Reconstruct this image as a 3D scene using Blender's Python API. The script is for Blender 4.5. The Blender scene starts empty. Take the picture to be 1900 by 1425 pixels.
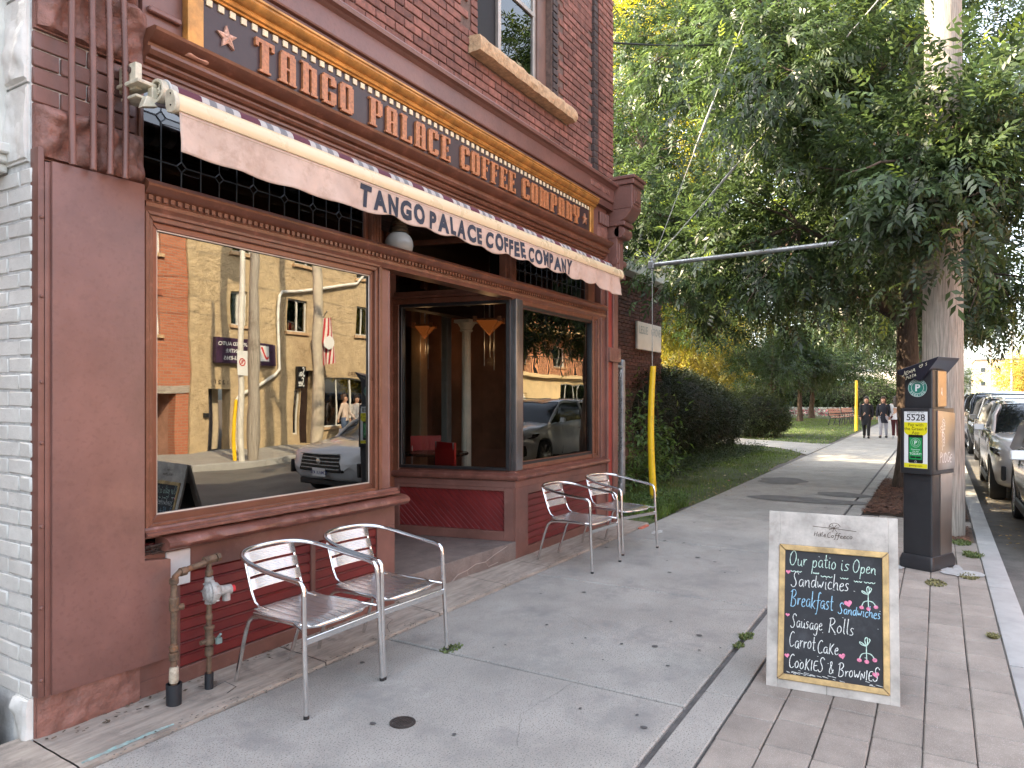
import bpy, bmesh, math, random
import numpy as np
from mathutils import Vector, Matrix, noise

random.seed(7)
scene = bpy.context.scene
COL = scene.collection
R = math.radians

# ------------------------------------------------------------------ camera
cam_d = bpy.data.cameras.new('camera')
cam = bpy.data.objects.new('camera', cam_d)
COL.objects.link(cam)
scene.camera = cam
YAW = math.atan2(792, 1317)
cam.location = (0, 0, 1.55)
cam.rotation_euler = (R(90), 0, YAW - R(90))
cam_d.sensor_width = 36
cam_d.lens = 36 * 1317 / 1900
cam_d.shift_y = 25.5 / 1900
cam_d.clip_start = 0.05
cam_d.clip_end = 2000

# ------------------------------------------------------------------ light
SUN_EL, SUN_AZ = R(36), R(117)        # azimuth of the sun measured from +x towards +y
world = bpy.data.worlds.new('World')
scene.world = world
world.use_nodes = True
wn, wl = world.node_tree.nodes, world.node_tree.links
wn.clear()
sky = wn.new('ShaderNodeTexSky')
sky.sky_type = 'NISHITA'
sky.sun_disc = False
sky.sun_elevation = SUN_EL
sky.sun_rotation = R(90) - SUN_AZ
sky.air_density = 1.0
sky.dust_density = 3.0
sky.ozone_density = 0.6
bgn = wn.new('ShaderNodeBackground')
bgn.inputs['Strength'].default_value = 0.15
wo = wn.new('ShaderNodeOutputWorld')
hsv = wn.new('ShaderNodeHueSaturation')          # hazy evening sky: paler than a clear one
hsv.inputs['Saturation'].default_value = .52
wl.new(sky.outputs[0], hsv.inputs['Color'])
wl.new(hsv.outputs[0], bgn.inputs[0])
wl.new(bgn.outputs[0], wo.inputs[0])

sun_d = bpy.data.lights.new('sun', 'SUN')
sun_d.energy = 3.6
sun_d.angle = R(0.5)
sun_d.color = (1.0, 0.80, 0.54)
sun = bpy.data.objects.new('sun', sun_d)
COL.objects.link(sun)
sdir = Vector((math.cos(SUN_EL) * math.cos(SUN_AZ), math.cos(SUN_EL) * math.sin(SUN_AZ), math.sin(SUN_EL)))
sun.rotation_euler = sdir.to_track_quat('Z', 'Y').to_euler()
sun.location = (0, 20, 30)

scene.view_settings.view_transform = 'Standard'
scene.view_settings.look = 'None'
scene.view_settings.gamma = 1
scene.view_settings.use_curve_mapping = False
scene.view_settings.exposure = 2.8
scene.render.engine = 'CYCLES'
scene.cycles.max_bounces = 8
scene.cycles.transparent_max_bounces = 16
scene.cycles.caustics_reflective = False
scene.cycles.caustics_refractive = False
scene.cycles.use_denoising = True

# ------------------------------------------------------------------ materials
MATS = {}


def mat(name, col, rough=.6, metal=0., var=.12, scale=4., bump=.15, bscale=60., bdist=.004, stain=None, stain_amt=0.,
        stain_scale=3., grain=None, island=0., objrand=0., speck=None, speck_scale=300., speck_amt=.08, spec=.5, trans=0., emit=None, coat=0.):
    """Procedural surface: base colour broken by two octaves of noise, optional stains, wood grain, specks and relief."""
    if name in MATS:
        return MATS[name]
    m = bpy.data.materials.new(name)
    m.use_nodes = True
    N, L = m.node_tree.nodes, m.node_tree.links
    N.clear()
    out = N.new('ShaderNodeOutputMaterial')
    p = N.new('ShaderNodeBsdfPrincipled')
    p.inputs['Roughness'].default_value = rough
    p.inputs['Metallic'].default_value = metal
    p.inputs['Specular IOR Level'].default_value = spec
    if coat:
        p.inputs['Coat Weight'].default_value = coat
        p.inputs['Coat Roughness'].default_value = .05
    geo = N.new('ShaderNodeNewGeometry')
    src = geo.outputs['Position']
    if grain:
        mp = N.new('ShaderNodeMapping')
        mp.inputs['Scale'].default_value = grain
        L.new(src, mp.inputs[0])
        src = mp.outputs[0]
    n1 = N.new('ShaderNodeTexNoise')
    n1.inputs['Scale'].default_value = scale
    n1.inputs['Detail'].default_value = 6
    n1.inputs['Roughness'].default_value = .65
    L.new(src, n1.inputs['Vector'])

    def mixc(fac, a, b, blend='MIX'):
        x = N.new('ShaderNodeMix')
        x.data_type = 'RGBA'
        x.blend_type = blend
        for k, v in ((0, fac), (6, a), (7, b)):
            if hasattr(v, 'is_output'):
                L.new(v, x.inputs[k])
            else:
                x.inputs[k].default_value = v if k == 0 else (*v[:3], 1)
        return x.outputs[2]

    def ramp(v, lo, hi):
        r = N.new('ShaderNodeMapRange')
        r.inputs[1].default_value = lo
        r.inputs[2].default_value = hi
        L.new(v, r.inputs[0])
        return r.outputs[0]
    c = Vector(col[:3])
    lo, hi = c * (1 - var * 1.6), c * (1 + var * 1.6)
    cc = mixc(ramp(n1.outputs[0], .3, .7), lo, hi)
    if speck:
        ns = N.new('ShaderNodeTexNoise')
        ns.inputs['Scale'].default_value = speck_scale
        ns.inputs['Detail'].default_value = 2
        L.new(geo.outputs['Position'], ns.inputs['Vector'])
        cc = mixc(ramp(ns.outputs[0], .56, .66), cc, mixc(speck_amt * 8 if speck_amt * 8 < 1 else 1., cc, speck))
    if stain:
        n2 = N.new('ShaderNodeTexNoise')
        n2.inputs['Scale'].default_value = stain_scale
        n2.inputs['Detail'].default_value = 8
        n2.inputs['Roughness'].default_value = .7
        L.new(geo.outputs['Position'], n2.inputs['Vector'])
        cc = mixc(ramp(n2.outputs[0], .62 - stain_amt * .25, .72), cc, stain)
    if island or objrand:
        if island:
            rnd = geo.outputs['Random Per Island']
            amt = island
        else:
            oi = N.new('ShaderNodeObjectInfo')
            rnd = oi.outputs['Random']
            amt = objrand
        mm = N.new('ShaderNodeMapRange')
        mm.inputs[3].default_value = 1 - amt
        mm.inputs[4].default_value = 1 + amt
        L.new(rnd, mm.inputs[0])
        cv = N.new('ShaderNodeCombineColor')
        for k in range(3):
            L.new(mm.outputs[0], cv.inputs[k])
        cc = mixc(1., cc, cv.outputs[0], 'MULTIPLY')
    L.new(cc, p.inputs['Base Color'])
    rr = N.new('ShaderNodeMapRange')
    rr.inputs[3].default_value = max(.02, rough - .08)
    rr.inputs[4].default_value = min(1, rough + .08)
    L.new(n1.outputs[0], rr.inputs[0])
    L.new(rr.outputs[0], p.inputs['Roughness'])
    if bump:
        nb = N.new('ShaderNodeTexNoise')
        nb.inputs['Scale'].default_value = bscale
        nb.inputs['Detail'].default_value = 5
        nb.inputs['Roughness'].default_value = .6
        L.new(src if grain else geo.outputs['Position'], nb.inputs['Vector'])
        b = N.new('ShaderNodeBump')
        b.inputs['Strength'].default_value = bump
        b.inputs['Distance'].default_value = bdist
        L.new(nb.outputs[0], b.inputs['Height'])
        L.new(b.outputs[0], p.inputs['Normal'])
    sh = p.outputs[0]
    if trans:
        t = N.new('ShaderNodeBsdfTranslucent')
        hs = N.new('ShaderNodeHueSaturation')
        hs.inputs['Hue'].default_value = .478
        hs.inputs['Saturation'].default_value = 1.1
        hs.inputs['Value'].default_value = 2.6
        L.new(cc, hs.inputs['Color'])
        L.new(hs.outputs[0], t.inputs[0])
        mx = N.new('ShaderNodeMixShader')
        mx.inputs[0].default_value = trans
        L.new(p.outputs[0], mx.inputs[1])
        L.new(t.outputs[0], mx.inputs[2])
        sh = mx.outputs[0]
    if emit:
        p.inputs['Emission Color'].default_value = (*emit[:3], 1)
        p.inputs['Emission Strength'].default_value = emit[3]
    L.new(sh, out.inputs[0])
    MATS[name] = m
    return m


def glass_mat(name, refl=.4, tint=(.55, .6, .58), wavy=.02, rough=0.):
    if name in MATS:
        return MATS[name]
    m = bpy.data.materials.new(name)
    m.use_nodes = True
    N, L = m.node_tree.nodes, m.node_tree.links
    N.clear()
    out = N.new('ShaderNodeOutputMaterial')
    tr = N.new('ShaderNodeBsdfTransparent')
    tr.inputs[0].default_value = (*tint, 1)
    gl = N.new('ShaderNodeBsdfGlossy')
    gl.inputs['Roughness'].default_value = rough
    gl.inputs['Color'].default_value = (.95, .95, .93, 1)
    mx = N.new('ShaderNodeMixShader')
    fr = N.new('ShaderNodeFresnel')
    fr.inputs[0].default_value = 1.5
    ad = N.new('ShaderNodeMath')
    ad.operation = 'ADD'
    ad.use_clamp = True
    ad.inputs[1].default_value = refl
    L.new(fr.outputs[0], ad.inputs[0])
    L.new(ad.outputs[0], mx.inputs[0])
    L.new(tr.outputs[0], mx.inputs[1])
    L.new(gl.outputs[0], mx.inputs[2])
    if wavy:
        geo = N.new('ShaderNodeNewGeometry')
        n = N.new('ShaderNodeTexNoise')
        n.inputs['Scale'].default_value = 2.2
        n.inputs['Detail'].default_value = 1
        L.new(geo.outputs['Position'], n.inputs['Vector'])
        b = N.new('ShaderNodeBump')
        b.inputs['Strength'].default_value = wavy
        b.inputs['Distance'].default_value = .05
        L.new(n.outputs[0], b.inputs['Height'])
        L.new(b.outputs[0], gl.inputs['Normal'])
    L.new(mx.outputs[0], out.inputs[0])
    MATS[name] = m
    return m


def emit_mat(name, col, strength):
    if name in MATS:
        return MATS[name]
    m = bpy.data.materials.new(name)
    m.use_nodes = True
    N, L = m.node_tree.nodes, m.node_tree.links
    N.clear()
    out = N.new('ShaderNodeOutputMaterial')
    e = N.new('ShaderNodeEmission')
    e.inputs[0].default_value = (*col, 1)
    e.inputs[1].default_value = strength
    L.new(e.outputs[0], out.inputs[0])
    MATS[name] = m
    return m


# ------------------------------------------------------------------ mesh building
class MB:
    def __init__(self):
        self.v, self.f = [], []

    def add(self, vs, fs, M=None):
        k = len(self.v)
        if M is not None:
            vs = [M @ Vector(p) for p in vs]
        self.v += [tuple(p) for p in vs]
        self.f += [tuple(i + k for i in f) for f in fs]
        return self

    def box(self, x0, x1, y0, y1, z0, z1, M=None):
        vs = [(x, y, z) for x in (x0, x1) for y in (y0, y1) for z in (z0, z1)]
        return self.add(vs, [(0, 1, 3, 2), (4, 6, 7, 5), (0, 4, 5, 1), (2, 3, 7, 6), (0, 2, 6, 4), (1, 5, 7, 3)], M)

    def quad(self, a, b, c, d):
        return self.add([a, b, c, d], [(0, 1, 2, 3)])

    def grid(self, P, closed_u=False, closed_v=False):
        nu, nv = len(P), len(P[0])
        vs = [p for r in P for p in r]
        fs = []
        for i in range(nu if closed_u else nu - 1):
            for j in range(nv if closed_v else nv - 1):
                a, b = i * nv + j, i * nv + (j + 1) % nv
                c, d = ((i + 1) % nu) * nv + (j + 1) % nv, ((i + 1) % nu) * nv + j
                fs.append((a, b, c, d))
        return self.add(vs, fs)

    def tube(self, pts, r, n=10, cap=True, flat=1.):
        pts = [Vector(p) for p in pts]
        rs = r if isinstance(r, (list, tuple)) else [r] * len(pts)
        rings = []
        up = None
        for i, p in enumerate(pts):
            a = pts[max(i - 1, 0)]
            b = pts[min(i + 1, len(pts) - 1)]
            t = (b - a).normalized()
            if up is None:
                up = Vector((0, 0, 1)) if abs(t.z) < .9 else Vector((1, 0, 0))
            s = t.cross(up)
            if s.length < 1e-5:
                s = t.orthogonal()
            s.normalize()
            up = s.cross(t).normalized()
            rings.append([p + (s * math.cos(2 * math.pi * k / n) + up * math.sin(2 * math.pi * k / n) * flat) * rs[i] for k in range(n)])
        k0 = len(self.v)
        self.grid(rings, closed_v=True)
        if cap:
            self.f.append(tuple(k0 + k for k in range(n - 1, -1, -1)))
            e = k0 + (len(pts) - 1) * n
            self.f.append(tuple(e + k for k in range(n)))
        return self

    def lathe(self, prof, n=20, M=None, cap=True):
        rings = [[(r * math.cos(2 * math.pi * k / n), r * math.sin(2 * math.pi * k / n), z) for k in range(n)] for r, z in prof]
        m2 = MB()
        m2.grid(rings, closed_v=True)
        if cap:
            m2.f.append(tuple(range(n - 1, -1, -1)))
            e = (len(prof) - 1) * n
            m2.f.append(tuple(e + k for k in range(n)))
        return self.add(m2.v, m2.f, M)

    def loft(self, rings, cap=True):
        n = len(rings[0])
        k0 = len(self.v)
        self.grid(rings, closed_v=True)
        if cap:
            self.f.append(tuple(k0 + k for k in range(n - 1, -1, -1)))
            e = k0 + (len(rings) - 1) * n
            self.f.append(tuple(e + k for k in range(n)))
        return self

    def prism(self, poly, d0, d1, M=None, axis='y'):
        """polygon in (x, z) pushed between y = d0 and y = d1 (axis y), or (x, y) between z values (axis z)"""
        n = len(poly)
        if axis == 'y':
            vs = [(a, d0, b) for a, b in poly] + [(a, d1, b) for a, b in poly]
        elif axis == 'x':
            vs = [(d0, a, b) for a, b in poly] + [(d1, a, b) for a, b in poly]
        else:
            vs = [(a, b, d0) for a, b in poly] + [(a, b, d1) for a, b in poly]
        fs = [tuple(range(n)), tuple(range(2 * n - 1, n - 1, -1))]
        fs += [(i, i + n, (i + 1) % n + n, (i + 1) % n) for i in range(n)]
        return self.add(vs, fs, M)

    def merge(self, o, M=None):
        return self.add(o.v, o.f, M)


def T(x=0, y=0, z=0, rx=0, ry=0, rz=0, s=1):
    return Matrix.Translation((x, y, z)) @ Matrix.Rotation(rz, 4, 'Z') @ Matrix.Rotation(ry, 4, 'Y') @ Matrix.Rotation(rx, 4, 'X') @ Matrix.Scale(s, 4)


WM = {}


def mesh_from(name, mb, m, smooth=30, bev=0., seg=1):
    me = bpy.data.meshes.new(name)
    me.from_pydata([tuple(p) for p in mb.v], [], mb.f)
    bm = bmesh.new()
    bm.from_mesh(me)
    bmesh.ops.recalc_face_normals(bm, faces=bm.faces)
    if bev:
        ed = [e for e in bm.edges if len(e.link_faces) == 2 and e.calc_face_angle(0) > .5]
        bmesh.ops.bevel(bm, geom=ed, offset=bev, segments=seg, affect='EDGES', clamp_overlap=True, profile=.6)
    bm.to_mesh(me)
    bm.free()
    if smooth:
        me.polygons.foreach_set('use_smooth', [True] * len(me.polygons))
        me.set_sharp_from_angle(angle=R(smooth))
    ms = m if isinstance(m, (list, tuple)) else [m]
    for q in ms:
        me.materials.append(q)
    return me


def link(o, parent=None, Mw=None):
    COL.objects.link(o)
    Mw = Mw or Matrix.Identity(4)
    if parent:
        o.parent = parent
        WM[o] = WM[parent] @ Mw
    else:
        WM[o] = Mw
    o.matrix_local = Mw
    return o


def props(o, label=None, cat=None, group=None, kind=None):
    if label: o['label'] = label
    if cat: o['category'] = cat
    if group: o['group'] = group
    if kind: o['kind'] = kind
    return o


def thing(name, label, cat, loc=(0, 0, 0), rz=0, group=None):
    o = bpy.data.objects.new(name, None)
    o.empty_display_size = .1
    link(o, None, T(*loc, rz=rz))
    return props(o, label, cat, group)


def part(name, mb, m, parent, label=None, world=False, smooth=30, bev=0., seg=1, kind=None):
    """one mesh part under parent; world=True: vertices are given in world space"""
    if world:
        inv = WM[parent].inverted()
        q = MB()
        q.v = [tuple(inv @ Vector(p)) for p in mb.v]
        q.f = mb.f
        mb = q
    me = mesh_from(name, mb, m, smooth, bev, seg)
    o = bpy.data.objects.new(name, me)
    link(o, parent, None)
    return props(o, label, kind=kind)


def piece(name, me, parent, Mw):
    """one of many alike pieces sharing mesh data; Mw in world space"""
    o = bpy.data.objects.new(name, me)
    return link(o, parent, WM[parent].inverted() @ Mw)


def solo(name, mb, m, label=None, cat=None, group=None, kind=None, smooth=30, bev=0., seg=1, loc=None):
    """a top-level single mesh; vertices in world space, origin moved to loc"""
    if loc is None:
        vs = np.array(mb.v)
        loc = (float(vs[:, 0].mean()), float(vs[:, 1].mean()), float(vs[:, 2].min()))
        if kind == 'structure':
            loc = (0, 0, 0)
    q = MB()
    q.v = [(p[0] - loc[0], p[1] - loc[1], p[2] - loc[2]) for p in mb.v]
    q.f = mb.f
    me = mesh_from(name, q, m, smooth, bev, seg)
    o = bpy.data.objects.new(name, me)
    link(o, None, T(*loc))
    return props(o, label, cat, group, kind)


def copy_tree(src, Mw=None, parent=None):
    o = src.copy()
    COL.objects.link(o)
    if parent:
        o.parent = parent
        WM[o] = WM[parent] @ src.matrix_local
    else:
        o.matrix_local = Mw
        WM[o] = Mw
    for c in list(src.children):
        copy_tree(c, None, o)
    return o


def raw_mesh(name, verts, faces, m, smooth=False):
    """fast mesh from numpy arrays (all faces the same size)"""
    me = bpy.data.meshes.new(name)
    nv, nf, k = len(verts), len(faces), faces.shape[1]
    me.vertices.add(nv)
    me.vertices.foreach_set('co', verts.astype(np.float32).ravel())
    me.loops.add(nf * k)
    me.loops.foreach_set('vertex_index', faces.astype(np.int32).ravel())
    me.polygons.add(nf)
    me.polygons.foreach_set('loop_start', np.arange(0, nf * k, k, dtype=np.int32))
    if smooth:
        me.polygons.foreach_set('use_smooth', np.ones(nf, dtype=bool))
    me.update(calc_edges=True)
    for q in (m if isinstance(m, (list, tuple)) else [m]):
        me.materials.append(q)
    return me


_txt = {}


def text_mb(s, size=1., bold=0., align='LEFT', space=1., shear=0.):
    """letters as a flat MB in the x-z plane (y = 0), baseline z = 0"""
    key = (s, bold, align, space, shear)
    if key not in _txt:
        cu = bpy.data.curves.new('t', 'FONT')
        cu.body = s
        cu.size = 1
        cu.offset = bold
        cu.align_x = align
        cu.space_character = space
        cu.shear = shear
        cu.resolution_u = 3
        o = bpy.data.objects.new('t', cu)
        COL.objects.link(o)
        dg = bpy.context.evaluated_depsgraph_get()
        me = bpy.data.meshes.new_from_object(o.evaluated_get(dg))
        vs = [(v.co.x, 0, v.co.y) for v in me.vertices]
        fs = [tuple(p.vertices) for p in me.polygons]
        bpy.data.objects.remove(o)
        bpy.data.curves.remove(cu)
        bpy.data.meshes.remove(me)
        _txt[key] = (vs, fs)
    vs, fs = _txt[key]
    mb = MB()
    mb.add([(x * size, y, z * size) for x, y, z in vs], fs)
    return mb


def warp(mb, fn):
    q = MB()
    q.v = [tuple(fn(*p)) for p in mb.v]
    q.f = mb.f
    return q


def nz(x, y, z, s=1.):
    return noise.noise(Vector((x * s, y * s, z * s)))


def pxy(x, y, z):
    """where a point falls in the frame (used only to leave out pieces the camera's side never sees)"""
    c, s = math.cos(YAW), math.sin(YAW)
    d, r = x * c + y * s, x * s - y * c
    if d < .1:
        return (-9999, -9999)
    return (950 + 1317 * r / d, 738 - 1317 * (z - 1.55) / d)

# ------------------------------------------------------------------ palette
MAUVE = mat('mauve_paint', (.156, .071, .056), .42, var=.2, scale=2.5, bump=.25, bscale=22, bdist=.006, stain=(.205, .105, .085), stain_amt=.3, stain_scale=6)
MAUVE_FLAT = mat('mauve_paint_flat', (.168, .080, .066), .40, var=.13, scale=2.6, bump=.3, bscale=28, bdist=.006, stain=(.205, .10, .078), stain_amt=.35, stain_scale=2.2, speck=(.10, .045, .035), speck_scale=46, speck_amt=.03)
MAUVE_STONE = mat('mauve_painted_stone', (.215, .102, .080), .55, var=.22, scale=9, bump=.6, bscale=26, bdist=.02, stain=(.15, .06, .045), stain_amt=.2, stain_scale=7)
TRIM = mat('brown_trim_paint', (.145, .055, .031), .36, var=.15, scale=6, bump=.18, bscale=40, bdist=.004, stain=(.24, .10, .066), stain_amt=.3, stain_scale=12)
TRIM_WORN = mat('worn_trim_paint', (.15, .060, .044), .32, var=.22, scale=8, bump=.4, bscale=30, bdist=.008, stain=(.27, .14, .12), stain_amt=.2, stain_scale=16)
RED = mat('red_board_paint', (.145, .016, .016), .34, var=.16, scale=5, bump=.2, bscale=40, bdist=.004, stain=(.10, .02, .018), stain_amt=.1, stain_scale=10)
REDCOL = mat('red_pilaster_paint', (.27, .045, .035), .42, var=.12, scale=6, bump=.2, bscale=40)
GOLD = mat('gold_paint', (.46, .21, .05), .32, metal=.35, var=.28, scale=9, bump=.12, bscale=50)
COPPER = mat('orange_wood_letters', (.40, .155, .062), .42, var=.28, scale=45, bump=.2, bscale=120)
SIGNBG = mat('dark_plum_board', (.040, .022, .024), .45, var=.15, scale=7, bump=.1, bscale=60)
CREAM = mat('cream_paint', (.72, .60, .40), .45, var=.1, scale=10)
STARW = mat('weathered_star', (.52, .30, .22), .6, var=.35, scale=60)
BARCREAM = mat('cream_awning_metal', (.66, .53, .34), .28, var=.05, scale=3, bump=.02)
VALANCE = mat('beige_valance_cloth', (.52, .39, .32), .85, var=.10, scale=3.5, bump=.35, bscale=9, bdist=.014, stain=(.36, .25, .19), stain_amt=.4, stain_scale=5)
INK = mat('dark_letter_ink', (.025, .032, .05), .8, var=.2, scale=40, bump=0)
BRACKET = mat('cream_cast_bracket', (.55, .50, .38), .4, var=.2, scale=20, bump=.1)
GREYMET = mat('dark_grey_frame', (.03, .03, .032), .35, metal=.4, var=.15, scale=6, bump=.05)
LEAD = mat('lead_came', (.05, .052, .056), .4, metal=.5, var=.2, scale=30, bump=.1)
BRICK = mat('red_brick', (.205, .088, .068), .82, var=.28, scale=14, bump=.5, bscale=90, bdist=.004, objrand=.30, stain=(.10, .055, .045), stain_amt=.35, stain_scale=9)
BRICKD = mat('dark_quoin_brick', (.055, .04, .038), .75, var=.3, scale=14, bump=.5, bscale=90, bdist=.004, objrand=.3)
MORTAR = mat('mortar', (.135, .09, .075), .9, var=.25, scale=20, bump=.6, bscale=80)
WHITEB = mat('white_painted_brick', (.62, .615, .58), .6, var=.07, scale=6, bump=.45, bscale=34, bdist=.006, stain=(.45, .45, .42), stain_amt=.05, stain_scale=20)
SILL = mat('tan_sandstone', (.50, .34, .20), .85, var=.22, scale=16, bump=.8, bscale=34, bdist=.02)
CONC = mat('sidewalk_concrete', (.345, .332, .300), .85, var=.11, scale=1.6, bump=.6, bscale=170, bdist=.005, stain=(.225, .22, .207), stain_amt=.5, stain_scale=2.6, speck=(.11, .105, .10), speck_scale=130, speck_amt=.10, objrand=.05)
CONCW = mat('warm_concrete_strip', (.33, .29, .245), .9, var=.2, scale=5, bump=.6, bscale=60, bdist=.006, stain=(.17, .15, .13), stain_amt=.3, stain_scale=5, grain=(.8, 5, 5))
TAR = mat('dark_joint', (.11, .10, .095), .9, var=.25, scale=12, bump=.5, bscale=80)
PAVER = mat('pink_grey_paver', (.262, .232, .198), .85, var=.16, scale=4, bump=.5, bscale=150, bdist=.004, speck=(.50, .45, .43), speck_scale=260, speck_amt=.07, objrand=.11)
KERBM = mat('kerb_concrete', (.36, .36, .35), .85, var=.12, scale=3, bump=.4, bscale=120, stain=(.24, .235, .22), stain_amt=.2, stain_scale=3)
ASPH = mat('asphalt', (.13, .125, .115), .85, var=.2, scale=.9, bump=.6, bscale=160, bdist=.006, speck=(.2, .19, .18), speck_scale=300, stain=(.085, .08, .075), stain_amt=.25, stain_scale=1.1)
DIRT = mat('bare_soil', (.13, .095, .065), .95, var=.3, scale=4, bump=.8, bscale=60, bdist=.01)
LAWN = mat('lawn_ground', (.055, .075, .022), .95, var=.4, scale=3, bump=.6, bscale=60, stain=(.14, .10, .065), stain_amt=.3, stain_scale=.7)
ALU = mat('polished_aluminium', (.78, .78, .78), .16, metal=1., var=.05, scale=30, bump=.03, bscale=60)
ALUS = mat('brushed_aluminium_slats', (.74, .74, .74), .24, metal=.9, var=.05, scale=30, bump=.1, bscale=200)
BLACK = mat('black_plastic', (.014, .014, .015), .5, var=.2, scale=20, bump=.05)
STEEL = mat('galvanised_steel', (.42, .44, .45), .42, metal=.8, var=.15, scale=14, bump=.1)
RUST = mat('rusty_iron_pipe', (.13, .085, .055), .7, metal=.3, var=.35, scale=24, bump=.5, bscale=70, stain=(.22, .10, .045), stain_amt=.4, stain_scale=22)
YELLOW = mat('yellow_guard_plastic', (.80, .52, .015), .38, var=.06, scale=4, bump=.03, stain=(.5, .33, .03), stain_amt=.1, stain_scale=7)
WOODPOLE = mat('weathered_pole_wood', (.33, .295, .25), .85, var=.30, scale=5, bump=.9, bscale=12, bdist=.012, grain=(14, 14, .7), stain=(.15, .115, .085), stain_amt=.2, stain_scale=2)
BARK = mat('tree_bark', (.085, .058, .042), .9, var=.4, scale=4, bump=1., bscale=9, bdist=.03, grain=(6, 6, 1.2))
# ------------------------------------------------------------------ ground, road, pavement
def rough_edge_box(sx, sy, sz, bev, jit=.0):
    mb = MB().box(-sx / 2, sx / 2, -sy / 2, sy / 2, -sz, 0)
    return mb


solo('ground', MB().quad((-500, -500, -.24), (900, -500, -.24), (900, 600, -.24), (-500, 600, -.24)), DIRT, kind='structure', smooth=0)

# road: a finely divided sheet with a little crown and unevenness
P = []
for i in range(121):
    x = -40 + i * i * .02 + i * .5
    P.append([(x, y, -.13 + .03 * math.sin(math.pi * (y + 7.4) / 6.88) + .006 * nz(x, y, 0, .8)) for y in np.linspace(-7.4, -.52, 12)])
solo('road', MB().grid(P), ASPH, kind='structure')
opp = MB().box(-30, 400, -11.0, -7.62, -.2, 0)
solo('far_sidewalk', opp, CONC, kind='structure')
ok_ = MB()
for i in range(60):
    ok_.box(-20 + i * 2.0, -18.01 + i * 2.0, -7.61, -7.42, -.2, .004)
solo('far_kerb', ok_, KERBM, kind='structure', bev=.01)
# worn patches and cracks on the road
for k, (x0, x1, y0, y1) in enumerate(((7.0, 16, -1.35, -.54), (3, 7.0, -1.2, -.54))):
    n = 24
    pts = [[(x0 + (x1 - x0) * i / n, y1, -.118 + .004 * k), (x0 + (x1 - x0) * i / n, y0 + .05 * nz(i, k, 1), -.112 + .004 * k)] for i in range(n + 1)]
    solo('road_patch', MB().grid(pts), mat('older_asphalt', (.12, .115, .105), .9, var=.25, scale=3, bump=.8, bscale=90, speck=(.2, .19, .18), speck_scale=260), kind='structure')

sw = bpy.data.objects.new('sidewalk', mesh_from('sidewalk', MB().box(-8, 90, -.345, 3.52, -.22, -.022), TAR))
link(sw); props(sw, kind='structure')
SL = 1.955
slab_me = mesh_from('slab', MB().box(-SL / 2 + .009, SL / 2 - .009, -.972, .972, -.06, 0), CONC, bev=.008)
for i in range(-4, 40):
    xc = 3.50 + SL * (i + .5)
    piece('slab', slab_me, sw, T(xc, 2.068, .0006 * nz(i, 3, 0) * 6, rx=.0008 * nz(i, 0, 0)))
band_me = mesh_from('band_slab', MB().box(-SL / 2 + .004, SL / 2 - .004, -.086, .086, -.06, 0), CONC, bev=.005)
for i in range(-3, 36):
    piece('band_slab', band_me, sw, T(3.74 + SL * (i + .5), .974, .002 * nz(i, 5, 0)))

# strip along the shop wall
sxs = [.2, 1.60, 2.98, 4.08, 4.98, 5.72, 7.1, 8.35]
for i in range(len(sxs) - 1):
    a, b = sxs[i] + .004, sxs[i + 1] - .004
    n = 14
    P = []
    for k in range(n + 1):
        x = a + (b - a) * k / n
        P.append([(x, 3.052 + .006 * nz(x, 0, 0, 5), -.02), (x, 3.056 + .006 * nz(x, 0, 0, 5), .010 + .003 * nz(x, 1, 0, 6))] +
                 [(x, y, .012 + (y - 3.05) * .05 + .005 * nz(x, y, 0, 9)) for y in np.linspace(3.07, 3.51, 8)])
    part('wall_strip_slab', MB().grid(P), CONCW, sw)
P = []
for k in range(25):
    t = k / 24
    x = 1.62 + .42 * t
    w = .016 + .012 * nz(k, 3, 3, .4)
    P.append([(x, 3.075 + .008 * nz(k, 0, 0, .7), .0165), (x, 3.075 + w + .03 * t * (1 - t), .0185)])
part('turquoise_paint_mark', MB().grid(P), mat('turquoise_spray', (.24, .40, .38), .9, var=.3, scale=30, stain=(.33, .3, .27), stain_amt=.9, stain_scale=50), sw)

# pavers, six courses between the concrete band and the kerb
PW, PL = .2035, .30
y_edge = .876
pav_me = [mesh_from('paver', MB().box(-PL / 2 + .0035, PL / 2 - .0035, -PW / 2 + .0022, PW / 2 - .0022, -.05, 0), PAVER, bev=.006, seg=1) for _ in range(1)]
far = MB()
slots = []
for c in range(6):
    yc = y_edge - PW * (c + .5)
    off = (0, .06, .02, .09, .04, .07)[c]
    for r in range(-4, 110):
        xc = 2.2 + PL * r + off + .006 * nz(r, c, 0, .3)
        if (10.6 < xc < 15.3 and yc < .9) or (9.0 < xc < 10.1 and yc < .2):
            continue
        q = pxy(xc, yc, 0)
        if xc > 1.0:
            slots.append((xc, yc, r, c, -30 < q[0] < 1930 and q[1] < 1450))
vis = [s for s in slots if s[4]]
vis.sort(key=lambda s: s[0])
keep = set((s[2], s[3]) for s in vis[:296])
for xc, yc, r, c, v in slots:
    zz = .0035 * nz(r * 3.1, c * 2.3, 0, 1.7)
    Mx = T(xc, yc + .004 * nz(r * .35, c, 9), zz, rx=.006 * nz(r, c, 4, 2.1), ry=.006 * nz(r, c, 7, 2.1), rz=.012 * nz(r, c, 1, 3.))
    if (r, c) in keep:
        piece('paver', pav_me[0], sw, Mx)
    else:
        far.box(-PL / 2 + .004, PL / 2 - .004, -PW / 2 + .004, PW / 2 - .004, -.05, 0, Mx)
part('far_pavers', far, PAVER, sw, kind='stuff')
k_me = mesh_from('kerb_stone', MB().box(-.996, .996, -.086, .086, -.22, .006), KERBM, bev=.016, seg=2)
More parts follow.
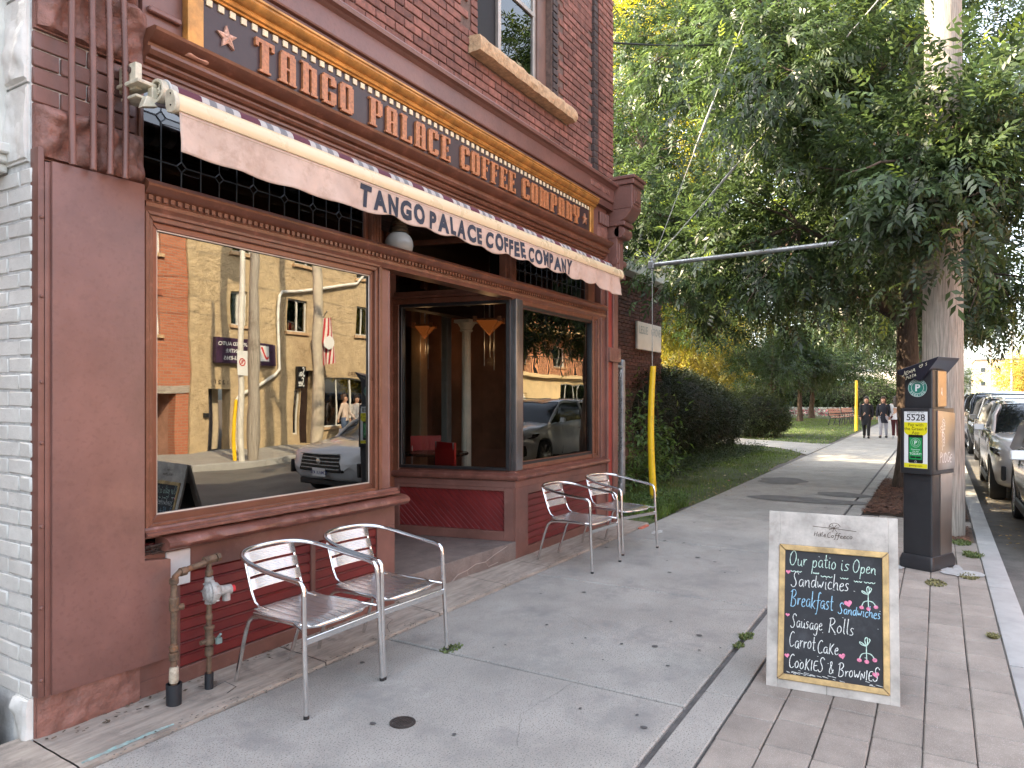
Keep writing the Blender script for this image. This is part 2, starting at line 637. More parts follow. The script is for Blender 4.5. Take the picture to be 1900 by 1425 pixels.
for i in range(0, 34):
    piece('kerb_stone', k_me, sw, T(2.0 + 2.0 * i, -.434 + .004 * nz(i, 0, 0, 3), .004 * nz(i, 2, 0, 3)))

# tree pit and pole pit: soil with bark mulch
for (x0, x1, y0, y1, nm) in ((10.62, 15.28, -.33, .90, 'tree_pit'), (8.98, 10.1, -.33, .20, 'pole_pit')):
    P = [[(x, y, -.012 + .03 * max(0, nz(x, y, 0, 2.)) + .02 * math.exp(-((x - 14) ** 2 + (y - .43) ** 2) * 2)) for y in np.linspace(y0, y1, 16)] for x in np.linspace(x0, x1, 40)]
    solo(nm, MB().grid(P), mat('pit_soil', (.12, .085, .06), .95, var=.35, scale=8, bump=1., bscale=50, bdist=.01), kind='structure')


def scatter_chips(name, x0, x1, y0, y1, n, m, L, W, z=.0, seed=1, keepf=None, tilt=.5, label=None):
    rg = np.random.default_rng(seed)
    V, F = [], []
    for i in range(n):
        x, y = rg.uniform(x0, x1), rg.uniform(y0, y1)
        if keepf and not keepf(x, y):
            continue
        a = rg.uniform(0, 6.28)
        l, w = L * rg.uniform(.4, 1.2), W * rg.uniform(.5, 1.3)
        ca, sa = math.cos(a), math.sin(a)
        t = rg.uniform(0, tilt) * l
        zz = z + rg.uniform(.002, .02)
        k = len(V)
        V += [(x - ca * l - sa * w, y - sa * l + ca * w, zz), (x + ca * l - sa * w, y + sa * l + ca * w, zz + t),
              (x + ca * l + sa * w, y + sa * l - ca * w, zz + t), (x - ca * l + sa * w, y - sa * l - ca * w, zz)]
        F.append((k, k + 1, k + 2, k + 3))
    o = bpy.data.objects.new(name, raw_mesh(name, np.array(V), np.array(F), m))
    link(o)
    return props(o, label, kind='stuff')


MULCH = mat('bark_mulch', (.16, .075, .045), .9, var=.5, scale=20, island=.5)
scatter_chips('mulch', 10.65, 15.25, -.3, .88, 9000, MULCH, .045, .008, z=.0, seed=3)
scatter_chips('mulch', 9.0, 10.1, -.3, .18, 1200, MULCH, .03, .006, z=-.004, seed=4)
LEAFL = mat('dry_fallen_leaf', (.30, .20, .07), .8, var=.4, scale=10, island=.5)
scatter_chips('fallen_leaves', 8.2, 40, -.3, 3.1, 50, LEAFL, .022, .011, z=.002, seed=5)
scatter_chips('fallen_leaves', 8.6, 24, 2.85, 3.25, 260, LEAFL, .020, .010, z=.004, seed=15)
scatter_chips('grit', 1.7, 8.2, 3.0, 3.10, 500, mat('joint_grit', (.12, .11, .095), .9, island=.5), .006, .004, z=.004, seed=16)
scatter_chips('fallen_leaves', 9, 45, 3.1, 12, 1600, mat('pale_fallen_leaf', (.45, .38, .22), .8, var=.3, island=.4), .03, .016, z=.05, seed=6)
scatter_chips('fallen_leaves', 9, 20, -1.1, -.53, 260, LEAFL, .022, .011, z=-.11, seed=8)
scatter_chips('litter', 1.6, 4.1, 3.3, 3.46, 130, mat('wall_foot_litter', (.10, .075, .05), .9, island=.5), .012, .006, z=.028, seed=9)

# dark repair patches across the sidewalk, gum spots and stains
def blob(cx, cy, rx, ry, z, seed, n=28, rough=.18):
    pts = []
    for k in range(n):
        a = 2 * math.pi * k / n
        f = 1 + rough * nz(math.cos(a) * 1.5 + seed, math.sin(a) * 1.5, seed) * 2
        pts.append((cx + rx * f * math.cos(a), cy + ry * f * math.sin(a), z))
    mb = MB()
    mb.add([(cx, cy, z)] + pts, [(0, 1 + k, 1 + (k + 1) % n) for k in range(n)])
    return mb


PATCH = mat('dark_patch', (.15, .148, .142), .9, var=.15, scale=6, bump=.5, bscale=120)
part('repair_patch', blob(11.5, 1.75, .33, .86, .007, 3, rough=.12), PATCH, sw)
part('repair_patch', blob(13.9, 2.5, .55, .42, .007, 8), PATCH, sw)
part('repair_patch', blob(12.4, 1.3, .30, .35, .0075, 5), PATCH, sw)
gum = MB()
rg = random.Random(4)
for k in range(46):
    x, y = rg.uniform(2.3, 12), rg.uniform(1.15, 2.95)
    r = rg.choice((.008, .010, .014, .02))
    gum.merge(blob(x, y, r, r * rg.uniform(.6, 1.3), .0045 + .00005 * k, k, n=9))
part('gum_spots', gum, mat('old_gum', (.085, .085, .085), .8), sw, kind='stuff')
gum = MB()
for k in range(10):
    x, y = rg.uniform(2.6, 7), rg.uniform(1.2, 2.8)
    gum.merge(blob(x, y, rg.uniform(.03, .08), rg.uniform(.02, .05), .004 + .00005 * k, k + 60, n=16))
0 and part('faint_stains', gum, mat('faint_stain', (.315, .31, .30), .85, var=.1, scale=20, bump=.2, bscale=150), sw, kind='stuff')


def crack(pts, w, seed, zz=.0045, n=8):
    """a thin ragged dark line laid on the slab"""
    L_, out = [], []
    for a, b in zip(pts[:-1], pts[1:]):
        for k in range(n):
            t = k / n
            L_.append((a[0] + (b[0] - a[0]) * t + .012 * nz(k * .9, seed, a[0] * 3), a[1] + (b[1] - a[1]) * t + .012 * nz(seed, k * .9, a[1] * 3)))
    L_.append(pts[-1])
    for i, p in enumerate(L_):
        q = L_[min(i + 1, len(L_) - 1)]
        o_ = L_[max(i - 1, 0)]
        d = Vector((q[0] - o_[0], q[1] - o_[1], 0)).normalized()
        ww = w * (.4 + .8 * abs(nz(i * .7, seed, 2)))
        out.append([(p[0] - d.y * ww, p[1] + d.x * ww, zz), (p[0] + d.y * ww, p[1] - d.x * ww, zz)])
    return MB().grid(out)


part('crack', crack([(3.52, 3.04), (3.62, 3.15), (3.74, 3.20), (3.80, 3.42)], .0035, 1, .034), TAR, sw)
part('crack', crack([(4.2, 1.10), (4.35, 1.45), (4.3, 1.9), (4.55, 2.3)], .0013, 13, n=14), TAR, sw)
part('crack', crack([(6.1, 3.0), (6.3, 2.5), (6.15, 2.1), (6.4, 1.6), (6.3, 1.12)], .0014, 17, n=14), TAR, sw)
part('crack', crack([(2.7, 1.6), (3.0, 1.75), (3.46, 1.7)], .0012, 19, n=14), TAR, sw)
part('crack', crack([(5.2, 1.42), (5.3, 1.2), (5.34, 1.09)], .003, 3), TAR, sw)

# water valve lid set in the sidewalk
lid = thing('valve_cover', 'small round iron valve cover set flush in the grey sidewalk slab', 'valve cover', (2.63, 2.19, .0))
part('ring', MB().lathe([(.062, .001), (.062, .006), (.050, .006), (.050, .001)], 28, cap=False), mat('old_iron', (.06, .05, .045), .6, metal=.5, var=.3, scale=40), lid)
part('lid', MB().lathe([(.048, .001), (.048, .005), (.001, .0052)], 28), mat('old_iron_lid', (.09, .08, .072), .6, metal=.4, var=.3, scale=60), lid)
bars = MB()
for k in range(-3, 4):
    h = math.sqrt(.042 ** 2 - (k * .012) ** 2)
    bars.box(-h, h, k * .012 - .003, k * .012 + .003, .005, .008)
part('tread_bars', bars, MATS['old_iron'], lid)


def tuft(name, x, y, r, n, h, m, label, cat=None, seed=0, z=0.0):
    rg = np.random.default_rng(seed)
    V, F = [], []
    for i in range(n):
        a, q = rg.uniform(0, 6.28), r * math.sqrt(rg.uniform(0, 1))
        px, py = x + q * math.cos(a), y + q * math.sin(a) * .6
        hh = h * rg.uniform(.3, 1.1)
        b = rg.uniform(0, 6.28)
        w = .006 * rg.uniform(.6, 1.6)
        lx, ly = math.cos(b), math.sin(b)
        t = hh * rg.uniform(.3, 1.4)
        k = len(V)
        V += [(px - ly * w, py + lx * w, z), (px + ly * w, py - lx * w, z), (px + lx * t * .6 + ly * w * 1.4, py + ly * t * .6 - lx * w * 1.4, z + hh * .7), (px + lx * t, py + ly * t, z + hh)]
        F.append((k, k + 1, k + 2, k + 3))
    o = bpy.data.objects.new(name, raw_mesh(name, np.array(V), np.array(F), m))
    link(o)
    return props(o, label, cat, kind='stuff')


WEED = mat('weed_green', (.11, .15, .05), .7, var=.3, scale=30, island=.5, trans=.15)
WEEDD = mat('dry_weed', (.19, .18, .075), .8, var=.3, scale=30, island=.5)
tuft('weeds', 4.72, 1.07, .07, 110, .022, WEED, 'small green weed in the joint of the sidewalk', seed=1)
tuft('weeds', 4.52, 1.07, .05, 60, .02, WEED, 'small green weed in the joint of the sidewalk', seed=11)
tuft('weeds', 3.56, 2.58, .09, 120, .014, WEED, 'thin weeds in the slab joint by a chair leg', seed=2)
tuft('weeds', 3.05, .33, .10, 300, .02, WEEDD, 'low weeds between the pavers at the frame edge', seed=3)
tuft('weeds', 5.55, -.30, .05, 160, .02, WEEDD, 'low weeds in the paver joint beside the kerb', seed=4)
tuft('weeds', 6.9, .02, .13, 300, .016, WEEDD, 'low weeds at the foot of the parking machine', seed=5)
tuft('weeds', 7.3, -.22, .12, 220, .016, WEEDD, 'low weeds between parking machine and kerb', seed=6)
tuft('weeds', 8.3, -.28, .14, 260, .03, WEED, 'low weeds by the utility pole', seed=7)
tuft('weeds', 8.95, -.2, .16, 260, .03, WEED, 'low weeds by the utility pole', seed=8)
part('white_paint_splash', blob(7.42, -.16, .20, .10, .0075, 5, rough=.8), mat('old_white_paint', (.40, .41, .40), .8, var=.15, scale=14, stain=(.3, .27, .26), stain_amt=.3, stain_scale=30), sw)
part('white_paint_splash', blob(7.35, .34, .10, .06, .0075, 2, rough=.35), MATS['old_white_paint'], sw)
part('orange_survey_mark', MB().box(7.95, 8.2, 3.0, 3.045, .0, .0165), mat('orange_spray', (.55, .16, .10), .9, var=.3, scale=40), sw)
part('white_survey_mark', blob(7.85, 2.78, .13, .05, .006, 2, rough=.3), mat('white_spray', (.5, .5, .48), .9, var=.3, scale=40), sw)


# ------------------------------------------------------------------ lawn and park path
def lawn_h(x, y):
    e = min(1, max(0, (y - 3.06) / 1.2))
    return -.004 + e * (.04 + .05 * nz(x, y, 0, .25) + .012 * nz(x, y, 3, 1.6)) + .015 * max(0, y - 6) * e


def lawn_edge(x):
    return 3.075 + .16 * max(0, nz(x, 0, 0, .55)) + .05 * nz(x, 5, 0, 2.5) + (.0 if x < 16 else .12)


P = []
for i in range(150):
    x = 8.32 + i * .12 + (max(0, i - 50) ** 2) * .011
    ye = lawn_edge(x)
    P.append([(x, ye + (0 if j == 0 else (j / 44) ** 1.9 * 44), lawn_h(x, ye + (j / 44) ** 1.9 * 44) if j else -.03) for j in range(45)])
solo('lawn', MB().grid(P), LAWN, kind='structure')


def path_x(y):
    return 21.6 + .75 * (y - 3)


P = []
for j in range(40):
    y = 3.06 + j * .6
    xa = path_x(y) - (1.1 * max(0, 1 - (y - 3.06) / 1.3) ** 2)
    xb = path_x(y) + 3.0 + (1.1 * max(0, 1 - (y - 3.06) / 1.3) ** 2)
    P.append([(xa + (xb - xa) * k / 4, y, max(.004, max(lawn_h(xa + (xb - xa) * kk / 4, y) for kk in range(5)) + .012)) for k in range(5)])
solo('park_path', MB().grid(P), CONC, kind='structure')


def in_path(x, y):
    return path_x(y) - .1 < x < path_x(y) + 3.1


def blades(name, n, xr, yr, h, m, seed, dens=None, w=.004, lab=None):
    rg = np.random.default_rng(seed)
    xs, ys = rg.uniform(*xr, n), rg.uniform(*yr, n)
    ok = np.array([(y > lawn_edge(x) - .02) and not in_path(x, y) and (dens is None or rg.uniform() < dens(x, y)) for x, y in zip(xs, ys)])
    xs, ys = xs[ok], ys[ok]
    n = len(xs)
    z = np.array([lawn_h(x, y) for x, y in zip(xs, ys)])
    a = rg.uniform(0, 6.28, n)
    hh = h * rg.uniform(.4, 1.2, n)
    ln = hh * rg.uniform(.1, .9, n)
    ww = w * rg.uniform(.6, 1.5, n)
    cx, cy = np.cos(a), np.sin(a)
    V = np.zeros((n, 3, 3))
    V[:, 0] = np.stack([xs - cy * ww, ys + cx * ww, z - .01], 1)
    V[:, 1] = np.stack([xs + cy * ww, ys - cx * ww, z - .01], 1)
    V[:, 2] = np.stack([xs + cx * ln, ys + cy * ln, z + hh], 1)
    F = np.arange(n * 3).reshape(n, 3)
    o = bpy.data.objects.new(name, raw_mesh(name, V.reshape(-1, 3), F, m))
    link(o)
    return props(o, lab, kind='stuff')


GRASS = mat('grass_blade', (.075, .125, .025), .6, var=.35, scale=1.3, island=.45, bump=0, trans=.3, stain=(.18, .16, .07), stain_amt=.2, stain_scale=1.2)
dn = lambda x, y: (.25 + .75 * min(1, max(0, (y - lawn_edge(x)) / 1.0))) * (1 if nz(x, y, 0, .6) > -.12 else .35)
blades('grass', 70000, (8.4, 21), (3.05, 7.5), .06, GRASS, 1, dn)
blades('grass', 75000, (19, 55), (3.05, 22), .07, GRASS, 2, None, w=.011)
blades('grass', 2600, (8.5, 10.4), (3.06, 4.0), .16, GRASS, 3, lambda x, y: 1 if (x - 9.4) ** 2 + (y - 3.3) ** 2 < .5 else 0, w=.009)
# ------------------------------------------------------------------ cafe building
Y0 = 3.47
XL, XR, HB = 1.60, 8.20, 6.8
cafe = thing('cafe_building', 'two storey red brick corner building with mauve painted shopfront and white painted side wall', 'building', (4.9, 3.5, 0))


def cp(name, mb, m, label=None, parent=None, **k):
    return part(name, mb, m, parent or cafe, label, world=True, **k)


# --- massing: mortar coloured backing of the brick wall, side walls, roof
mb = MB()
mb.box(XL + .05, 5.24, 3.515, 3.80, 4.05, HB).box(6.66, XR - .02, 3.515, 3.80, 4.05, HB).box(5.24, 6.66, 3.515, 3.80, 4.05, 4.74).box(5.24, 6.66, 3.515, 3.80, 6.45, HB)
cp('wall_core', mb, MORTAR, smooth=0)
cp('roof', MB().box(XL - .02, XR + .03, 3.42, 16.5, HB, HB + .08), mat('roof_felt', (.08, .08, .08), .9), smooth=0)
cp('side_wall', MB().box(XR - .32, XR - .012, 3.9, 16.5, 0, HB), BRICK, smooth=0)
cp('rear_wall', MB().box(XL, XR, 16.2, 16.5, 0, HB), BRICK, smooth=0)
cp('white_side_wall', MB().box(XL + .004, XL + .30, 3.465, 16.2, -.1, HB), mat('white_mortar', (.52, .53, .52), .8, var=.15, scale=20, bump=.7, bscale=60), smooth=0)

# --- bricks of the upper front, laid one by one
def brick_mesh(l, h, d, m, seed, jit=.0016):
    mb = MB().box(-l / 2, l / 2, 0, d, -h / 2, h / 2)
    me = mesh_from('brick', mb, m, bev=.0045, smooth=40)
    rg = random.Random(seed)
    for v in me.vertices:
        if v.co.y < d * .5:
            v.co += Vector((rg.uniform(-jit, jit), rg.uniform(-jit, jit), rg.uniform(-jit, jit)))
    return me


bm_s = [brick_mesh(.205, .064, .06, BRICK, s) for s in range(4)]
bm_h = [brick_mesh(.098, .064, .06, BRICK, s) for s in range(3)]
bm_dq = [brick_mesh(.098, .064, .06, BRICKD, s, .003) for s in range(3)]
bricks = []
course = .0745
rows = int((HB - 4.10) / course)
for r in range(rows):
    z = 4.125 + r * course
    off = 0 if r % 2 == 0 else .1075
    x = XL + .05 + off
    while x < XR - .0:
        l = .215
        xc = x + l / 2
        x += l
        if xc > 7.62:
            continue
        if 5.06 < xc < 5.24 and z > 4.76 or 5.24 <= xc <= 6.85 and 4.70 < z < 6.45:
            if 5.06 < xc < 5.24:
                if z < 6.45: bricks.append((5.185, 3.500, z, 'h'))
            continue
        if 5.12 < xc < 7.0 and 4.53 < z < 4.70:
            continue
        bricks.append((xc, 3.500 + .0015 * nz(xc * 9, z * 9, 0), z, 's'))
    # dark header quoins at the window jamb and at the corner pilaster
    if z > 4.70:
        bricks.append((6.72, 3.497, z, 'd'))
    xx = 7.70
    bricks.append((xx, 3.468, z, 'd'))
    # pilaster
    xx = 7.755
    o2 = 0 if r % 2 == 0 else .1075
    if r % 2:
        bricks.append((7.806, 3.455, z, 'h'))
    bricks.append((7.863 + o2, 3.455, z, 's'))
    bricks.append((8.078 if not r % 2 else 8.14, 3.455, z, 's' if not r % 2 else 'h'))
cp('pilaster_core', MB().box(7.66, 8.185, 3.475, 3.80, 4.05, HB), MORTAR, smooth=0)
vis, hid = [], []
for b in bricks:
    q = pxy(b[0], 3.5, b[2] - .04)
    (vis if q[1] > -15 and b[0] > 3.0 else hid).append(b)
vis.sort(key=lambda b: b[0] * math.cos(YAW))
rest = MB()
restd = MB()
for i, b in enumerate(vis + hid):
    k = b[3]
    me = random.choice({'s': bm_s, 'h': bm_h, 'd': bm_dq}[k])
    Mx = T(b[0] + random.uniform(-.0015, .0015), b[1], b[2] + random.uniform(-.0015, .0015), rz=random.uniform(-.006, .006), ry=random.uniform(-.004, .004))
    if i < 296:
        piece('brick', me, cafe, Mx)
    elif i < len(vis) or b[2] < 5.8:
        (restd if k == 'd' else rest).add([v.co for v in me.vertices], [tuple(p.vertices) for p in me.polygons], Mx)
cp('upper_bricks', rest, BRICK, kind='stuff')
cp('upper_dark_bricks', restd, BRICKD, kind='stuff')
cp('upper_brickwork', MB().box(XL + .05, XR, 3.505, 3.512, 5.85, HB), BRICK, smooth=0)
# efflorescence / pointing line where brick meets cornice
P = [[(x, 3.493, 4.135 + .012 * nz(x, 0, 0, 3)), (x, 3.490, 4.155 + .02 * abs(nz(x, 0, 5, 6)))] for x in np.linspace(1.7, 7.65, 160)]
cp('pale_pointing', MB().grid(P), mat('pale_pointing', (.45, .40, .38), .9, var=.3, scale=40))

# --- stone sill and upper window
P = []
for i in range(60):
    x = 5.10 + 1.90 * i / 59
    j = lambda a: .012 * nz(x * 4, a * 3, 1, 2.2) + .006 * nz(x * 15, a, 1)
    e = .0 if 0 < i < 59 else .0
    P.append([(x, 3.51, 4.70), (x, 3.44 + j(1) * .5, 4.695), (x, 3.395 + j(2), 4.688 + j(6) * .5), (x, 3.375 + j(3), 4.65), (x, 3.372 + j(4), 4.60), (x, 3.385 + j(5), 4.558 + j(7) * .5), (x, 3.42, 4.553), (x, 3.51, 4.553)])
cp('window_sill', MB().loft(P), SILL, 'rough tan sandstone window sill', smooth=25)
win = cp('upper_window', MB().box(5.245, 6.655, 3.60, 3.66, 4.70, 4.755).box(6.47, 6.655, 3.58, 3.72, 4.70, 6.4).box(5.245, 5.30, 3.60, 3.68, 4.755, 6.4).box(5.30, 6.47, 3.60, 3.68, 6.3, 6.4),
         mat('window_frame_brown', (.16, .095, .075), .45, var=.15), 'brown framed sliding sash window', bev=.004)
cp('sash', MB().box(5.74, 5.79, 3.602, 3.64, 4.757, 6.3).box(6.42, 6.47, 3.602, 3.64, 4.757, 6.3).box(5.79, 6.42, 3.602, 3.64, 4.757, 4.80).box(5.30, 6.47, 3.60, 3.65, 5.50, 5.545),
   mat('aluminium_sash', (.42, .37, .33), .4, metal=.5), parent=win, bev=.003)
cp('pane', MB().box(5.79, 6.42, 3.62, 3.625, 4.80, 5.50), glass_mat('upper_glass', .06, (.35, .45, .45)), parent=win, smooth=0)
cp('pane', MB().box(5.30, 6.47, 3.62, 3.625, 5.545, 6.3), glass_mat('upper_glass_milky', .2, (.7, .75, .75), rough=.15), parent=win, smooth=0)
cp('insect_screen', MB().box(5.30, 5.74, 3.64, 3.645, 4.757, 5.50), mat('black_mesh', (.008, .008, .01), .7), parent=win, smooth=0)
P = [[(x, 3.75 + .012 * math.sin(x * 70) + .01 * nz(x, 0, 0, 20), z) for z in (4.76, 6.3)] for x in np.linspace(5.9, 6.42, 60)]
cp('curtain', MB().grid(P), mat('grey_green_curtain', (.23, .27, .26), .9), parent=win)
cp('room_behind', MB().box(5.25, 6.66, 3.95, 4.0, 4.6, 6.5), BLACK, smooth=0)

# --- white side: painted bricks, corner stone, wooden window trim
wb = [brick_mesh(.205, .066, .05, WHITEB, s, .003) for s in range(3)]
wbh = [brick_mesh(.098, .066, .05, WHITEB, s + 9, .003) for s in range(3)]
for r in range(31):
    z = .245 + r * .0765
    y = 3.452
    ls = [.205, .205, .205, .205] if r % 2 else [.098, .205, .205, .205, .098]
    for l in ls:
        me = random.choice(wb if l > .15 else wbh)
        if z < 2.60:
            Mx = T(XL - .002 + random.uniform(-.002, .002), y + l / 2, z, rz=-R(90)) @ Matrix.Diagonal((1, 1, 1, 1))
            piece('white_brick', me, cafe, Mx)
        y += l + .0095


def rock_face(x0, x1, z0, z1, y_out, y_back, amp, seed, nx=26, nzz=18, side=None):
    """quarry faced stone: a bulged, broken front"""
    P = []
    for i in range(nx + 1):
        u = i / nx
        row = []
        for j in range(nzz + 1):
            v = j / nzz
            b = min(1, 6 * min(u, 1 - u)) * min(1, 5 * min(v, 1 - v))
            b = b ** .5
            x, z = x0 + (x1 - x0) * u, z0 + (z1 - z0) * v
            h = (.55 + nz(x, z, seed, 5.) + .55 * nz(x, z, seed + 4, 13.) + .2 * nz(x, z, seed, 34)) * amp
            row.append((x, y_out - b * h, z) if b > 0 else (x, y_back, z))
        P.append(row)
    mb = MB().grid(P)
    mb.box(x0 + .004, x1 - .004, y_out + .004, y_back + .03, z0 + .004, z1 - .004)
    if side:
        mb.v = [side(*p) for p in mb.v]
    return mb


for (z0, z1, s) in ((2.60, 2.95, 1), (2.955, 3.35, 5), (3.355, 3.75, 8)):
    sd = lambda x, y, z: (XL - .012 + (y - 3.47), 3.47 + (x - 0), z)
    cp('white_stone', rock_face(0.0, .20, z0, z1, 3.47, 3.50, .03, s, side=sd), WHITEB, smooth=50)
cp('white_stone', rock_face(0.0, .13, 0.0, .215, 3.47, 3.50, .025, 15, side=lambda x, y, z: (XL - .012 + (y - 3.47), 3.452 + x, z)), WHITEB, smooth=50)
wt = MB()
wt.box(1.55, 1.60, 3.66, 4.2, 2.70, 4.4)
wt.box(1.535, 1.552, 3.69, 3.72, 2.74, 4.4).box(1.53, 1.552, 3.745, 3.79, 2.74, 4.4).box(1.535, 1.552, 3.81, 3.85, 2.74, 4.4)
cp('side_window_casing', wt, mat('white_gloss_wood', (.66, .65, .61), .5, var=.08, scale=8, bump=.3, bscale=30), bev=.006)
cp('side_window_sill', MB().box(1.40, 1.60, 3.60, 4.4, 2.655, 2.70).box(1.44, 1.60, 3.63, 4.4, 2.62, 2.656).box(1.48, 1.60, 3.66, 4.4, 2.58, 2.62), MATS['white_gloss_wood'], bev=.006)
# stone step in the alley
solo('stone_step', rock_face(.2, 1.535, -.02, .20, 3.62, 3.7, .02, 12).box(.2, 1.54, 3.63, 4.7, -.1, .2), mat('brown_stone', (.13, .10, .075), .9, var=.3, scale=9, bump=.8, bscale=40), 'brown stone step beside the white painted corner', 'step', smooth=40)

# --- left pier: plinth stone, painted bricks and rock faced stones
cp('plinth_stone', rock_face(1.605, 2.10, 0.01, .235, 3.44, 3.52, .022, 21, nx=40), MAUVE_STONE, smooth=50)
cp('pier_core', MB().box(1.63, 2.10, 3.475, 3.80, .2, 4.1), MAUVE, smooth=0)
pb = [brick_mesh(.232, .074, .06, MAUVE, s + 30, .0015) for s in range(2)]
pbh = [brick_mesh(.112, .074, .06, MAUVE, s + 30, .0015) for s in range(2)]
for r in range(4):
    z = 2.91 + .0805 * r
    xs = [(1.723, 1), (1.962, 1)] if r % 2 else [(1.663, 0), (1.843, 1), (2.022, 0)]
    for xc, full in xs:
        piece('painted_brick', (pb if full else pbh)[r % 2], cafe, T(xc, 3.452, z))
cp('stone_block', rock_face(1.605, 1.87, 2.615, 2.868, 3.44, 3.5, .075, 31), MAUVE_STONE, smooth=50)
cp('stone_block', rock_face(1.872, 2.115, 2.615, 2.868, 3.44, 3.5, .075, 33), MAUVE_STONE, smooth=50)
cp('stone_block', rock_face(1.605, 2.13, 3.195, 3.50, 3.44, 3.5, .085, 36, nx=46), MAUVE_STONE, smooth=50)
cp('stone_block', rock_face(1.605, 2.10, 3.505, 3.75, 3.455, 3.5, .05, 38), MAUVE_STONE, smooth=50)

# flat L shaped cover of painted sheet metal with a bent, riveted corner strip
cov = cp('cover_panel', MB().prism([(1.655, .222), (2.225, .215), (2.225, .722), (2.086, .738), (2.086, 2.612), (1.655, 2.605)], 3.385, 3.47), MAUVE_FLAT, 'flat mauve painted sheet metal cover over the pier', bev=.005, seg=2)
cp('corner_strip', MB().box(1.603, 1.630, 3.40, 3.47, .222, 2.66).box(1.63, 1.657, 3.397, 3.47, .222, 2.60), MAUVE, parent=cov, bev=.006, seg=2)
for z in (.30, .62, .98, 1.35, 1.62, 2.0, 2.35):
    riv = MB().lathe([(.0001, 0), (.008, .0), (.010, .004), (.006, .009), (.0001, .010)], 8, M=T(1.6165, 3.4005, z, rx=R(90)))
    cp('rivet', riv, MAUVE, parent=cov)

# --- mouldings run along the front
def run(prof, x0, x1, y=Y0, step=None):
    """profile: list of (out, z) -> ring extruded along x; out is measured towards the street"""
    xs = [x0, x1] if not step else list(np.linspace(x0, x1, max(2, int((x1 - x0) / step))))
    return MB().loft([[(x, y - o, z) for o, z in prof] for x in xs])


def run_xy(prof, pts):
    """the same along a mitred polyline in plan; pts (x, y); outward is to the right of travel from +x to -x ... computed per corner"""
    rings = []
    n = len(pts)
    for i, (x, y) in enumerate(pts):
        dirs = []
        if i > 0: dirs.append((Vector(pts[i]) - Vector(pts[i - 1])).normalized())
        if i < n - 1: dirs.append((Vector(pts[i + 1]) - Vector(pts[i])).normalized())
        ns = [Vector((d.y, -d.x)) for d in dirs]
        nn = sum(ns, Vector((0, 0)))
        nn.normalize()
        k = 1 / max(.3, nn.dot(ns[0]))
        rings.append([(x + nn.x * o * k, y + nn.y * o * k, z) for o, z in prof])
    return MB().loft(rings)


# beam with dentils above the bay windows, runs across the recess too
beam_prof = [(-.08, 2.485), (.045, 2.485), (.05, 2.50), (.06, 2.515), (.062, 2.535), (.045, 2.545), (.045, 2.575), (.055, 2.58), (.075, 2.60), (.085, 2.615), (.085, 2.628), (.07, 2.64), (.05, 2.655), (-.08, 2.655)]
beam = cp('lintel_beam', run(beam_prof, 2.10, 7.84, 3.46), TRIM, smooth=20)
den = MB()
x = 2.115
while x < 7.82:
    den.box(x, x + .022, 3.40, 3.42, 2.550, 2.574)
    x += .040
dens_me = None
cp('dentils', den, TRIM, parent=beam, kind='stuff', smooth=0)

# --- generic shop window: outer casing, inner frame with mitres, glass
def mitre_frame(x0, x1, z0, z1, w, y0, y1, prof=None):
    """four mitred boards in the x-z plane, front at y0, back at y1"""
    mb = MB()
    o = [(x0, z0), (x1, z0), (x1, z1), (x0, z1)]
    i = [(x0 + w, z0 + w), (x1 - w, z0 + w), (x1 - w, z1 - w), (x0 + w, z1 - w)]
    for k in range(4):
        a, b = o[k], o[(k + 1) % 4]
        c, d = i[(k + 1) % 4], i[k]
        mb.prism([a, b, c, d], y0, y1)
    return mb


def boards(x0, x1, z0, z1, n, yf, name, m, parent):
    """horizontal boards with a bead at the lower edge; each is its own part"""
    h = (z1 - z0) / n
    me = None
    for k in range(n):
        zb = z0 + k * h
        prof = [(yf + .012, 0), (yf - .001, .003), (yf - .003, h * .12), (yf - .0015, h * .80), (yf + .006, h * .86), (yf + .008, h * .93), (yf + .003, h - .002), (yf + .02, h - .001), (yf + .03, 0)]
        if me is None:
            mb = MB().loft([[(x, y - yf, z) for y, z in prof] for x in np.linspace(-(x1 - x0) / 2, (x1 - x0) / 2, 2)])
            me = mesh_from(name, mb, m, smooth=25)
        o = piece(name, me, parent, T((x0 + x1) / 2, yf, zb, ry=random.uniform(-.0015, .0015), rx=random.uniform(-.01, .01)))


# ================= left bay
bay = cp('left_bay', mitre_frame(2.105, 3.865, .86, 2.50, .05, 3.425, 3.56), TRIM, 'wide display window bay reflecting the sunlit houses opposite', bev=.004)
cp('bay_casing', mitre_frame(2.105, 3.865, .86, 2.50, .022, 3.412, 3.424), TRIM, parent=bay, bev=.003)
cp('window_frame', mitre_frame(2.125, 3.845, .885, 2.478, .062, 3.445, 3.50), mat('bronze_window_frame', (.145, .058, .036), .3, metal=.25, var=.1, scale=5, bump=.06, bscale=20), parent=bay, bev=.004)
cp('glazing_bead', mitre_frame(2.182, 3.788, .942, 2.421, .012, 3.452, 3.462), mat('pale_bead', (.50, .44, .38), .4, metal=.3), parent=bay, bev=.002)
cp('glass', MB().box(2.185, 3.785, 3.466, 3.472, .945, 2.418), glass_mat('display_glass', .11, (.25, .27, .26), .022), parent=bay, smooth=0)
for sx0, sx1 in ((2.02, 2.105), (3.865, 3.90)):
    cp('corner_post', MB().box(sx0, sx1, 3.43, 3.56, .86, 2.49), TRIM, parent=bay, bev=.006)
cp('corner_post_bead', MB().box(3.90, 3.985, 3.448, 3.54, .74, 2.49).lathe([(.012, .76), (.012, 2.48)], 8, M=T(3.99, 3.455)), MAUVE, parent=bay, bev=.008)
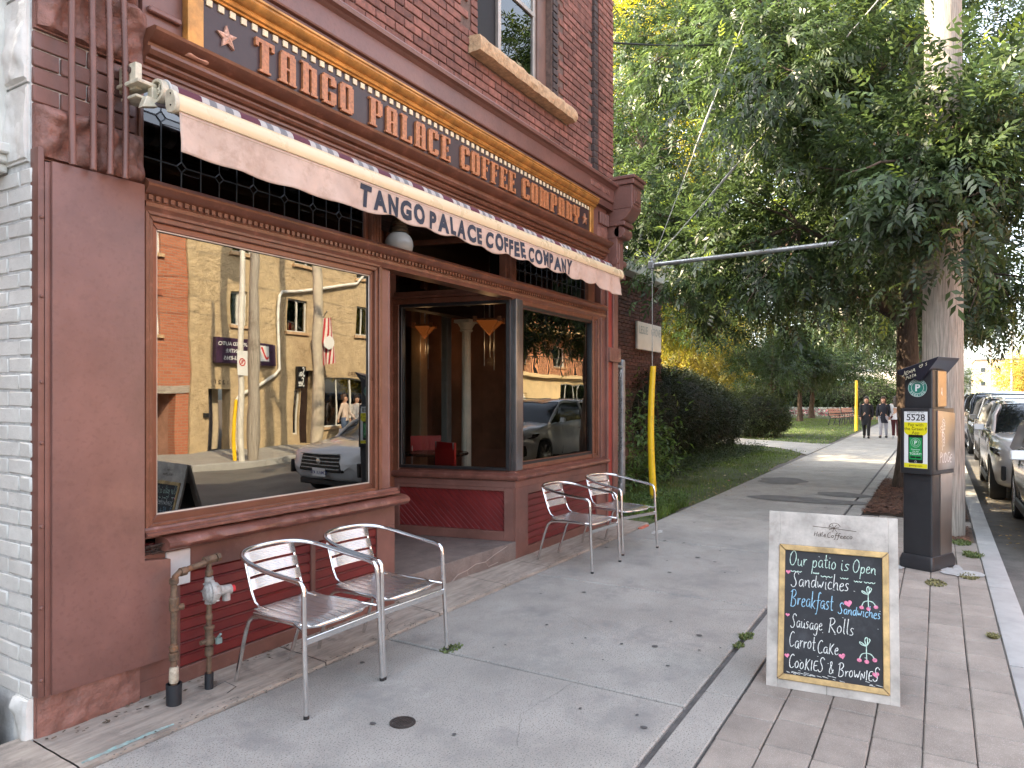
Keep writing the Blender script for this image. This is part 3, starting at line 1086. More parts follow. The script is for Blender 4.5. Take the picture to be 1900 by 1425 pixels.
cp('return_wall', MB().box(3.90, 3.98, 3.54, 4.72, 0, .86).box(3.92, 3.97, 3.54, 4.72, .86, .93).box(3.92, 3.97, 3.54, 3.60, .93, 3.2).box(3.92, 3.97, 4.66, 4.72, .93, 3.2).box(3.92, 3.97, 3.60, 4.66, 2.5, 3.2), MAUVE, parent=bay, smooth=0)
cp('return_glass', MB().box(3.94, 3.946, 3.60, 4.66, .93, 2.5), glass_mat('side_glass', .0, (.6, .62, .6), .01), parent=bay, smooth=0)

sill_prof = [(-.05, .868), (.03, .868), (.045, .86), (.055, .845), (.045, .832), (.075, .825), (.10, .815), (.112, .80), (.10, .783), (.075, .775), (.06, .765), (.06, .745), (-.05, .745)]


def worn(mb, seed, a=.004):
    q = MB()
    q.f = mb.f
    q.v = [(x, y + a * nz(x * 6, z * 30, seed, 1.5), z + a * .8 * nz(x * 7, z * 30, seed + 5, 1.3)) for x, y, z in mb.v]
    return q


def run_fine(prof, x0, x1, y, step=.03):
    return run(prof, x0, x1, y, step)


cp('sill_moulding', worn(run_fine([(-.05, .895), (.02, .895), (.028, .885), (.028, .874), (.048, .868), (.048, .855), (.03, .85), (-.05, .85)], 2.092, 4.02, 3.42), 1, .002), TRIM_WORN, parent=bay, smooth=25)
cp('sill_ledge', worn(run_fine([(-.05, .842), (.03, .838), (.06, .828), (.078, .812), (.080, .795), (.066, .776), (.035, .764), (-.05, .762)], 2.19, 4.095, 3.42), 2, .006), TRIM_WORN, parent=bay, smooth=40)
cp('sill_underboard', MB().box(2.10, 4.05, 3.432, 3.50, .835, .87), TRIM_WORN, parent=bay, smooth=0)
# rotten, splintered end of the ledge over the cover panel
rot = MB()
rg = random.Random(5)
for k in range(34):
    x = 2.088 + rg.random() * .13
    z = .752 + rg.random() * .05
    l = .03 + rg.random() * .06
    rot.tube([(x, 3.40 + rg.random() * .03, z), (x + l, 3.38 + rg.random() * .05, z + rg.uniform(-.01, .022))], [.004, .0015], 5)
cp('rotten_sill_end', rot, mat('rotten_wood', (.045, .025, .018), .9, island=.5), parent=bay, kind='stuff')

# panel below: rails, stiles and red boards
cp('panel_rail', MB().box(2.09, 4.05, 3.446, 3.50, .62, .765).box(2.09, 4.05, 3.446, 3.50, .015, .115).box(2.09, 2.32, 3.446, 3.50, .115, .62).box(3.86, 4.05, 3.446, 3.50, .115, .62), MAUVE, parent=bay, bev=.003)
cp('panel_stile', MB().box(3.24, 3.275, 3.448, 3.50, .115, .62), MAUVE, parent=bay, bev=.003)
cp('panel_back', MB().box(2.1, 4.04, 3.478, 3.52, .0, .80), RED, parent=bay, smooth=0)
boards(2.32, 3.24, .115, .62, 8, 3.463, 'board', RED, bay)
boards(3.275, 3.86, .115, .62, 8, 3.463, 'board', RED, bay)
cp('bay_back_wall', MB().box(2.1, 3.9, 4.05, 4.07, 0.0, 3.2), mat('dark_interior_sheet', (.015, .011, .01), .9), parent=bay, smooth=0)  # near-black sheet in place of the dark interior behind the glass

# ================= transom band
TB, TT = 2.655, 3.195
tr = cp('transom_band', MB().box(2.10, 7.84, 3.455, 3.56, 3.165, 3.20).box(3.80, 3.90, 3.44, 3.55, TB, 3.165).box(3.765, 3.80, 3.475, 3.55, TB, 3.165)
        .box(5.665, 5.70, 3.475, 3.55, TB, 3.165).box(5.70, 5.80, 3.44, 3.55, TB, 3.165).box(5.80, 5.835, 3.475, 3.55, TB, 3.165).box(7.44, 7.62, 3.45, 3.55, TB, 3.165).box(2.10, 2.125, 3.455, 3.55, TB, 3.165), TRIM, bev=.006)
flu = MB()
for xx in (3.82, 3.85, 3.88, 5.72, 5.75, 5.78):
    flu.box(xx - .006, xx + .006, 3.432, 3.44, TB, 3.165)
cp('mullion_reeds', flu, TRIM, parent=tr, bev=.002)


def transom_glass(x0, x1, nx, tag_):
    """leaded light: columns of clipped panes with a small diamond between them"""
    z0, z1 = TB, 3.165
    rows_ = [z0, z0 + .135, z0 + .37, z1]
    w = (x1 - x0) / nx
    dm = .028
    LG = glass_mat('leaded_glass', .02, (.25, .2, .2), .05)
    LG2 = glass_mat('leaded_glass_pale', .05, (.3, .25, .25), .08)
    came = MB()
    yy = 3.50
    for i in range(nx):
        for j in range(3):
            a, b = x0 + i * w, x0 + (i + 1) * w
            c, d = rows_[j], rows_[j + 1]
            # diamonds sit at every second crossing
            def dd(ii, jj):
                return dm if 0 < jj < 3 and 0 < ii < nx and (ii + jj) % 2 == 1 and jj == 1 else (dm if jj == 2 and ii % 2 == 1 and 0 < ii < nx else 0)
            k00, k10, k11, k01 = dd(i, j), dd(i + 1, j), dd(i + 1, j + 1), dd(i, j + 1)
            poly = []
            poly += [(a, c + k00), (a + k00, c)] if k00 else [(a, c)]
            poly += [(b - k10, c), (b, c + k10)] if k10 else [(b, c)]
            poly += [(b, d - k11), (b - k11, d)] if k11 else [(b, d)]
            poly += [(a + k01, d), (a, d - k01)] if k01 else [(a, d)]
            cx, cz = (a + b) / 2, (c + d) / 2
            m2 = MB().prism([((x - cx) * .985, (z - cz) * .985) for x, z in poly], -.002, .002)
            o = bpy.data.objects.new('pane', mesh_from('pane', m2, LG2 if j == 2 else LG, smooth=0))
            link(o, tr, WM[tr].inverted() @ T(cx, yy, cz, rx=random.uniform(-.03, .03), rz=random.uniform(-.03, .03)))
            for p, q in zip(poly, poly[1:] + poly[:1]):
                came.tube([(p[0], yy - .003, p[1]), (q[0], yy - .003, q[1])], .0038, 5)
    for i in range(1, nx):
        for jj in (1, 2):
            if (jj == 1 and (i + jj) % 2 == 1) or (jj == 2 and i % 2 == 1):
                o = bpy.data.objects.new('pane', mesh_from('pane', MB().prism([(-dm, 0), (0, -dm), (dm, 0), (0, dm)], -.002, .002), LG, smooth=0))
                link(o, tr, WM[tr].inverted() @ T(x0 + i * w, yy, rows_[jj]))
    cp('lead_came', came, LEAD, parent=tr)


transom_glass(2.125, 3.765, 14, 0)
transom_glass(5.835, 7.44, 14, 1)
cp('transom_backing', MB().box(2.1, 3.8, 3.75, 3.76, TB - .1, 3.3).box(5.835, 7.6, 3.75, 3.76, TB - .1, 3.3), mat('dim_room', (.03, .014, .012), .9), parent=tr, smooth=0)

# ================= architrave, sign field, cornice
arch = [(-.05, 3.185), (.02, 3.185), (.02, 3.205), (.032, 3.212), (.032, 3.228), (.05, 3.235), (.06, 3.25), (.06, 3.262), (.085, 3.27), (.10, 3.29), (.10, 3.305), (.075, 3.312), (.08, 3.33), (.12, 3.35), (.145, 3.375), (.15, 3.39), (.13, 3.40), (-.05, 3.40)]
cp('architrave', run(arch, 2.10, 7.86, 3.46), TRIM, smooth=20)
cp('frieze_field', MB().box(2.10, 7.9, 3.43, 3.52, 3.39, 3.94), MAUVE_FLAT, smooth=0)
cp('field_moulding', MB().box(2.12, 2.30, 3.40, 3.43, 3.50, 3.53), MAUVE, bev=.006)
cp('field_moulding', MB().box(2.12, 2.30, 3.40, 3.43, 3.74, 3.78), MAUVE, bev=.006)
cap_prof = [(-.05, 3.86), (.02, 3.86), (.03, 3.875), (.05, 3.875), (.05, 3.885), (.085, 3.895), (.09, 3.905), (.09, 4.045), (.105, 4.052), (.12, 4.065), (.15, 4.075), (.155, 4.10), (.15, 4.112), (.03, 4.145), (-.05, 4.145)]
cp('cornice', run(cap_prof, XL - .02, 8.0, 3.45), MAUVE_FLAT, smooth=20)
cp('cornice_soffit', MB().box(1.62, 8.0, 3.37, 3.44, 3.80, 3.875), mat('painted_shadow_board', (.10, .04, .03), .6), smooth=0)  # shadow gap under the cornice put into a dark board colour

# ================= recess: splayed window, door, landing, ceiling
SA = R(102)
sp0 = Vector((5.745, 3.43, 0))
sdirv = Vector((math.cos(SA), math.sin(SA), 0))
SLEN = 1.30


def MS(off=0):
    """local frame of the splayed window: x along the window going inwards, y = inward normal (away from the recess)"""
    return Matrix.Translation(sp0) @ Matrix.Rotation(SA, 4, 'Z') @ Matrix.Scale(-1, 4, (0, 1, 0))


def sp(mb):
    q = MB()
    M_ = MS()
    q.v = [tuple(M_ @ Vector(p)) for p in mb.v]
    q.f = mb.f
    return q


rb = cp('right_bay', mitre_frame(5.84, 7.62, .86, 2.485, .045, 3.415, 3.56), TRIM, 'cafe window bay beside the entrance recess', bev=.004)
cp('bay_casing', mitre_frame(7.44 + .02, 7.62, .86, 2.485, .02, 3.402, 3.414), TRIM, parent=rb, bev=.003)
cp('inner_frame', MB().box(5.885, 7.575, 3.43, 3.50, .905, .935).box(5.885, 7.575, 3.43, 3.50, 2.41, 2.44).box(5.885, 5.915, 3.43, 3.50, .935, 2.41).box(7.49, 7.575, 3.43, 3.50, .935, 2.41), TRIM, parent=rb, bev=.003)
cp('metal_frame', mitre_frame(5.865, 7.50, .895, 2.45, .035, 3.422, 3.48), GREYMET, parent=rb, bev=.003)
cp('glass', MB().box(5.90, 7.465, 3.45, 3.456, .93, 2.415), glass_mat('bay_glass', .09, (.75, .77, .75), .035), parent=rb, smooth=0)
cp('corner_post', MB().prism([(5.742, 3.405), (5.865, 3.405), (5.865, 3.48), (5.80, 3.52), (5.735, 3.50)], .86, 2.485, axis='z'), mat('satin_dark_metal', (.22, .21, .21), .30, metal=.85, var=.1), parent=rb, bev=.008, seg=2)
# splay
cp('splay_frame', sp(MB().box(.03, SLEN - .10, -.03, .05, .86, .885).box(.03, SLEN - .10, -.03, .05, 2.445, 2.475).box(.03, .075, -.03, .05, .885, 2.445).box(SLEN - .13, SLEN - .10, -.03, .05, .885, 2.445)), GREYMET, parent=rb, bev=.004)
cp('splay_stile', sp(MB().box(SLEN - .10, SLEN + .01, -.035, .05, .76, 2.475)), TRIM, parent=rb, bev=.006)
cp('splay_glass', sp(MB().box(.075, SLEN - .13, .008, .014, .885, 2.445)), glass_mat('splay_glass', .02, (.93, .94, .92), .02), parent=rb, smooth=0)
cp('splay_transom_rail', sp(MB().box(0, SLEN + .1, -.035, .06, 2.475, 2.53).box(0, SLEN + .1, -.055, .06, 2.53, 2.555).box(0, SLEN + .1, -.02, .06, 2.555, 2.60).box(0, SLEN + .1, -.03, .06, 3.05, 3.1)), TRIM, parent=rb, bev=.005)
cp('splay_transom_glass', sp(MB().box(.04, SLEN - .04, .01, .015, 2.60, 3.05)), glass_mat('transom_clear', .0, (.7, .7, .7), .01), parent=rb, smooth=0)
ledge = [(0, .86), (.02, .86), (.03, .85), (.03, .84), (.05, .835), (.085, .815), (.088, .795), (.075, .775), (.04, .762), (0, .76)]
e0 = sp0 + sdirv * SLEN
cp('ledge', worn(run_xy([(o - .02, z) for o, z in ledge], [(e0.x, e0.y), (sp0.x + .004, sp0.y)] + [(x, 3.43) for x in np.linspace(5.80, 7.86, 50)]), 6, .003), TRIM_WORN, parent=rb, smooth=40)
cp('bay_apron', run_xy([(.0, .70), (.018, .70), (.018, .762), (0, .762)], [(e0.x, e0.y), (sp0.x, sp0.y), (7.86, 3.43)]).box(5.748, 5.985, 3.415, 3.47, .015, .70).box(7.60, 7.87, 3.415, 3.47, .015, .70).box(5.985, 7.60, 3.415, 3.47, .62, .70).box(5.985, 7.60, 3.415, 3.47, .015, .115), MAUVE, parent=rb, bev=.003)
cp('panel_back', MB().box(5.78, 7.86, 3.455, 3.50, .0, .86), RED, parent=rb, smooth=0)
boards(5.985, 7.60, .115, .62, 8, 3.435, 'board', RED, rb)
# splay lower panel: frame and diagonal boards
LZ = .195
cp('splay_panel_frame', sp(MB().box(.0, .10, -.012, .05, LZ, .70).box(SLEN - .09, SLEN, -.012, .05, LZ, .70).box(.10, SLEN - .09, -.012, .05, LZ, .285).box(.10, SLEN - .09, -.012, .05, .665, .76).box(0, SLEN, .0, .06, .0, LZ)), MAUVE, parent=rb, bev=.003)
cp('splay_panel_back', sp(MB().box(.0, SLEN, .03, .05, LZ, .86)), RED, parent=rb, smooth=0)
a0, a1, b0, b1 = .10, SLEN - .09, .285, .665
step_ = .062
t = a0 - (b1 - b0)
while t < a1:
    # clip the slanted strip to the panel rectangle
    poly = []
    w_ = step_ - .004
    quad = [(t, b0), (t + w_, b0), (t + w_ + (b1 - b0), b1), (t + (b1 - b0), b1)]
    def clip(poly, f, g):
        out = []
        for p, q in zip(poly, poly[1:] + poly[:1]):
            fp, fq = f(p), f(q)
            if fp >= 0: out.append(p)
            if fp * fq < 0:
                s = fp / (fp - fq)
                out.append((p[0] + (q[0] - p[0]) * s, p[1] + (q[1] - p[1]) * s))
        return out
    poly = clip(quad, lambda p: p[0] - a0, 0)
    if len(poly) > 2: poly = clip(poly, lambda p: a1 - p[0], 0)
    if len(poly) > 2:
        cp('diagonal_board', sp(MB().prism(poly, .006, .028)), RED, parent=rb, bev=.003)
    t += step_
# landing
Lp = [(3.98, 3.475), (5.755, 3.415), (5.765, 3.43), (e0.x + .02, e0.y), (5.42, 4.9), (3.98, 4.9)]
land = MB()
land.prism(Lp, .0, LZ, axis='z')
cp('landing', land, mat('brown_concrete_landing', (.155, .125, .11), .85, var=.2, scale=5, bump=.6, bscale=120, bdist=.005, speck=(.33, .28, .25), speck_scale=240, speck_amt=.07, stain=(.10, .08, .07), stain_amt=.2), bev=.012, seg=2)
crk = MB()
for pts in ([(4.75, .02), (4.85, .07), (4.98, .08), (5.10, .11), (5.25, .10), (5.4, .14), (5.6, .175)], [(4.98, .08), (5.0, .02)], [(5.25, .1), (5.3, .05), (5.45, .06)]):
    pp = [(x, 3.475 - (x - 3.98) / (5.755 - 3.98) * .06 - .001, z + .004 * nz(x * 9, z, 0)) for x, z in pts]
    crk.tube(pp, .0028, 4)
cp('landing_cracks', crk, mat('pale_crack_filler', (.36, .31, .27), .9))
# door wall, parallel to the street
dw = MB()
dw.box(3.95, 4.12, 4.70, 4.78, LZ, 3.2).box(5.36, 5.50, 4.66, 4.78, LZ, 3.2).box(5.12, 5.19, 4.70, 4.78, LZ, 2.52).box(4.12, 5.36, 4.70, 4.78, 2.45, 2.56).box(4.12, 5.36, 4.70, 4.78, 3.05, 3.2)
dwp = cp('door_frame', dw, TRIM, bev=.006)
cp('sidelight', MB().box(5.19, 5.36, 4.735, 4.741, .80, 2.45).box(5.19, 5.36, 4.72, 4.76, LZ, .80), mat('dark_gloss', (.012, .008, .007), .15), parent=dwp, smooth=0)
cp('door', MB().box(4.12, 4.24, 4.71, 4.76, LZ + .01, 2.45).box(5.0, 5.12, 4.71, 4.76, LZ + .01, 2.45).box(4.24, 5.0, 4.71, 4.76, LZ + .01, .9).box(4.24, 5.0, 4.71, 4.76, 2.33, 2.45), TRIM, parent=dwp, bev=.004)
cp('door_glass', MB().box(4.24, 5.0, 4.73, 4.736, .9, 2.33), glass_mat('door_glass', .0, (.6, .6, .6), .01), parent=dwp, smooth=0)
cp('door_transom', MB().box(4.12, 5.36, 4.735, 4.741, 2.56, 3.05), MATS['transom_clear'], parent=dwp, smooth=0)
vc = MB().box(3.9, 7.9, 3.49, 9.9, 3.20, 3.24)
cp('ceiling', vc, mat('brown_ceiling', (.045, .022, .016), .6, var=.2), smooth=0)
for k in range(8):
    cp('ceiling_board', MB().box(3.98, 5.72, 3.56 + k * .14, 3.69 + k * .14, 3.185, 3.20), MATS['brown_ceiling'], bev=.004)
# interior shell
cp('interior_walls', MB().box(3.97, 4.0, 4.8, 9.8, 0, 3.2).box(7.84, 7.86, 3.5, 9.8, 0, 3.2).box(3.97, 7.86, 9.8, 9.85, 0, 3.2), mat('interior_wall', (.20, .085, .05), .7, var=.3, scale=2), smooth=0)
cp('interior_floor', MB().box(3.97, 7.86, 4.78, 9.8, .10, LZ).box(5.80, 7.86, 3.50, 4.78, .10, LZ), mat('interior_floor', (.06, .035, .025), .4), smooth=0)

# ================= right end: pilaster strips, number plate, console bracket
cp('end_casing', MB().box(7.62, 7.70, 3.42, 3.56, .74, 2.655).box(7.70, 7.715, 3.405, 3.56, .74, 3.18).box(7.715, 7.86, 3.425, 3.56, 0, 3.18), MAUVE, bev=.006)
cp('end_reed', MB().box(7.86, 7.885, 3.39, 3.56, 0.0, 3.18), MAUVE, bev=.006)
cp('red_pilaster', MB().box(7.885, 8.06, 3.425, 3.6, 0.0, 3.2), REDCOL, smooth=0)
cp('end_wall', MB().box(8.06, 8.20, 3.40, 3.60, 0, 4.1).box(8.0, 8.19, 3.6, 3.95, 0, 4.1).box(7.84, 8.0, 3.45, 3.6, 3.15, 4.1), MAUVE, bev=.006)
np_ = cp('number_plate', MB().box(7.87, 8.21, 3.365, 3.43, 1.985, 2.155), MAUVE, 'carved block with the house number', bev=.01, seg=2)
nt = text_mb('150', .15, .012, space=1.05)
nt = warp(nt, lambda x, y, z: (7.915 + x, 3.36, 2.012 + z))
q = MB(); q.merge(nt); q.v += [(x, 3.372, z) for x, y, z in nt.v]
cp('number', nt, MAUVE_STONE, parent=np_, smooth=0)
br = MB()
# console: pedestal capital with panel, scrolls and long volute block
br.box(7.95, 8.30, 3.10, 3.5, 4.10, 4.16).box(7.93, 8.32, 3.08, 3.5, 4.16, 4.20).box(7.98, 8.27, 3.13, 3.5, 3.82, 4.10)
br.prism([(3.13, 3.82), (3.5, 3.82), (3.5, 3.66), (3.30, 3.66), (3.20, 3.72)], 7.98, 8.27, axis='x')
br.box(7.96, 8.26, 3.22, 3.5, 3.62, 3.67)
bk = cp('console_bracket', br, MAUVE_FLAT, 'carved console bracket ending the cornice', bev=.006)
cp('bracket_panel', MB().box(8.03, 8.22, 3.118, 3.131, 3.87, 4.06).box(8.06, 8.19, 3.108, 3.119, 3.90, 4.03), MAUVE, parent=bk, bev=.003)
vol = MB()
vol.tube([(7.99, 3.30, 3.55), (8.25, 3.30, 3.55)], .07, 18)
vol.box(7.99, 8.25, 3.30, 3.5, 3.48, 3.62)
vol.box(8.00, 8.20, 3.33, 3.5, 3.02, 3.5).box(7.98, 8.22, 3.31, 3.5, 3.0, 3.05).box(8.04, 8.16, 3.315, 3.34, 3.10, 3.42)
vol.tube([(7.99, 3.36, 3.20), (8.28, 3.36, 3.20)], .045, 14)
cp('bracket_scroll', vol, MAUVE_FLAT, parent=bk, bev=.005)
fl2 = MB()
for k in range(6):
    fl2.box(7.665 + k * .045, 7.69 + k * .045, 3.40, 3.43, 3.60, 3.74)
cp('fluted_block', fl2, MAUVE, bev=.005)
cp('frieze_relief', rock_face(7.64, 7.94, 3.42, 3.58, 3.43, 3.45, .015, 51), MAUVE_STONE, smooth=60)
cp('frieze_relief', rock_face(7.3, 7.92, 3.95, 4.02, 3.36, 3.38, .012, 55), MAUVE_STONE, smooth=60)

# ================= white box, gas pipe with regulator
solo('junction_box', MB().box(2.232, 2.372, 3.435, 3.47, .56, .745), mat('grey_white_plastic', (.55, .53, .52), .6), 'small pale grey square cover plate behind the gas pipe', 'cover plate', bev=.004)
gp = thing('gas_pipe', 'rusty gas pipe loop with grey regulator standing against the red boards', 'gas pipe', (2.16, 3.27, 0))


def gpp(n, mb, m, **k):
    return part(n, mb, m, gp, world=True, **k)


def collar(x, y, z, r, h, n=14):
    return MB().lathe([(r * .8, -h / 2), (r, -h / 2 + .004), (r, h / 2 - .004), (r * .8, h / 2)], n, M=T(x, y, z))


x1_, y1_, x2_, y2_ = 2.165, 3.27, 2.375, 3.285
mb = MB().tube([(x1_, y1_, .02), (x1_, y1_, .62), (x1_ + .006, y1_, .655), (x1_ + .03, y1_, .672), (2.30, y1_ + .006, .685), (x2_ + .05, y2_, .70)], .0155, 12)
mb.merge(collar(x1_, y1_, .26, .024, .04)).merge(collar(x1_, y1_, .30, .022, .03)).merge(collar(x1_, y1_, .52, .023, .07)).tube([(x1_, y1_, .50), (x1_ + .045, y1_ - .01, .50)], [.014, .017], 8)
mb.merge(collar(x1_, y1_, .635, .023, .03)).tube([(x1_ + .035, y1_, .672), (x1_ + .065, y1_, .674)], .022, 12).tube([(x2_ - .03, y2_, .698), (x2_ + .035, y2_, .702)], .0215, 12).tube([(x2_ + .042, y2_, .702), (x2_ + .062, y2_, .703)], .024, 6)
gpp('pipe', mb, RUST)
mb = MB().tube([(x2_, y2_, .03), (x2_, y2_, .70)], .013, 12)
for z, r, h in ((.27, .026, .03), (.31, .021, .06), (.345, .027, .02), (.22, .022, .05), (.63, .020, .03), (.40, .018, .03)):
    mb.merge(collar(x2_, y2_, z, r, h))
mb.tube([(x2_ - .05, y2_, .275), (x2_ + .03, y2_, .275)], [.012, .016], 8)
gpp('riser', mb, RUST)
gpp('valve_handle', MB().tube([(x2_ + .03, y2_ - .02, .275), (x2_ + .03, y2_ - .055, .31)], .007, 6).box(x2_ + .02, x2_ + .05, y2_ - .04, y2_ - .025, .255, .285), mat('patina_brass', (.25, .32, .30), .6, metal=.4))
reg = MB()
Mr = T(x2_ + .0, y2_ - .03, .54, rz=R(20), ry=R(-90)) @ Matrix.Identity(4)
reg.lathe([(.0001, -.035), (.03, -.034), (.05, -.02), (.053, -.012), (.062, -.010), (.062, .0), (.062, .010), (.053, .012), (.048, .03), (.03, .045), (.026, .05), (.026, .06), (.0001, .062)], 22, M=T(x2_ - .01, y2_ - .03, .535, rz=R(-15), ry=R(90)))
reg.tube([(x2_, y2_, .47), (x2_, y2_, .61)], [.022, .03, ][0], 12)
reg.tube([(x2_ + .03, y2_ - .03, .53), (x2_ + .10, y2_ - .045, .53)], .026, 14)
reg.tube([(x2_ + .075, y2_ - .04, .53), (x2_ + .075, y2_ - .04, .475)], .021, 12)
for k in range(8):
    a = k * math.pi / 4
    reg.tube([(x2_ - .028, y2_ - .03 + .056 * math.cos(a), .535 + .056 * math.sin(a)), (x2_ + .006, y2_ - .035 + .056 * math.cos(a), .535 + .056 * math.sin(a))], .005, 6)
gpp('regulator', reg, mat('grey_cast_regulator', (.36, .35, .33), .6, metal=.2, var=.25, scale=40, bump=.3))
gpp('red_cap', MB().tube([(x2_ + .10, y2_ - .045, .53), (x2_ + .118, y2_ - .049, .53)], .019, 12), mat('red_cap', (.6, .03, .04), .4))
gpp('foot_sleeve', MB().lathe([(.036, .0), (.038, .12), (.030, .12), (.029, .03)], 16, M=T(x1_, y1_, .005)), mat('black_sleeve', (.012, .014, .018), .55, bump=.3), label='wide black sleeve at the foot of the thicker pipe')
gpp('foot_sleeve', MB().lathe([(.022, .0), (.023, .085), (.017, .085), (.016, .03)], 14, M=T(x2_, y2_, .02)), MATS['black_sleeve'], label='narrow black sleeve at the foot of the riser')
gpp('taped_joint', MB().lathe([(.021, .13), (.024, .15), (.022, .20), (.018, .21)], 14, M=T(x1_, y1_, .0)), mat('old_tape', (.42, .36, .27), .8, var=.3, scale=30))
w = MB().tube([(x2_ + .01, y2_ - .02, .03), (x2_ + .06, y2_ - .05, .05), (x2_ + .09, y2_ - .10, .022), (x2_ + .02, y2_ - .12, .018)], .0015, 5)
gpp('loose_wire', w, BLACK)

# ================= conduits up the pier
def conduit(x, name, label, r, ribs, bend):
    n = 60
    zs = np.linspace(2.60, 3.9, n if not ribs else 150)
    pts = [(x + bend * math.sin((z - 2.6) * 4.2), 3.345 + .012 * math.sin((z - 2.6) * 3), z) for z in zs]
    rs = [r * (1.08 + (.16 if (i % 2) else -.10)) if ribs else r for i in range(len(zs))]
    mb = MB().tube(pts, rs, 12)
    o = solo(name, mb, MAUVE, label, 'conduit', smooth=60, loc=(x, 3.345, 2.6))
    return o


conduit(1.722, 'conduit', 'straight smooth mauve painted conduit, first from the white corner', .0145, False, 0)
conduit(1.812, 'conduit', 'ribbed mauve conduit next to the straight smooth one', .0135, True, .006)
conduit(1.890, 'conduit', 'ribbed mauve conduit, middle one of the three ribbed ones', .0135, True, .008)
conduit(1.962, 'conduit', 'ribbed mauve conduit nearest the awning bracket', .0135, True, .010)
0 and cp('conduit_strap', MB().box(1.70, 1.99, 3.325, 3.332, 3.155, 3.175), MAUVE, bev=.002)
# ------------------------------------------------------------------ carved shop sign
sg = thing('shop_sign', 'long dark plum sign board with raised orange wooden letters and gold moulding', 'sign', (4.88, 3.40, 3.385))


def sgp(n, mb, m, **k):
    return part(n, mb, m, k.pop('parent', None) or sg, world=True, **k)


sgp('board', MB().box(2.41, 7.335, 3.392, 3.43, 3.392, 3.735), SIGNBG, bev=.002)
sgp('lower_bead', MB().box(2.40, 7.34, 3.383, 3.40, 3.385, 3.396), CREAM, bev=.002)
gold_prof = [(0, 3.712), (.018, 3.712), (.022, 3.722), (.034, 3.728), (.040, 3.742), (.036, 3.754), (.050, 3.760), (.066, 3.775), (.074, 3.792), (.070, 3.806), (.078, 3.812), (.078, 3.824), (0, 3.83)]
sgp('gold_moulding', run(gold_prof, 2.27, 7.46, 3.395), GOLD, smooth=25)
sgp('gold_post', MB().box(2.315, 2.41, 3.372, 3.43, 3.385, 3.715).box(2.30, 2.42, 3.35, 3.43, 3.365, 3.395), GOLD, bev=.012, seg=3)
sgp('gold_post', MB().box(7.335, 7.42, 3.372, 3.43, 3.385, 3.715).box(7.33, 7.43, 3.35, 3.43, 3.365, 3.395), GOLD, bev=.012, seg=3)
sgp('carved_foot', rock_face(2.29, 2.43, 3.335, 3.372, 3.355, 3.37, .02, 77, 14, 8), mat('peach_carving', (.55, .30, .22), .6), smooth=60)
sq_me = mesh_from('checker_square', MB().box(-.019, .019, -.006, .004, -.019, .019), CREAM, bev=.002)
n_sq = 66
for k in range(n_sq):
    piece('checker_square', sq_me, sg, T(2.45 + (7.30 - 2.45) * k / (n_sq - 1), 3.389, 3.688))

LET = {  # rectangles (x0, z0, x1, z1) on a 6 x 10 field
    'T': [(0, 8.7, 6, 10), (0, 7.4, 1, 8.7), (5, 7.4, 6, 8.7), (1.9, 0, 4.2, 8.7), (1.2, 0, 4.9, .8)],
    'A': [(.5, 0, 2.6, 9.2), (3.6, 0, 5.7, 9.2), (.9, 9.2, 5.3, 10), (2.6, 8.6, 3.6, 9.2), (2.6, 4.2, 3.6, 5), (0, 0, 3.0, .8), (3.3, 0, 6.1, .8)],
    'N': [(.6, 0, 2.7, 10), (0, 9.2, 2.7, 10), (2.7, 8.2, 3.7, 9.6), (3.7, 0, 5.7, 9.2), (0, 0, 3.1, .8), (3.4, 0, 6.1, .8)],
    'G': [(0, .8, 2.2, 9.2), (.6, 9.2, 5, 10), (.6, 0, 5, .8), (2.2, 8.8, 3.4, 9.2), (2.2, .8, 3.4, 1.2), (3.4, 6.6, 5.6, 9.2), (3.4, .8, 5.6, 4.6), (3.0, 3.9, 5.6, 4.6)],
    'O': [(0, .8, 2.2, 9.2), (.6, 9.2, 5, 10), (.6, 0, 5, .8), (2.2, 8.8, 3.4, 9.2), (2.2, .8, 3.4, 1.2), (3.4, .8, 5.6, 9.2)],
    'C': [(0, .8, 2.2, 9.2), (.6, 9.2, 5, 10), (.6, 0, 5, .8), (2.2, 8.8, 3.4, 9.2), (2.2, .8, 3.4, 1.2), (3.4, 6.8, 5.6, 9.2), (3.4, .8, 5.6, 2.6)],
    'P': [(.6, 0, 2.8, 10), (0, 9.2, .6, 10), (0, 0, 3.5, .8), (2.8, 9.3, 5.2, 10), (3.8, 4.8, 5.9, 9.3), (2.8, 4.1, 5.2, 4.8)],
    'L': [(.6, 0, 2.8, 10), (0, 9.2, 3.4, 10), (0, 0, 5.6, 1), (4.7, 1, 5.6, 3.0)],
    'E': [(.6, 0, 2.8, 10), (0, 9.2, 5.4, 10), (4.5, 7.6, 5.4, 9.2), (2.8, 4.7, 4.2, 5.5), (3.6, 4.0, 4.2, 6.2), (0, 0, 5.5, .8), (4.5, .8, 5.5, 2.6)],
    'F': [(.6, 0, 2.8, 10), (0, 9.2, 5.4, 10), (4.5, 7.6, 5.4, 9.2), (2.8, 4.7, 4.2, 5.5), (3.6, 4.0, 4.2, 6.2), (0, 0, 3.5, .8)],
    'M': [(.4, 0, 2.3, 10), (0, 9.2, 2.3, 10), (2.3, 8.4, 3.1, 9.6), (3.1, 0, 5.0, 9.3), (5.0, 8.4, 5.8, 9.6), (5.8, 0, 7.7, 9.3), (0, 0, 2.6, .8), (2.9, 0, 5.3, .8), (5.6, 0, 8.1, .8)],
    'Y': [(0, 4.6, 2.2, 10), (3.6, 4.6, 5.8, 10), (.6, 3.8, 5.2, 4.6), (1.9, 0, 4.1, 3.8), (1.2, 0, 4.8, .8), (0, 9.2, 2.6, 10), (3.2, 9.2, 6.1, 10)],
}


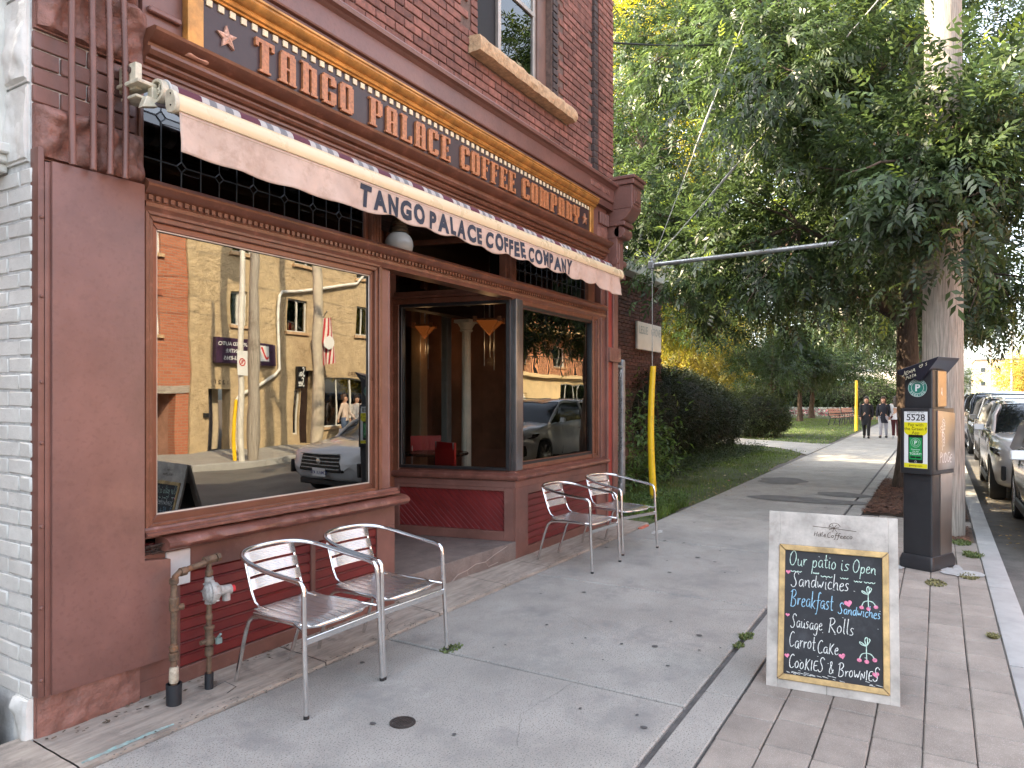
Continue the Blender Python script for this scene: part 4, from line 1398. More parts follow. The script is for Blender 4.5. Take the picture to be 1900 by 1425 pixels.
def block_letter(ch, depth):
    rc = LET[ch]
    xs = sorted(set([r[0] for r in rc] + [r[2] for r in rc]))
    zs = sorted(set([r[1] for r in rc] + [r[3] for r in rc]))
    fill = {}
    for i in range(len(xs) - 1):
        for j in range(len(zs) - 1):
            cx, cz = (xs[i] + xs[i + 1]) / 2, (zs[j] + zs[j + 1]) / 2
            fill[i, j] = any(r[0] < cx < r[2] and r[1] < cz < r[3] for r in rc)
    bm = bmesh.new()
    vd = {}

    def V(i, j):
        if (i, j) not in vd:
            vd[i, j] = bm.verts.new((xs[i], 0, zs[j]))
        return vd[i, j]
    for (i, j), f in fill.items():
        if f:
            bm.faces.new((V(i, j), V(i + 1, j), V(i + 1, j + 1), V(i, j + 1)))
    bmesh.ops.dissolve_limit(bm, angle_limit=.01, verts=bm.verts, edges=bm.edges)
    ret = bmesh.ops.extrude_face_region(bm, geom=bm.faces[:])
    bmesh.ops.translate(bm, vec=(0, -depth, 0), verts=[e for e in ret['geom'] if isinstance(e, bmesh.types.BMVert)])
    bmesh.ops.recalc_face_normals(bm, faces=bm.faces)
    mb = MB()
    bm.verts.ensure_lookup_table()
    for k, v in enumerate(bm.verts): v.index = k
    mb.add([tuple(v.co) for v in bm.verts], [tuple(v.index for v in f.verts) for f in bm.faces])
    bm.free()
    w = max(r[2] for r in rc)
    return mb, w


for word, xa, xb in (('TANGO', 2.745, 3.545), ('PALACE', 3.70, 4.65), ('COFFEE', 4.80, 5.68), ('COMPANY', 5.81, 7.05)):
    ws = [block_letter(c, 1)[1] for c in word]
    gap = 1.5
    tot = sum(ws) + gap * (len(word) - 1)
    sx = (xb - xa) / tot
    x = xa
    for c, w in zip(word, ws):
        g, _ = block_letter(c, 1)
        sc_ = random.uniform(.985, 1.015)
        g2 = MB(); g2.f = g.f
        g2.v = [(x + vx * sx, 3.392 + vy * .020 + (.0 if vy < -.5 else .002), 3.445 + vz * .0192 * sc_) for vx, vy, vz in g.v]
        sgp('letter', g2, COPPER, bev=.0018)
        x += (w + gap) * sx


def star_mb(cx, cz, r, y0, y1, rot):
    pts = []
    for k in range(10):
        a = rot + math.pi / 2 + k * math.pi / 5
        rr = r if k % 2 == 0 else r * .42
        pts.append((cx + rr * math.cos(a), cz + rr * math.sin(a)))
    mb = MB()
    mb.add([(cx, y0 - .012, cz)] + [(x, y0, z) for x, z in pts] + [(x, y1, z) for x, z in pts], [(0, 1 + k, 1 + (k + 1) % 10) for k in range(10)] + [(1 + k, 11 + k, 11 + (k + 1) % 10, 1 + (k + 1) % 10) for k in range(10)])
    return mb


sgp('star', star_mb(2.56, 3.545, .068, 3.378, 3.392, .1), STARW, smooth=0, label='pale five pointed star at the start of the sign')
sgp('star', star_mb(7.20, 3.54, .066, 3.378, 3.392, .05), mat('brown_star', (.33, .15, .08), .6), smooth=0, label='brown five pointed star after the last word')

# ------------------------------------------------------------------ awning
aw = thing('awning', 'retracted awning with cream metal front bar and beige lettered valance', 'awning', (4.8, 3.2, 2.7))


def awp(n, mb, m, **k):
    return part(n, mb, m, k.pop('parent', None) or aw, world=True, **k)


barp = [(3.066, 2.905), (3.058, 2.925), (3.060, 2.955), (3.075, 2.985), (3.10, 3.0), (3.125, 2.995), (3.135, 2.97), (3.13, 2.93), (3.12, 2.905), (3.09, 2.897)]
awp('front_bar', MB().loft([[(x, y, z) for y, z in barp] for x in np.linspace(2.05, 7.52, 40)]), BARCREAM, smooth=40)
cap_me = MB().loft([[(x, 3.1 + (y - 3.1) * 1.12, 2.95 + (z - 2.95) * 1.14) for y, z in barp] for x in (2.03, 2.055)])
awp('end_cap', cap_me, BRACKET, bev=.003)
awp('end_cap', MB().loft([[(x, 3.1 + (y - 3.1) * 1.12, 2.95 + (z - 2.95) * 1.14) for y, z in barp] for x in (7.515, 7.54)]), BARCREAM, bev=.003)
awp('end_screws', MB().lathe([(.0001, 0), (.004, 0), (.004, .004), (.0001, .004)], 8, M=T(2.03, 3.09, 2.98, ry=-R(90))).lathe([(.0001, 0), (.004, 0), (.004, .004), (.0001, .004)], 8, M=T(2.03, 3.09, 2.925, ry=-R(90))), BLACK)
# striped roller fabric: printed stripes run across the roll
sm = bpy.data.materials.new('striped_awning_cloth')
sm.use_nodes = True
N, L = sm.node_tree.nodes, sm.node_tree.links
pb_ = N['Principled BSDF']; pb_.inputs['Roughness'].default_value = .85
g_ = N.new('ShaderNodeNewGeometry'); sx_ = N.new('ShaderNodeSeparateXYZ'); L.new(g_.outputs['Position'], sx_.inputs[0])
md = N.new('ShaderNodeMath'); md.operation = 'MODULO'; md.inputs[1].default_value = .36; L.new(sx_.outputs[0], md.inputs[0])
dv = N.new('ShaderNodeMath'); dv.operation = 'DIVIDE'; dv.inputs[1].default_value = .36; L.new(md.outputs[0], dv.inputs[0])
rp = N.new('ShaderNodeValToRGB'); rp.color_ramp.interpolation = 'CONSTANT'; L.new(dv.outputs[0], rp.inputs[0])
els = rp.color_ramp.elements
els[0].position = 0; els[0].color = (.10, .028, .045, 1)
els[1].position = .28; els[1].color = (.42, .40, .38, 1)
for p_, c_ in ((.40, (.17, .17, .18, 1)), (.52, (.42, .40, .38, 1)), (.66, (.17, .17, .18, 1)), (.80, (.42, .40, .38, 1)), (.92, (.10, .028, .045, 1))):
    e = els.new(p_); e.color = c_
L.new(rp.outputs[0], pb_.inputs['Base Color'])
rol = MB()
ring = lambda x: [(x, 3.235 + (.058 + .003 * nz(x, a, 0, 2)) * math.cos(a), 3.03 + (.058 + .003 * nz(x, a, 0, 2)) * math.sin(a)) for a in np.linspace(0, 2 * math.pi, 18, endpoint=False)]
rol.loft([ring(x) for x in np.linspace(2.09, 7.50, 60)])
awp('fabric_roll', rol, sm)
P = [[(x, 3.125 + .11 * t, 2.99 + .098 * t + .006 * nz(x, t, 0, 3)) for t in np.linspace(0, 1, 6)] for x in np.linspace(2.08, 7.50, 90)]
awp('fabric_sheet', MB().grid(P), sm)
# left cast bracket with ring, arm and wall plate
b_ = MB()
b_.box(1.985, 2.02, 3.30, 3.44, 3.035, 3.165).box(1.96, 2.06, 3.24, 3.42, 3.045, 3.065).box(1.97, 2.05, 3.27, 3.40, 2.985, 3.0)
awp('wall_bracket', b_, BRACKET, bev=.008, seg=2)
b_ = MB().prism([(2.03, 2.99), (2.10, 2.985), (2.10, 3.035), (2.03, 3.045)], 3.235, 3.275)
b_.prism([(1.98, 2.93), (2.0, 2.99), (2.1, 2.985), (2.06, 2.955)], 3.23, 3.27)
for k in range(4):
    a = k * math.pi / 2 + .3
    b_.tube([(2.062, 3.235 + .012 * math.cos(a), 3.03 + .012 * math.sin(a)), (2.062, 3.235 + .05 * math.cos(a), 3.03 + .05 * math.sin(a))], .006, 6)
b_.lathe([(.045, .0), (.058, .0), (.060, .02), (.058, .035), (.045, .035), (.043, .02), (.045, 0)], 24, M=T(2.045, 3.235, 3.03, ry=R(90)), cap=False)
b_.lathe([(.010, .01), (.018, .01), (.018, .03), (.010, .03), (.010, .01)], 12, M=T(2.045, 3.235, 3.03, ry=R(90)), cap=False)
awp('roller_bracket', b_, BRACKET, bev=.002)
awp('bracket_bolts', MB().lathe([(.0001, 0), (.018, 0), (.018, .01), (.0001, .012)], 10, M=T(1.984, 3.35, 3.13, ry=-R(90))).lathe([(.0001, 0), (.010, 0), (.010, .01), (.0001, .012)], 10, M=T(2.03, 3.30, 2.985, rx=R(180))), mat('rusty_bolt', (.10, .06, .05), .6, metal=.6))
awp('roller_disc', MB().lathe([(.0001, 0), (.066, 0), (.068, .004), (.066, .008), (.0001, .008)], 24, M=T(2.083, 3.235, 3.03, ry=R(90))), mat('pale_disc', (.52, .53, .52), .4), smooth=40)
awp('folding_arm', MB().tube([(2.0, 3.26, 2.965), (2.09, 3.22, 2.965), (2.13, 3.17, 2.93), (2.20, 3.14, 2.86)], [.012, .012, .013, .012], 8).tube([(2.16, 3.14, 2.90), (2.20, 3.14, 2.86), (2.14, 3.13, 2.92)], .010, 8), mat('dark_arm', (.10, .08, .085), .4, metal=.3))
awp('folding_arm', MB().box(2.3, 4.4, 3.17, 3.20, 2.92, 2.955).box(5.2, 7.3, 3.17, 3.20, 2.92, 2.955), MATS['dark_arm'], bev=.006)
awp('wall_bracket', MB().box(7.40, 7.50, 3.20, 3.44, 2.98, 3.08).box(7.42, 7.48, 3.12, 3.25, 2.93, 3.02), BRACKET, bev=.006)


def val_z(x):
    t = min(1, max(0, (x - 3.1) / .5))
    t2 = min(1, max(0, (7.2 - x) / .4))
    return 2.730 - .022 * (1 - t) + (.012 * math.sin(2 * math.pi * (x + .1) / .36) + .006 * math.sin(2 * math.pi * x / .83)) * t * t2 - .035 * (1 - t2) + .004 * nz(x, 0, 0, 4)


def val_y(x, z):
    t = max(0, (2.90 - z) / .2)
    return 3.074 - .006 * t + t * (.014 * math.sin(x * 17.4 + .5) + .018 * nz(x, z, 1, 3.3)) + .008 * nz(x, z, 5, 9) * t + .004 * nz(x, z, 8, 24) * t


P = []
for i in range(260):
    x = 2.062 + (7.455 - 2.062) * i / 259
    zb = val_z(x)
    P.append([(x, val_y(x, 2.902 - (2.902 - zb) * j / 16), 2.902 - (2.902 - zb) * j / 16) for j in range(17)])
val = awp('valance', MB().grid(P), VALANCE, smooth=60)
md_ = val.modifiers.new('cloth thickness', 'SOLIDIFY')
md_.thickness = .0012
md_.offset = 1
awp('valance_seam', MB().grid([[(x, val_y(x, 2.889) - .0025, 2.8895), (x, val_y(x, 2.8865) - .0025, 2.8865)] for x in np.linspace(2.07, 7.45, 300)]), mat('seam_thread', (.38, .28, .20), .9), parent=val)
S = 'TANGO PALACE COFFEE COMPANY'
gl = []
for c in S:
    if c == ' ':
        gl.append((None, .34)); continue
    g = text_mb(c, 1., .055)
    xs_ = [p[0] for p in g.v]
    gl.append((g, max(xs_) - min(xs_) + .13))
tot = sum(w for _, w in gl)
sx = (6.27 - 3.285) / tot
x = 3.285
for g, w in gl:
    if g is not None:
        mnx = min(p[0] for p in g.v)
        rot, dz, sc_ = random.uniform(-.06, .06), random.uniform(-.004, .004), random.uniform(.93, 1.07)
        q = MB(); q.f = g.f
        out = []
        for vx, vy, vz in g.v:
            lx = (vx - mnx) * sx
            lz = vz * .170 * sc_
            # a slight wedge so the strokes swell, as on hand cut lettering
            lx += .06 * lx * (vz - .35)
            X = x + lx * math.cos(rot) - lz * math.sin(rot)
            Z = 2.755 + dz + lx * math.sin(rot) + lz * math.cos(rot)
            out.append((X, val_y(X, Z) - .0042, Z))
        q.v = out
        awp('valance_letter', q, INK, parent=val, smooth=0)
    x += w * sx

# ------------------------------------------------------------------ globe lamp in the recess
gl_ = thing('globe_lamp', 'round milk glass globe lamp hanging from a ribbed dark fitting in the entrance recess', 'lamp', (4.62, 3.9, 2.66))
GX, GY, GZ, GR = 4.60, 3.87, 2.825, .120
part('globe', MB().lathe([(GR * math.sin(a) + .0001, -GR * math.cos(a)) for a in np.linspace(0, math.pi * .86, 22)], 32, M=T(GX, GY, GZ)), mat('milk_glass', (.66, .60, .52), .18, var=.04, bump=0), gl_, world=True, smooth=60)
part('fitting', MB().lathe([(.060, .095), (.082, .10), (.085, .12), (.074, .14), (.078, .15), (.066, .165), (.070, .175), (.056, .19), (.060, .2), (.045, .22), (.03, .25), (.02, .30), (.02, .42)], 30, M=T(GX, GY, GZ)), mat('bronze_fitting', (.10, .06, .03), .4, metal=.7), gl_, world=True)

# ------------------------------------------------------------------ aluminium chairs
def make_chair(label):
    t = thing('patio_chair', label, 'chair', (0, 0, 0), 0, 'aluminium armchairs against the shopfront')
    r = .0125
    for s in (-1, 1):
        lg = part('leg', MB().tube([(s * .272, -.300, .004), (s * .268, -.285, .30), (s * .262, -.272, .585)], r, 12), ALU, t)
        part('foot', MB().tube([(s * .2722, -.3003, -.001), (s * .2722, -.3, .016)], r + .0015, 10), BLACK, lg)
        pts = [(s * .205, -.02, .415), (s * .205, .12, .412), (s * .203, .17, .402), (s * .200, .205, .375), (s * .195, .24, .30), (s * .185, .335, .006)]
        lg = part('leg', MB().tube(pts, r * .92, 10), ALU, t)
        part('foot', MB().tube([(s * .185, .336, 0), (s * .1853, .334, .018)], r + .001, 10), BLACK, lg)
    # arm and back hoop: one bent tube
    pts = []
    half = [(.262, -.272, .585), (.260, -.268, .618), (.260, -.255, .640), (.262, -.225, .650), (.266, -.15, .658), (.270, -.05, .668), (.268, .05, .682), (.258, .14, .698), (.234, .22, .712), (.192, .270, .722), (.135, .298, .728), (.07, .311, .731), (0, .314, .732)]
    pts = [(x, y, z) for x, y, z in half] + [(-x, y, z) for x, y, z in half[-2::-1]]
    # smooth the corners
    for _ in range(2):
        q = [pts[0]]
        for a, b in zip(pts[:-1], pts[1:]):
            q.append(tuple(.75 * a[k] + .25 * b[k] for k in range(3)))
            q.append(tuple(.25 * a[k] + .75 * b[k] for k in range(3)))
        q.append(pts[-1])
        pts = q
    part('arm_hoop', MB().tube(pts, r, 12), ALU, t, smooth=60)
    # uprights curve out of the seat into the back
    for s in (-1, 1):
        up = [(s * .165, .10, .432), (s * .167, .155, .438), (s * .168, .195, .462), (s * .168, .222, .51), (s * .167, .262, .62), (s * .166, .296, .722)]
        part('upright', MB().tube(up, .008, 8), ALU, t, smooth=60)
    # three ribbed back bands
    for zc in (.552, .620, .688):
        mb = MB()
        P = []
        n = 45
        for i in range(n + 1):
            v = i / n
            z = zc - .027 + .054 * v
            y0 = .222 + (z - .51) * .34
            rib = .0016 * math.sin(v * math.pi * 2 * 6)
            P.append([(x, y0 - .010 + .03 * (1 - (x / .175) ** 2) * .5 + rib, z) for x in np.linspace(-.172, .172, 9)])
        mb.grid(P)
        o = part('back_slat', mb, ALUS, t, smooth=60)
        m_ = o.modifiers.new('thickness', 'SOLIDIFY'); m_.thickness = .003
    # seat: tube frame and long slats that roll over the front
    fr_ = [(-.20, .16, .420), (-.215, 0, .424), (-.222, -.16, .424), (-.20, -.235, .416), (-.15, -.258, .412), (0, -.266, .410), (.15, -.258, .412), (.20, -.235, .416), (.222, -.16, .424), (.215, 0, .424), (.20, .16, .420)]
    part('seat_frame', MB().tube(fr_, .011, 10).tube([(-.2, .16, .42), (.2, .16, .42)], .009, 8), ALU, t, smooth=60)
    sl_w = .054
    for k in range(7):
        xc = (k - 3) * (sl_w + .0045)
        P = []
        for u in np.linspace(0, 1, 14):
            y = .165 - .43 * u
            z = .436 - .010 * math.sin(u * math.pi) + (-.012 * max(0, (u - .82) / .18) ** 1.5) + .006 * (1 - u)
            wv = (sl_w - .004 * (u > .9)) / 2
            P.append([(xc - wv, y, z - .004), (xc - wv, y, z), (xc - wv * .5, y, z + .0008), (xc + wv * .5, y, z + .0008), (xc + wv, y, z), (xc + wv, y, z - .004)])
        part('seat_slat', MB().loft(P), ALUS, t, smooth=30)
    part('front_rail', MB().box(-.262, .262, -.286, -.274, .345, .378), ALU, t, bev=.003)
    for s in (-1, 1):
        part('arm_brace', MB().tube([(s * .222, -.16, .424), (s * .264, -.276, .412)], .008, 8).tube([(s * .222, -.2, .42), (s * .200, .0, .414)], .010, 8), ALU, t)
    return t


ch = make_chair('aluminium armchair nearest the gas pipe, in front of the red boards')
CH = [((2.695, 2.915), R(0), None),
      ((3.27, 2.90), R(-3), 'aluminium armchair whose leg touches the first one, beside the entrance step'),
      ((6.02, 2.90), R(-4), 'aluminium armchair under the second bay, nearer the entrance step'),
      ((6.885, 2.86), R(-18), 'turned aluminium armchair at the end of the shopfront by the yellow guard')]
for i, (p, a, lab) in enumerate(CH):
    Mx = T(p[0], p[1], 0, rz=a)
    if i == 0:
        ch.matrix_local = Mx; WM[ch] = Mx
    else:
        c = copy_tree(ch, Mx)
        c['label'] = lab

# ------------------------------------------------------------------ stroke lettering (chalk, scratches, pens)
G_ = {
    'a': (.5, [[(.42, .42), (.25, .5), (.08, .35), (.08, .12), (.22, 0), (.38, .12), (.42, .42), (.42, .1), (.5, 0)]]),
    'b': (.48, [[(.08, 1), (.06, .05), (.25, 0), (.42, .15), (.38, .4), (.2, .45), (.07, .3)]]),
    'c': (.42, [[(.38, .42), (.24, .5), (.08, .36), (.06, .14), (.2, 0), (.4, .08)]]),
    'd': (.5, [[(.42, .42), (.25, .5), (.07, .35), (.08, .1), (.22, 0), (.4, .15), (.46, 1), (.43, .1), (.52, 0)]]),
    'e': (.42, [[(.06, .25), (.36, .32), (.34, .48), (.18, .5), (.05, .28), (.1, .05), (.25, 0), (.42, .1)]]),
    'f': (.36, [[(.42, .9), (.3, 1.02), (.2, .85), (.18, .2), (.1, -.3), (-.02, -.28)], [(.02, .48), (.4, .52)]]),
    'g': (.48, [[(.4, .42), (.24, .5), (.07, .34), (.1, .1), (.25, .05), (.4, .2), (.42, .45), (.36, -.3), (.18, -.4), (.02, -.25)]]),
    'h': (.5, [[(.08, 1), (.06, 0), (.1, .3), (.28, .5), (.4, .38), (.4, .05), (.5, 0)]]),
    'i': (.22, [[(.1, .48), (.1, .05), (.2, 0)], [(.1, .66), (.12, .7)]]),
    'k': (.46, [[(.08, 1), (.06, 0)], [(.4, .5), (.08, .22), (.42, 0)]]),
    'l': (.24, [[(.12, 1), (.08, .1), (.2, 0)]]),
    'n': (.5, [[(.05, .45), (.07, 0), (.1, .3), (.28, .5), (.4, .38), (.4, .05), (.5, 0)]]),
    'o': (.46, [[(.25, .5), (.08, .38), (.06, .12), (.2, 0), (.38, .12), (.4, .36), (.25, .5)]]),
    'p': (.48, [[(.1, .48), (.04, -.4)], [(.07, .2), (.2, .5), (.4, .42), (.4, .14), (.24, 0), (.08, .1)]]),
    'r': (.36, [[(.06, .48), (.07, 0), (.1, .3), (.22, .48), (.34, .44)]]),
    's': (.38, [[(.34, .44), (.2, .5), (.08, .4), (.16, .28), (.32, .16), (.24, .02), (.04, .03)]]),
    't': (.34, [[(.16, .85), (.14, .1), (.24, 0), (.34, .06)], [(.02, .5), (.32, .53)]]),
    'u': (.5, [[(.07, .48), (.08, .1), (.22, 0), (.38, .14), (.4, .48), (.4, .08), (.5, 0)]]),
    'w': (.62, [[(.05, .48), (.14, .02), (.28, .34), (.4, .02), (.56, .5)]]),
    'O': (.7, [[(.36, 1), (.12, .8), (.04, .4), (.18, .04), (.42, .02), (.62, .35), (.6, .8), (.36, 1)]]),
    'S': (.56, [[(.56, .84), (.42, 1.02), (.20, .94), (.14, .72), (.28, .52), (.42, .30), (.34, .04), (.10, -.02), (-.04, .14)]]),
    'B': (.66, [[(.14, 1), (.08, 0)], [(-.02, .85), (.3, 1.05), (.55, .86), (.4, .6), (.14, .52), (.5, .46), (.56, .16), (.3, -.02), (.02, .05)]]),
    'R': (.62, [[(.12, 1), (.06, 0)], [(.0, .92), (.3, 1.02), (.5, .82), (.36, .58), (.1, .5), (.3, .3), (.58, 0)]]),
    'C': (.56, [[(.5, .86), (.36, 1), (.14, .8), (.05, .4), (.18, .04), (.36, 0), (.55, .14)]]),
    'K': (.56, [[(.14, .78), (.1, 0)], [(.5, .78), (.12, .36), (.5, 0)]]),
    'I': (.2, [[(.1, .7), (.1, 0)]]),
    'E': (.5, [[(.46, .7), (.1, .68), (.08, .02), (.46, .04)], [(.1, .36), (.4, .4)]]),
    'W': (.62, [[(.03, .6), (.14, .02), (.3, .45), (.42, .02), (.6, .62)]]),
    'N': (.5, [[(.07, 0), (.08, .6), (.4, .02), (.42, .62)]]),
    'P': (.5, [[(.1, .9), (.08, 0)], [(.08, .88), (.4, .85), (.42, .55), (.1, .48)]]),
    'A': (.55, [[(.02, 0), (.26, .9), (.5, 0)], [(.1, .35), (.42, .35)]]),
    'Z': (.5, [[(.06, .85), (.44, .85), (.06, .05), (.46, .05)]]),
    'J': (.45, [[(.4, .9), (.38, .15), (.2, 0), (.03, .16)]]),
    'D': (.55, [[(.08, .9), (.06, 0), (.4, .12), (.46, .6), (.08, .9)]]),
    'M': (.62, [[(.05, 0), (.1, .85), (.3, .3), (.5, .85), (.56, 0)]]),
    'U': (.5, [[(.07, .85), (.08, .15), (.25, 0), (.42, .15), (.44, .85)]]),
    'H': (.5, [[(.08, .9), (.06, 0)], [(.44, .9), (.42, 0)], [(.06, .45), (.44, .48)]]),
    'T': (.5, [[(.0, .85), (.5, .88)], [(.26, .86), (.24, 0)]]),
    'L': (.45, [[(.1, .9), (.08, .02), (.44, .05)]]),
    'G': (.55, [[(.48, .75), (.3, .88), (.08, .6), (.1, .15), (.3, 0), (.5, .15), (.5, .42), (.3, .42)]]),
    '&': (.55, [[(.5, .1), (.12, .75), (.25, .95), (.38, .78), (.08, .3), (.14, .02), (.36, .05), (.5, .35)]]),
    '0': (.45, [[(.22, .85), (.05, .6), (.06, .2), (.22, 0), (.38, .2), (.4, .62), (.22, .85)]]),
    '.': (.2, [[(.08, .03), (.11, .0)]]),
    '5': (.42, [[(.38, .8), (.1, .78), (.1, .48), (.34, .42), (.34, .1), (.06, .03)]]),
}


def smooth_pl(pts, n=2):
    for _ in range(n):
        q = [pts[0]]
        for a, b in zip(pts[:-1], pts[1:]):
            q.append((.75 * a[0] + .25 * b[0], .75 * a[1] + .25 * b[1]))
            q.append((.25 * a[0] + .75 * b[0], .25 * a[1] + .75 * b[1]))
        q.append(pts[-1])
        pts = q
    return pts


def ribbon(strokes, w, seed=0, jitter=.25):
    """2D strokes -> list of quads in the (u, v) plane"""
    mb = MB()
    rg = random.Random(seed)
    for s in strokes:
        s = smooth_pl(s)
        L_, R_ = [], []
        for i, p in enumerate(s):
            a, b = s[max(i - 1, 0)], s[min(i + 1, len(s) - 1)]
            dx, dy = b[0] - a[0], b[1] - a[1]
            l = math.hypot(dx, dy) or 1
            ww = w / 2 * rg.uniform(1 - jitter, 1 + jitter)
            L_.append((p[0] - dy / l * ww, 0, p[1] + dx / l * ww))
            R_.append((p[0] + dy / l * ww, 0, p[1] - dx / l * ww))
        mb.grid([list(x) for x in zip(L_, R_)])
    return mb


def write(s, x, z, h, w, width=None, slope=0, seed=0, bold=None, slant=0.12):
    ws = []
    for c in s:
        ws.append(.42 if c == ' ' else G_[c][0] + .04)
    tot = sum(ws)
    k = (width / tot) if width else h
    mb = MB()
    cx = 0
    rg = random.Random(seed + len(s))
    for c, cw in zip(s, ws):
        if c != ' ':
            dz = rg.uniform(-.04, .04)
            st = [[(x + (cx + px + slant * pz) * k, z + (pz + dz) * h + slope * (cx + px) * k) for px, pz in q] for q in G_[c][1]]
            mb.merge(ribbon(st, w, seed))
        cx += cw
    return mb


# ------------------------------------------------------------------ chalk A-board
ab = thing('sandwich_board', 'weathered grey wooden A-board with chalk menu standing on the pavers', 'chalkboard', (4.15, .47, 0))
bl_, br_ = Vector((3.985, .80, 0)), Vector((4.05, .165, 0))
u_ = (br_ - bl_).normalized()
nh = Vector((u_.y, -u_.x, 0)); nh = nh if nh.x < 0 else -nh
tilt = math.atan2(.20, .90)
v_ = Vector((0, 0, 1)) * math.cos(tilt) - nh * math.sin(tilt)
n_ = v_.cross(u_); n_ = n_ if n_.dot(nh) > 0 else -n_
MBRD = Matrix(((u_.x, -n_.x, v_.x, bl_.x), (u_.y, -n_.y, v_.y, bl_.y), (u_.z, -n_.z, v_.z, bl_.z), (0, 0, 0, 1)))
BW, BH = (br_ - bl_).length, .935


def abp(n, mb, m, Mx=MBRD, **k):
    q = MB(); q.f = mb.f
    q.v = [tuple(Mx @ Vector(p)) for p in mb.v]
    return part(n, q, m, k.pop('parent', None) or ab, world=True, **k)


GREYW = mat('whitewashed_grey_wood', (.45, .42, .38), .8, var=.22, scale=6, bump=.5, bscale=40, stain=(.30, .27, .24), stain_amt=.25, stain_scale=9)
GOLDW = mat('golden_pine_frame', (.50, .345, .15), .6, var=.25, scale=12, bump=.4, bscale=60)
SLATE = mat('chalkboard_black', (.022, .024, .028), .75, var=.2, scale=3, bump=.05, stain=(.05, .053, .06), stain_amt=.3, stain_scale=5)
cu0, cu1, cv0, cv1 = .088, BW - .075, .075, .725
fr = MB()
fr.box(0, cu0 - .03, 0, .022, 0, BH).box(cu1 + .03, BW, 0, .022, 0, BH).box(cu0 - .03, cu1 + .03, 0, .022, 0, cv0 - .03).box(cu0 - .03, cu1 + .03, 0, .022, cv1 + .03, BH)
abp('face_board', fr, GREYW, bev=.002)
inner = mitre_frame(cu0 - .03, cu1 + .03, cv0 - .03, cv1 + .03, .03, -.010, .018)
fo = [(cu0 - .03, cv0 - .03), (cu1 + .03, cv0 - .03), (cu1 + .03, cv1 + .03), (cu0 - .03, cv1 + .03)]
fi = [(cu0, cv0), (cu1, cv0), (cu1, cv1), (cu0, cv1)]
for k in range(4):
    c4 = [fo[k], fo[(k + 1) % 4], fi[(k + 1) % 4], fi[k]]
    cx, cz = sum(p[0] for p in c4) / 4, sum(p[1] for p in c4) / 4
    abp('frame_strip', MB().prism([(cx + (x - cx) * .997, cz + (z - cz) * .99) for x, z in c4], -.010, .018), GOLDW, bev=.003)
bd = abp('chalkboard', MB().box(cu0, cu1, -.001, .016, cv0, cv1), SLATE, smooth=0)
CHW = mat('white_chalk', (.66, .68, .66), .95, var=.3, scale=120)
CHB = mat('blue_chalk', (.28, .50, .66), .95, var=.3, scale=120)
CHG = mat('green_chalk', (.50, .66, .58), .95, var=.3, scale=120)
CHP = mat('pink_chalk', (.70, .22, .34), .95, var=.3, scale=120)
cw_, chh = cu1 - cu0, cv1 - cv0


def U(f): return cu0 + f * cw_
def Vv(f): return cv1 - f * chh


def chalk(n, mb, m):
    q = MB(); q.f = mb.f
    q.v = [(x, -.0022, z) for x, y, z in mb.v]
    abp(n, q, m, parent=bd, smooth=0)


H = .082
SW_ = .0038
chalk('chalk_line', write('Our patio', U(.04), Vv(.125), H, SW_, .50 * cw_, -.00, 1), CHG)
chalk('chalk_line', write('is', U(.575), Vv(.125), H * .9, SW_, .10 * cw_, 0, 2), CHG)
chalk('chalk_line', write('Open', U(.70), Vv(.135), H * .85, SW_, .24 * cw_, 0, 3), CHG)
sq = []
for a, b, z in ((.06, .18, .165), (.30, .36, .165), (.38, .50, .185), (.58, .66, .185), (.72, .80, .20), (.82, .93, .20)):
    nn = 6
    sq.append([(U(a + (b - a) * i / nn), Vv(z + (.012 if i % 2 else 0))) for i in range(nn + 1)])
chalk('chalk_squiggles', ribbon(sq, .004, 3), CHG)
chalk('chalk_line', write('Sandwiches', U(.07), Vv(.295), H, SW_, .60 * cw_, .01, 4), CHW)
chalk('chalk_line', write('Breakfast', U(.06), Vv(.455), H * 1.1, SW_, .45 * cw_, .0, 5), CHB)
chalk('chalk_line', write('Sandwiches', U(.56), Vv(.472), H * .7, .004, .42 * cw_, -.02, 6), CHB)
chalk('chalk_line', write('Sausage', U(.07), Vv(.625), H * .9, SW_, .33 * cw_, .0, 7), CHW)
chalk('chalk_line', write('Rolls', U(.46), Vv(.630), H * .95, SW_, .26 * cw_, 0, 8), CHW)
chalk('chalk_line', write('Carrot', U(.05), Vv(.785), H, SW_, .28 * cw_, 0, 9), CHW)
chalk('chalk_line', write('CaKe', U(.345), Vv(.800), H * .85, SW_, .22 * cw_, 0, 10), CHW)
chalk('chalk_line', write('CooKIES', U(.05), Vv(.945), H * .9, SW_, .37 * cw_, 0, 11), CHW)
chalk('chalk_line', write('& BroWNIES', U(.46), Vv(.955), H * .85, SW_, .50 * cw_, -.01, 12), CHW)


def heart(cx, cz, s, rot):
    pts = []
    for k in range(22):
        a = 2 * math.pi * k / 22
        x = 16 * math.sin(a) ** 3 / 17
        z = (13 * math.cos(a) - 5 * math.cos(2 * a) - 2 * math.cos(3 * a) - math.cos(4 * a)) / 17
        pts.append((cx + s * (x * math.cos(rot) - z * math.sin(rot)), 0, cz + s * (x * math.sin(rot) + z * math.cos(rot))))
    mb = MB()
    mb.add([(cx, 0, cz)] + pts, [(0, 1 + k, 1 + (k + 1) % 22) for k in range(22)])
    return mb


for u, v, s in ((.035, .18, .013), (.66, .385, .021), (.035, .53, .011), (.60, .80, .017), (.035, .855, .013), (.93, .905, .017)):
    chalk('chalk_heart', heart(U(u), Vv(v), s, random.uniform(-.3, .3)), CHP)


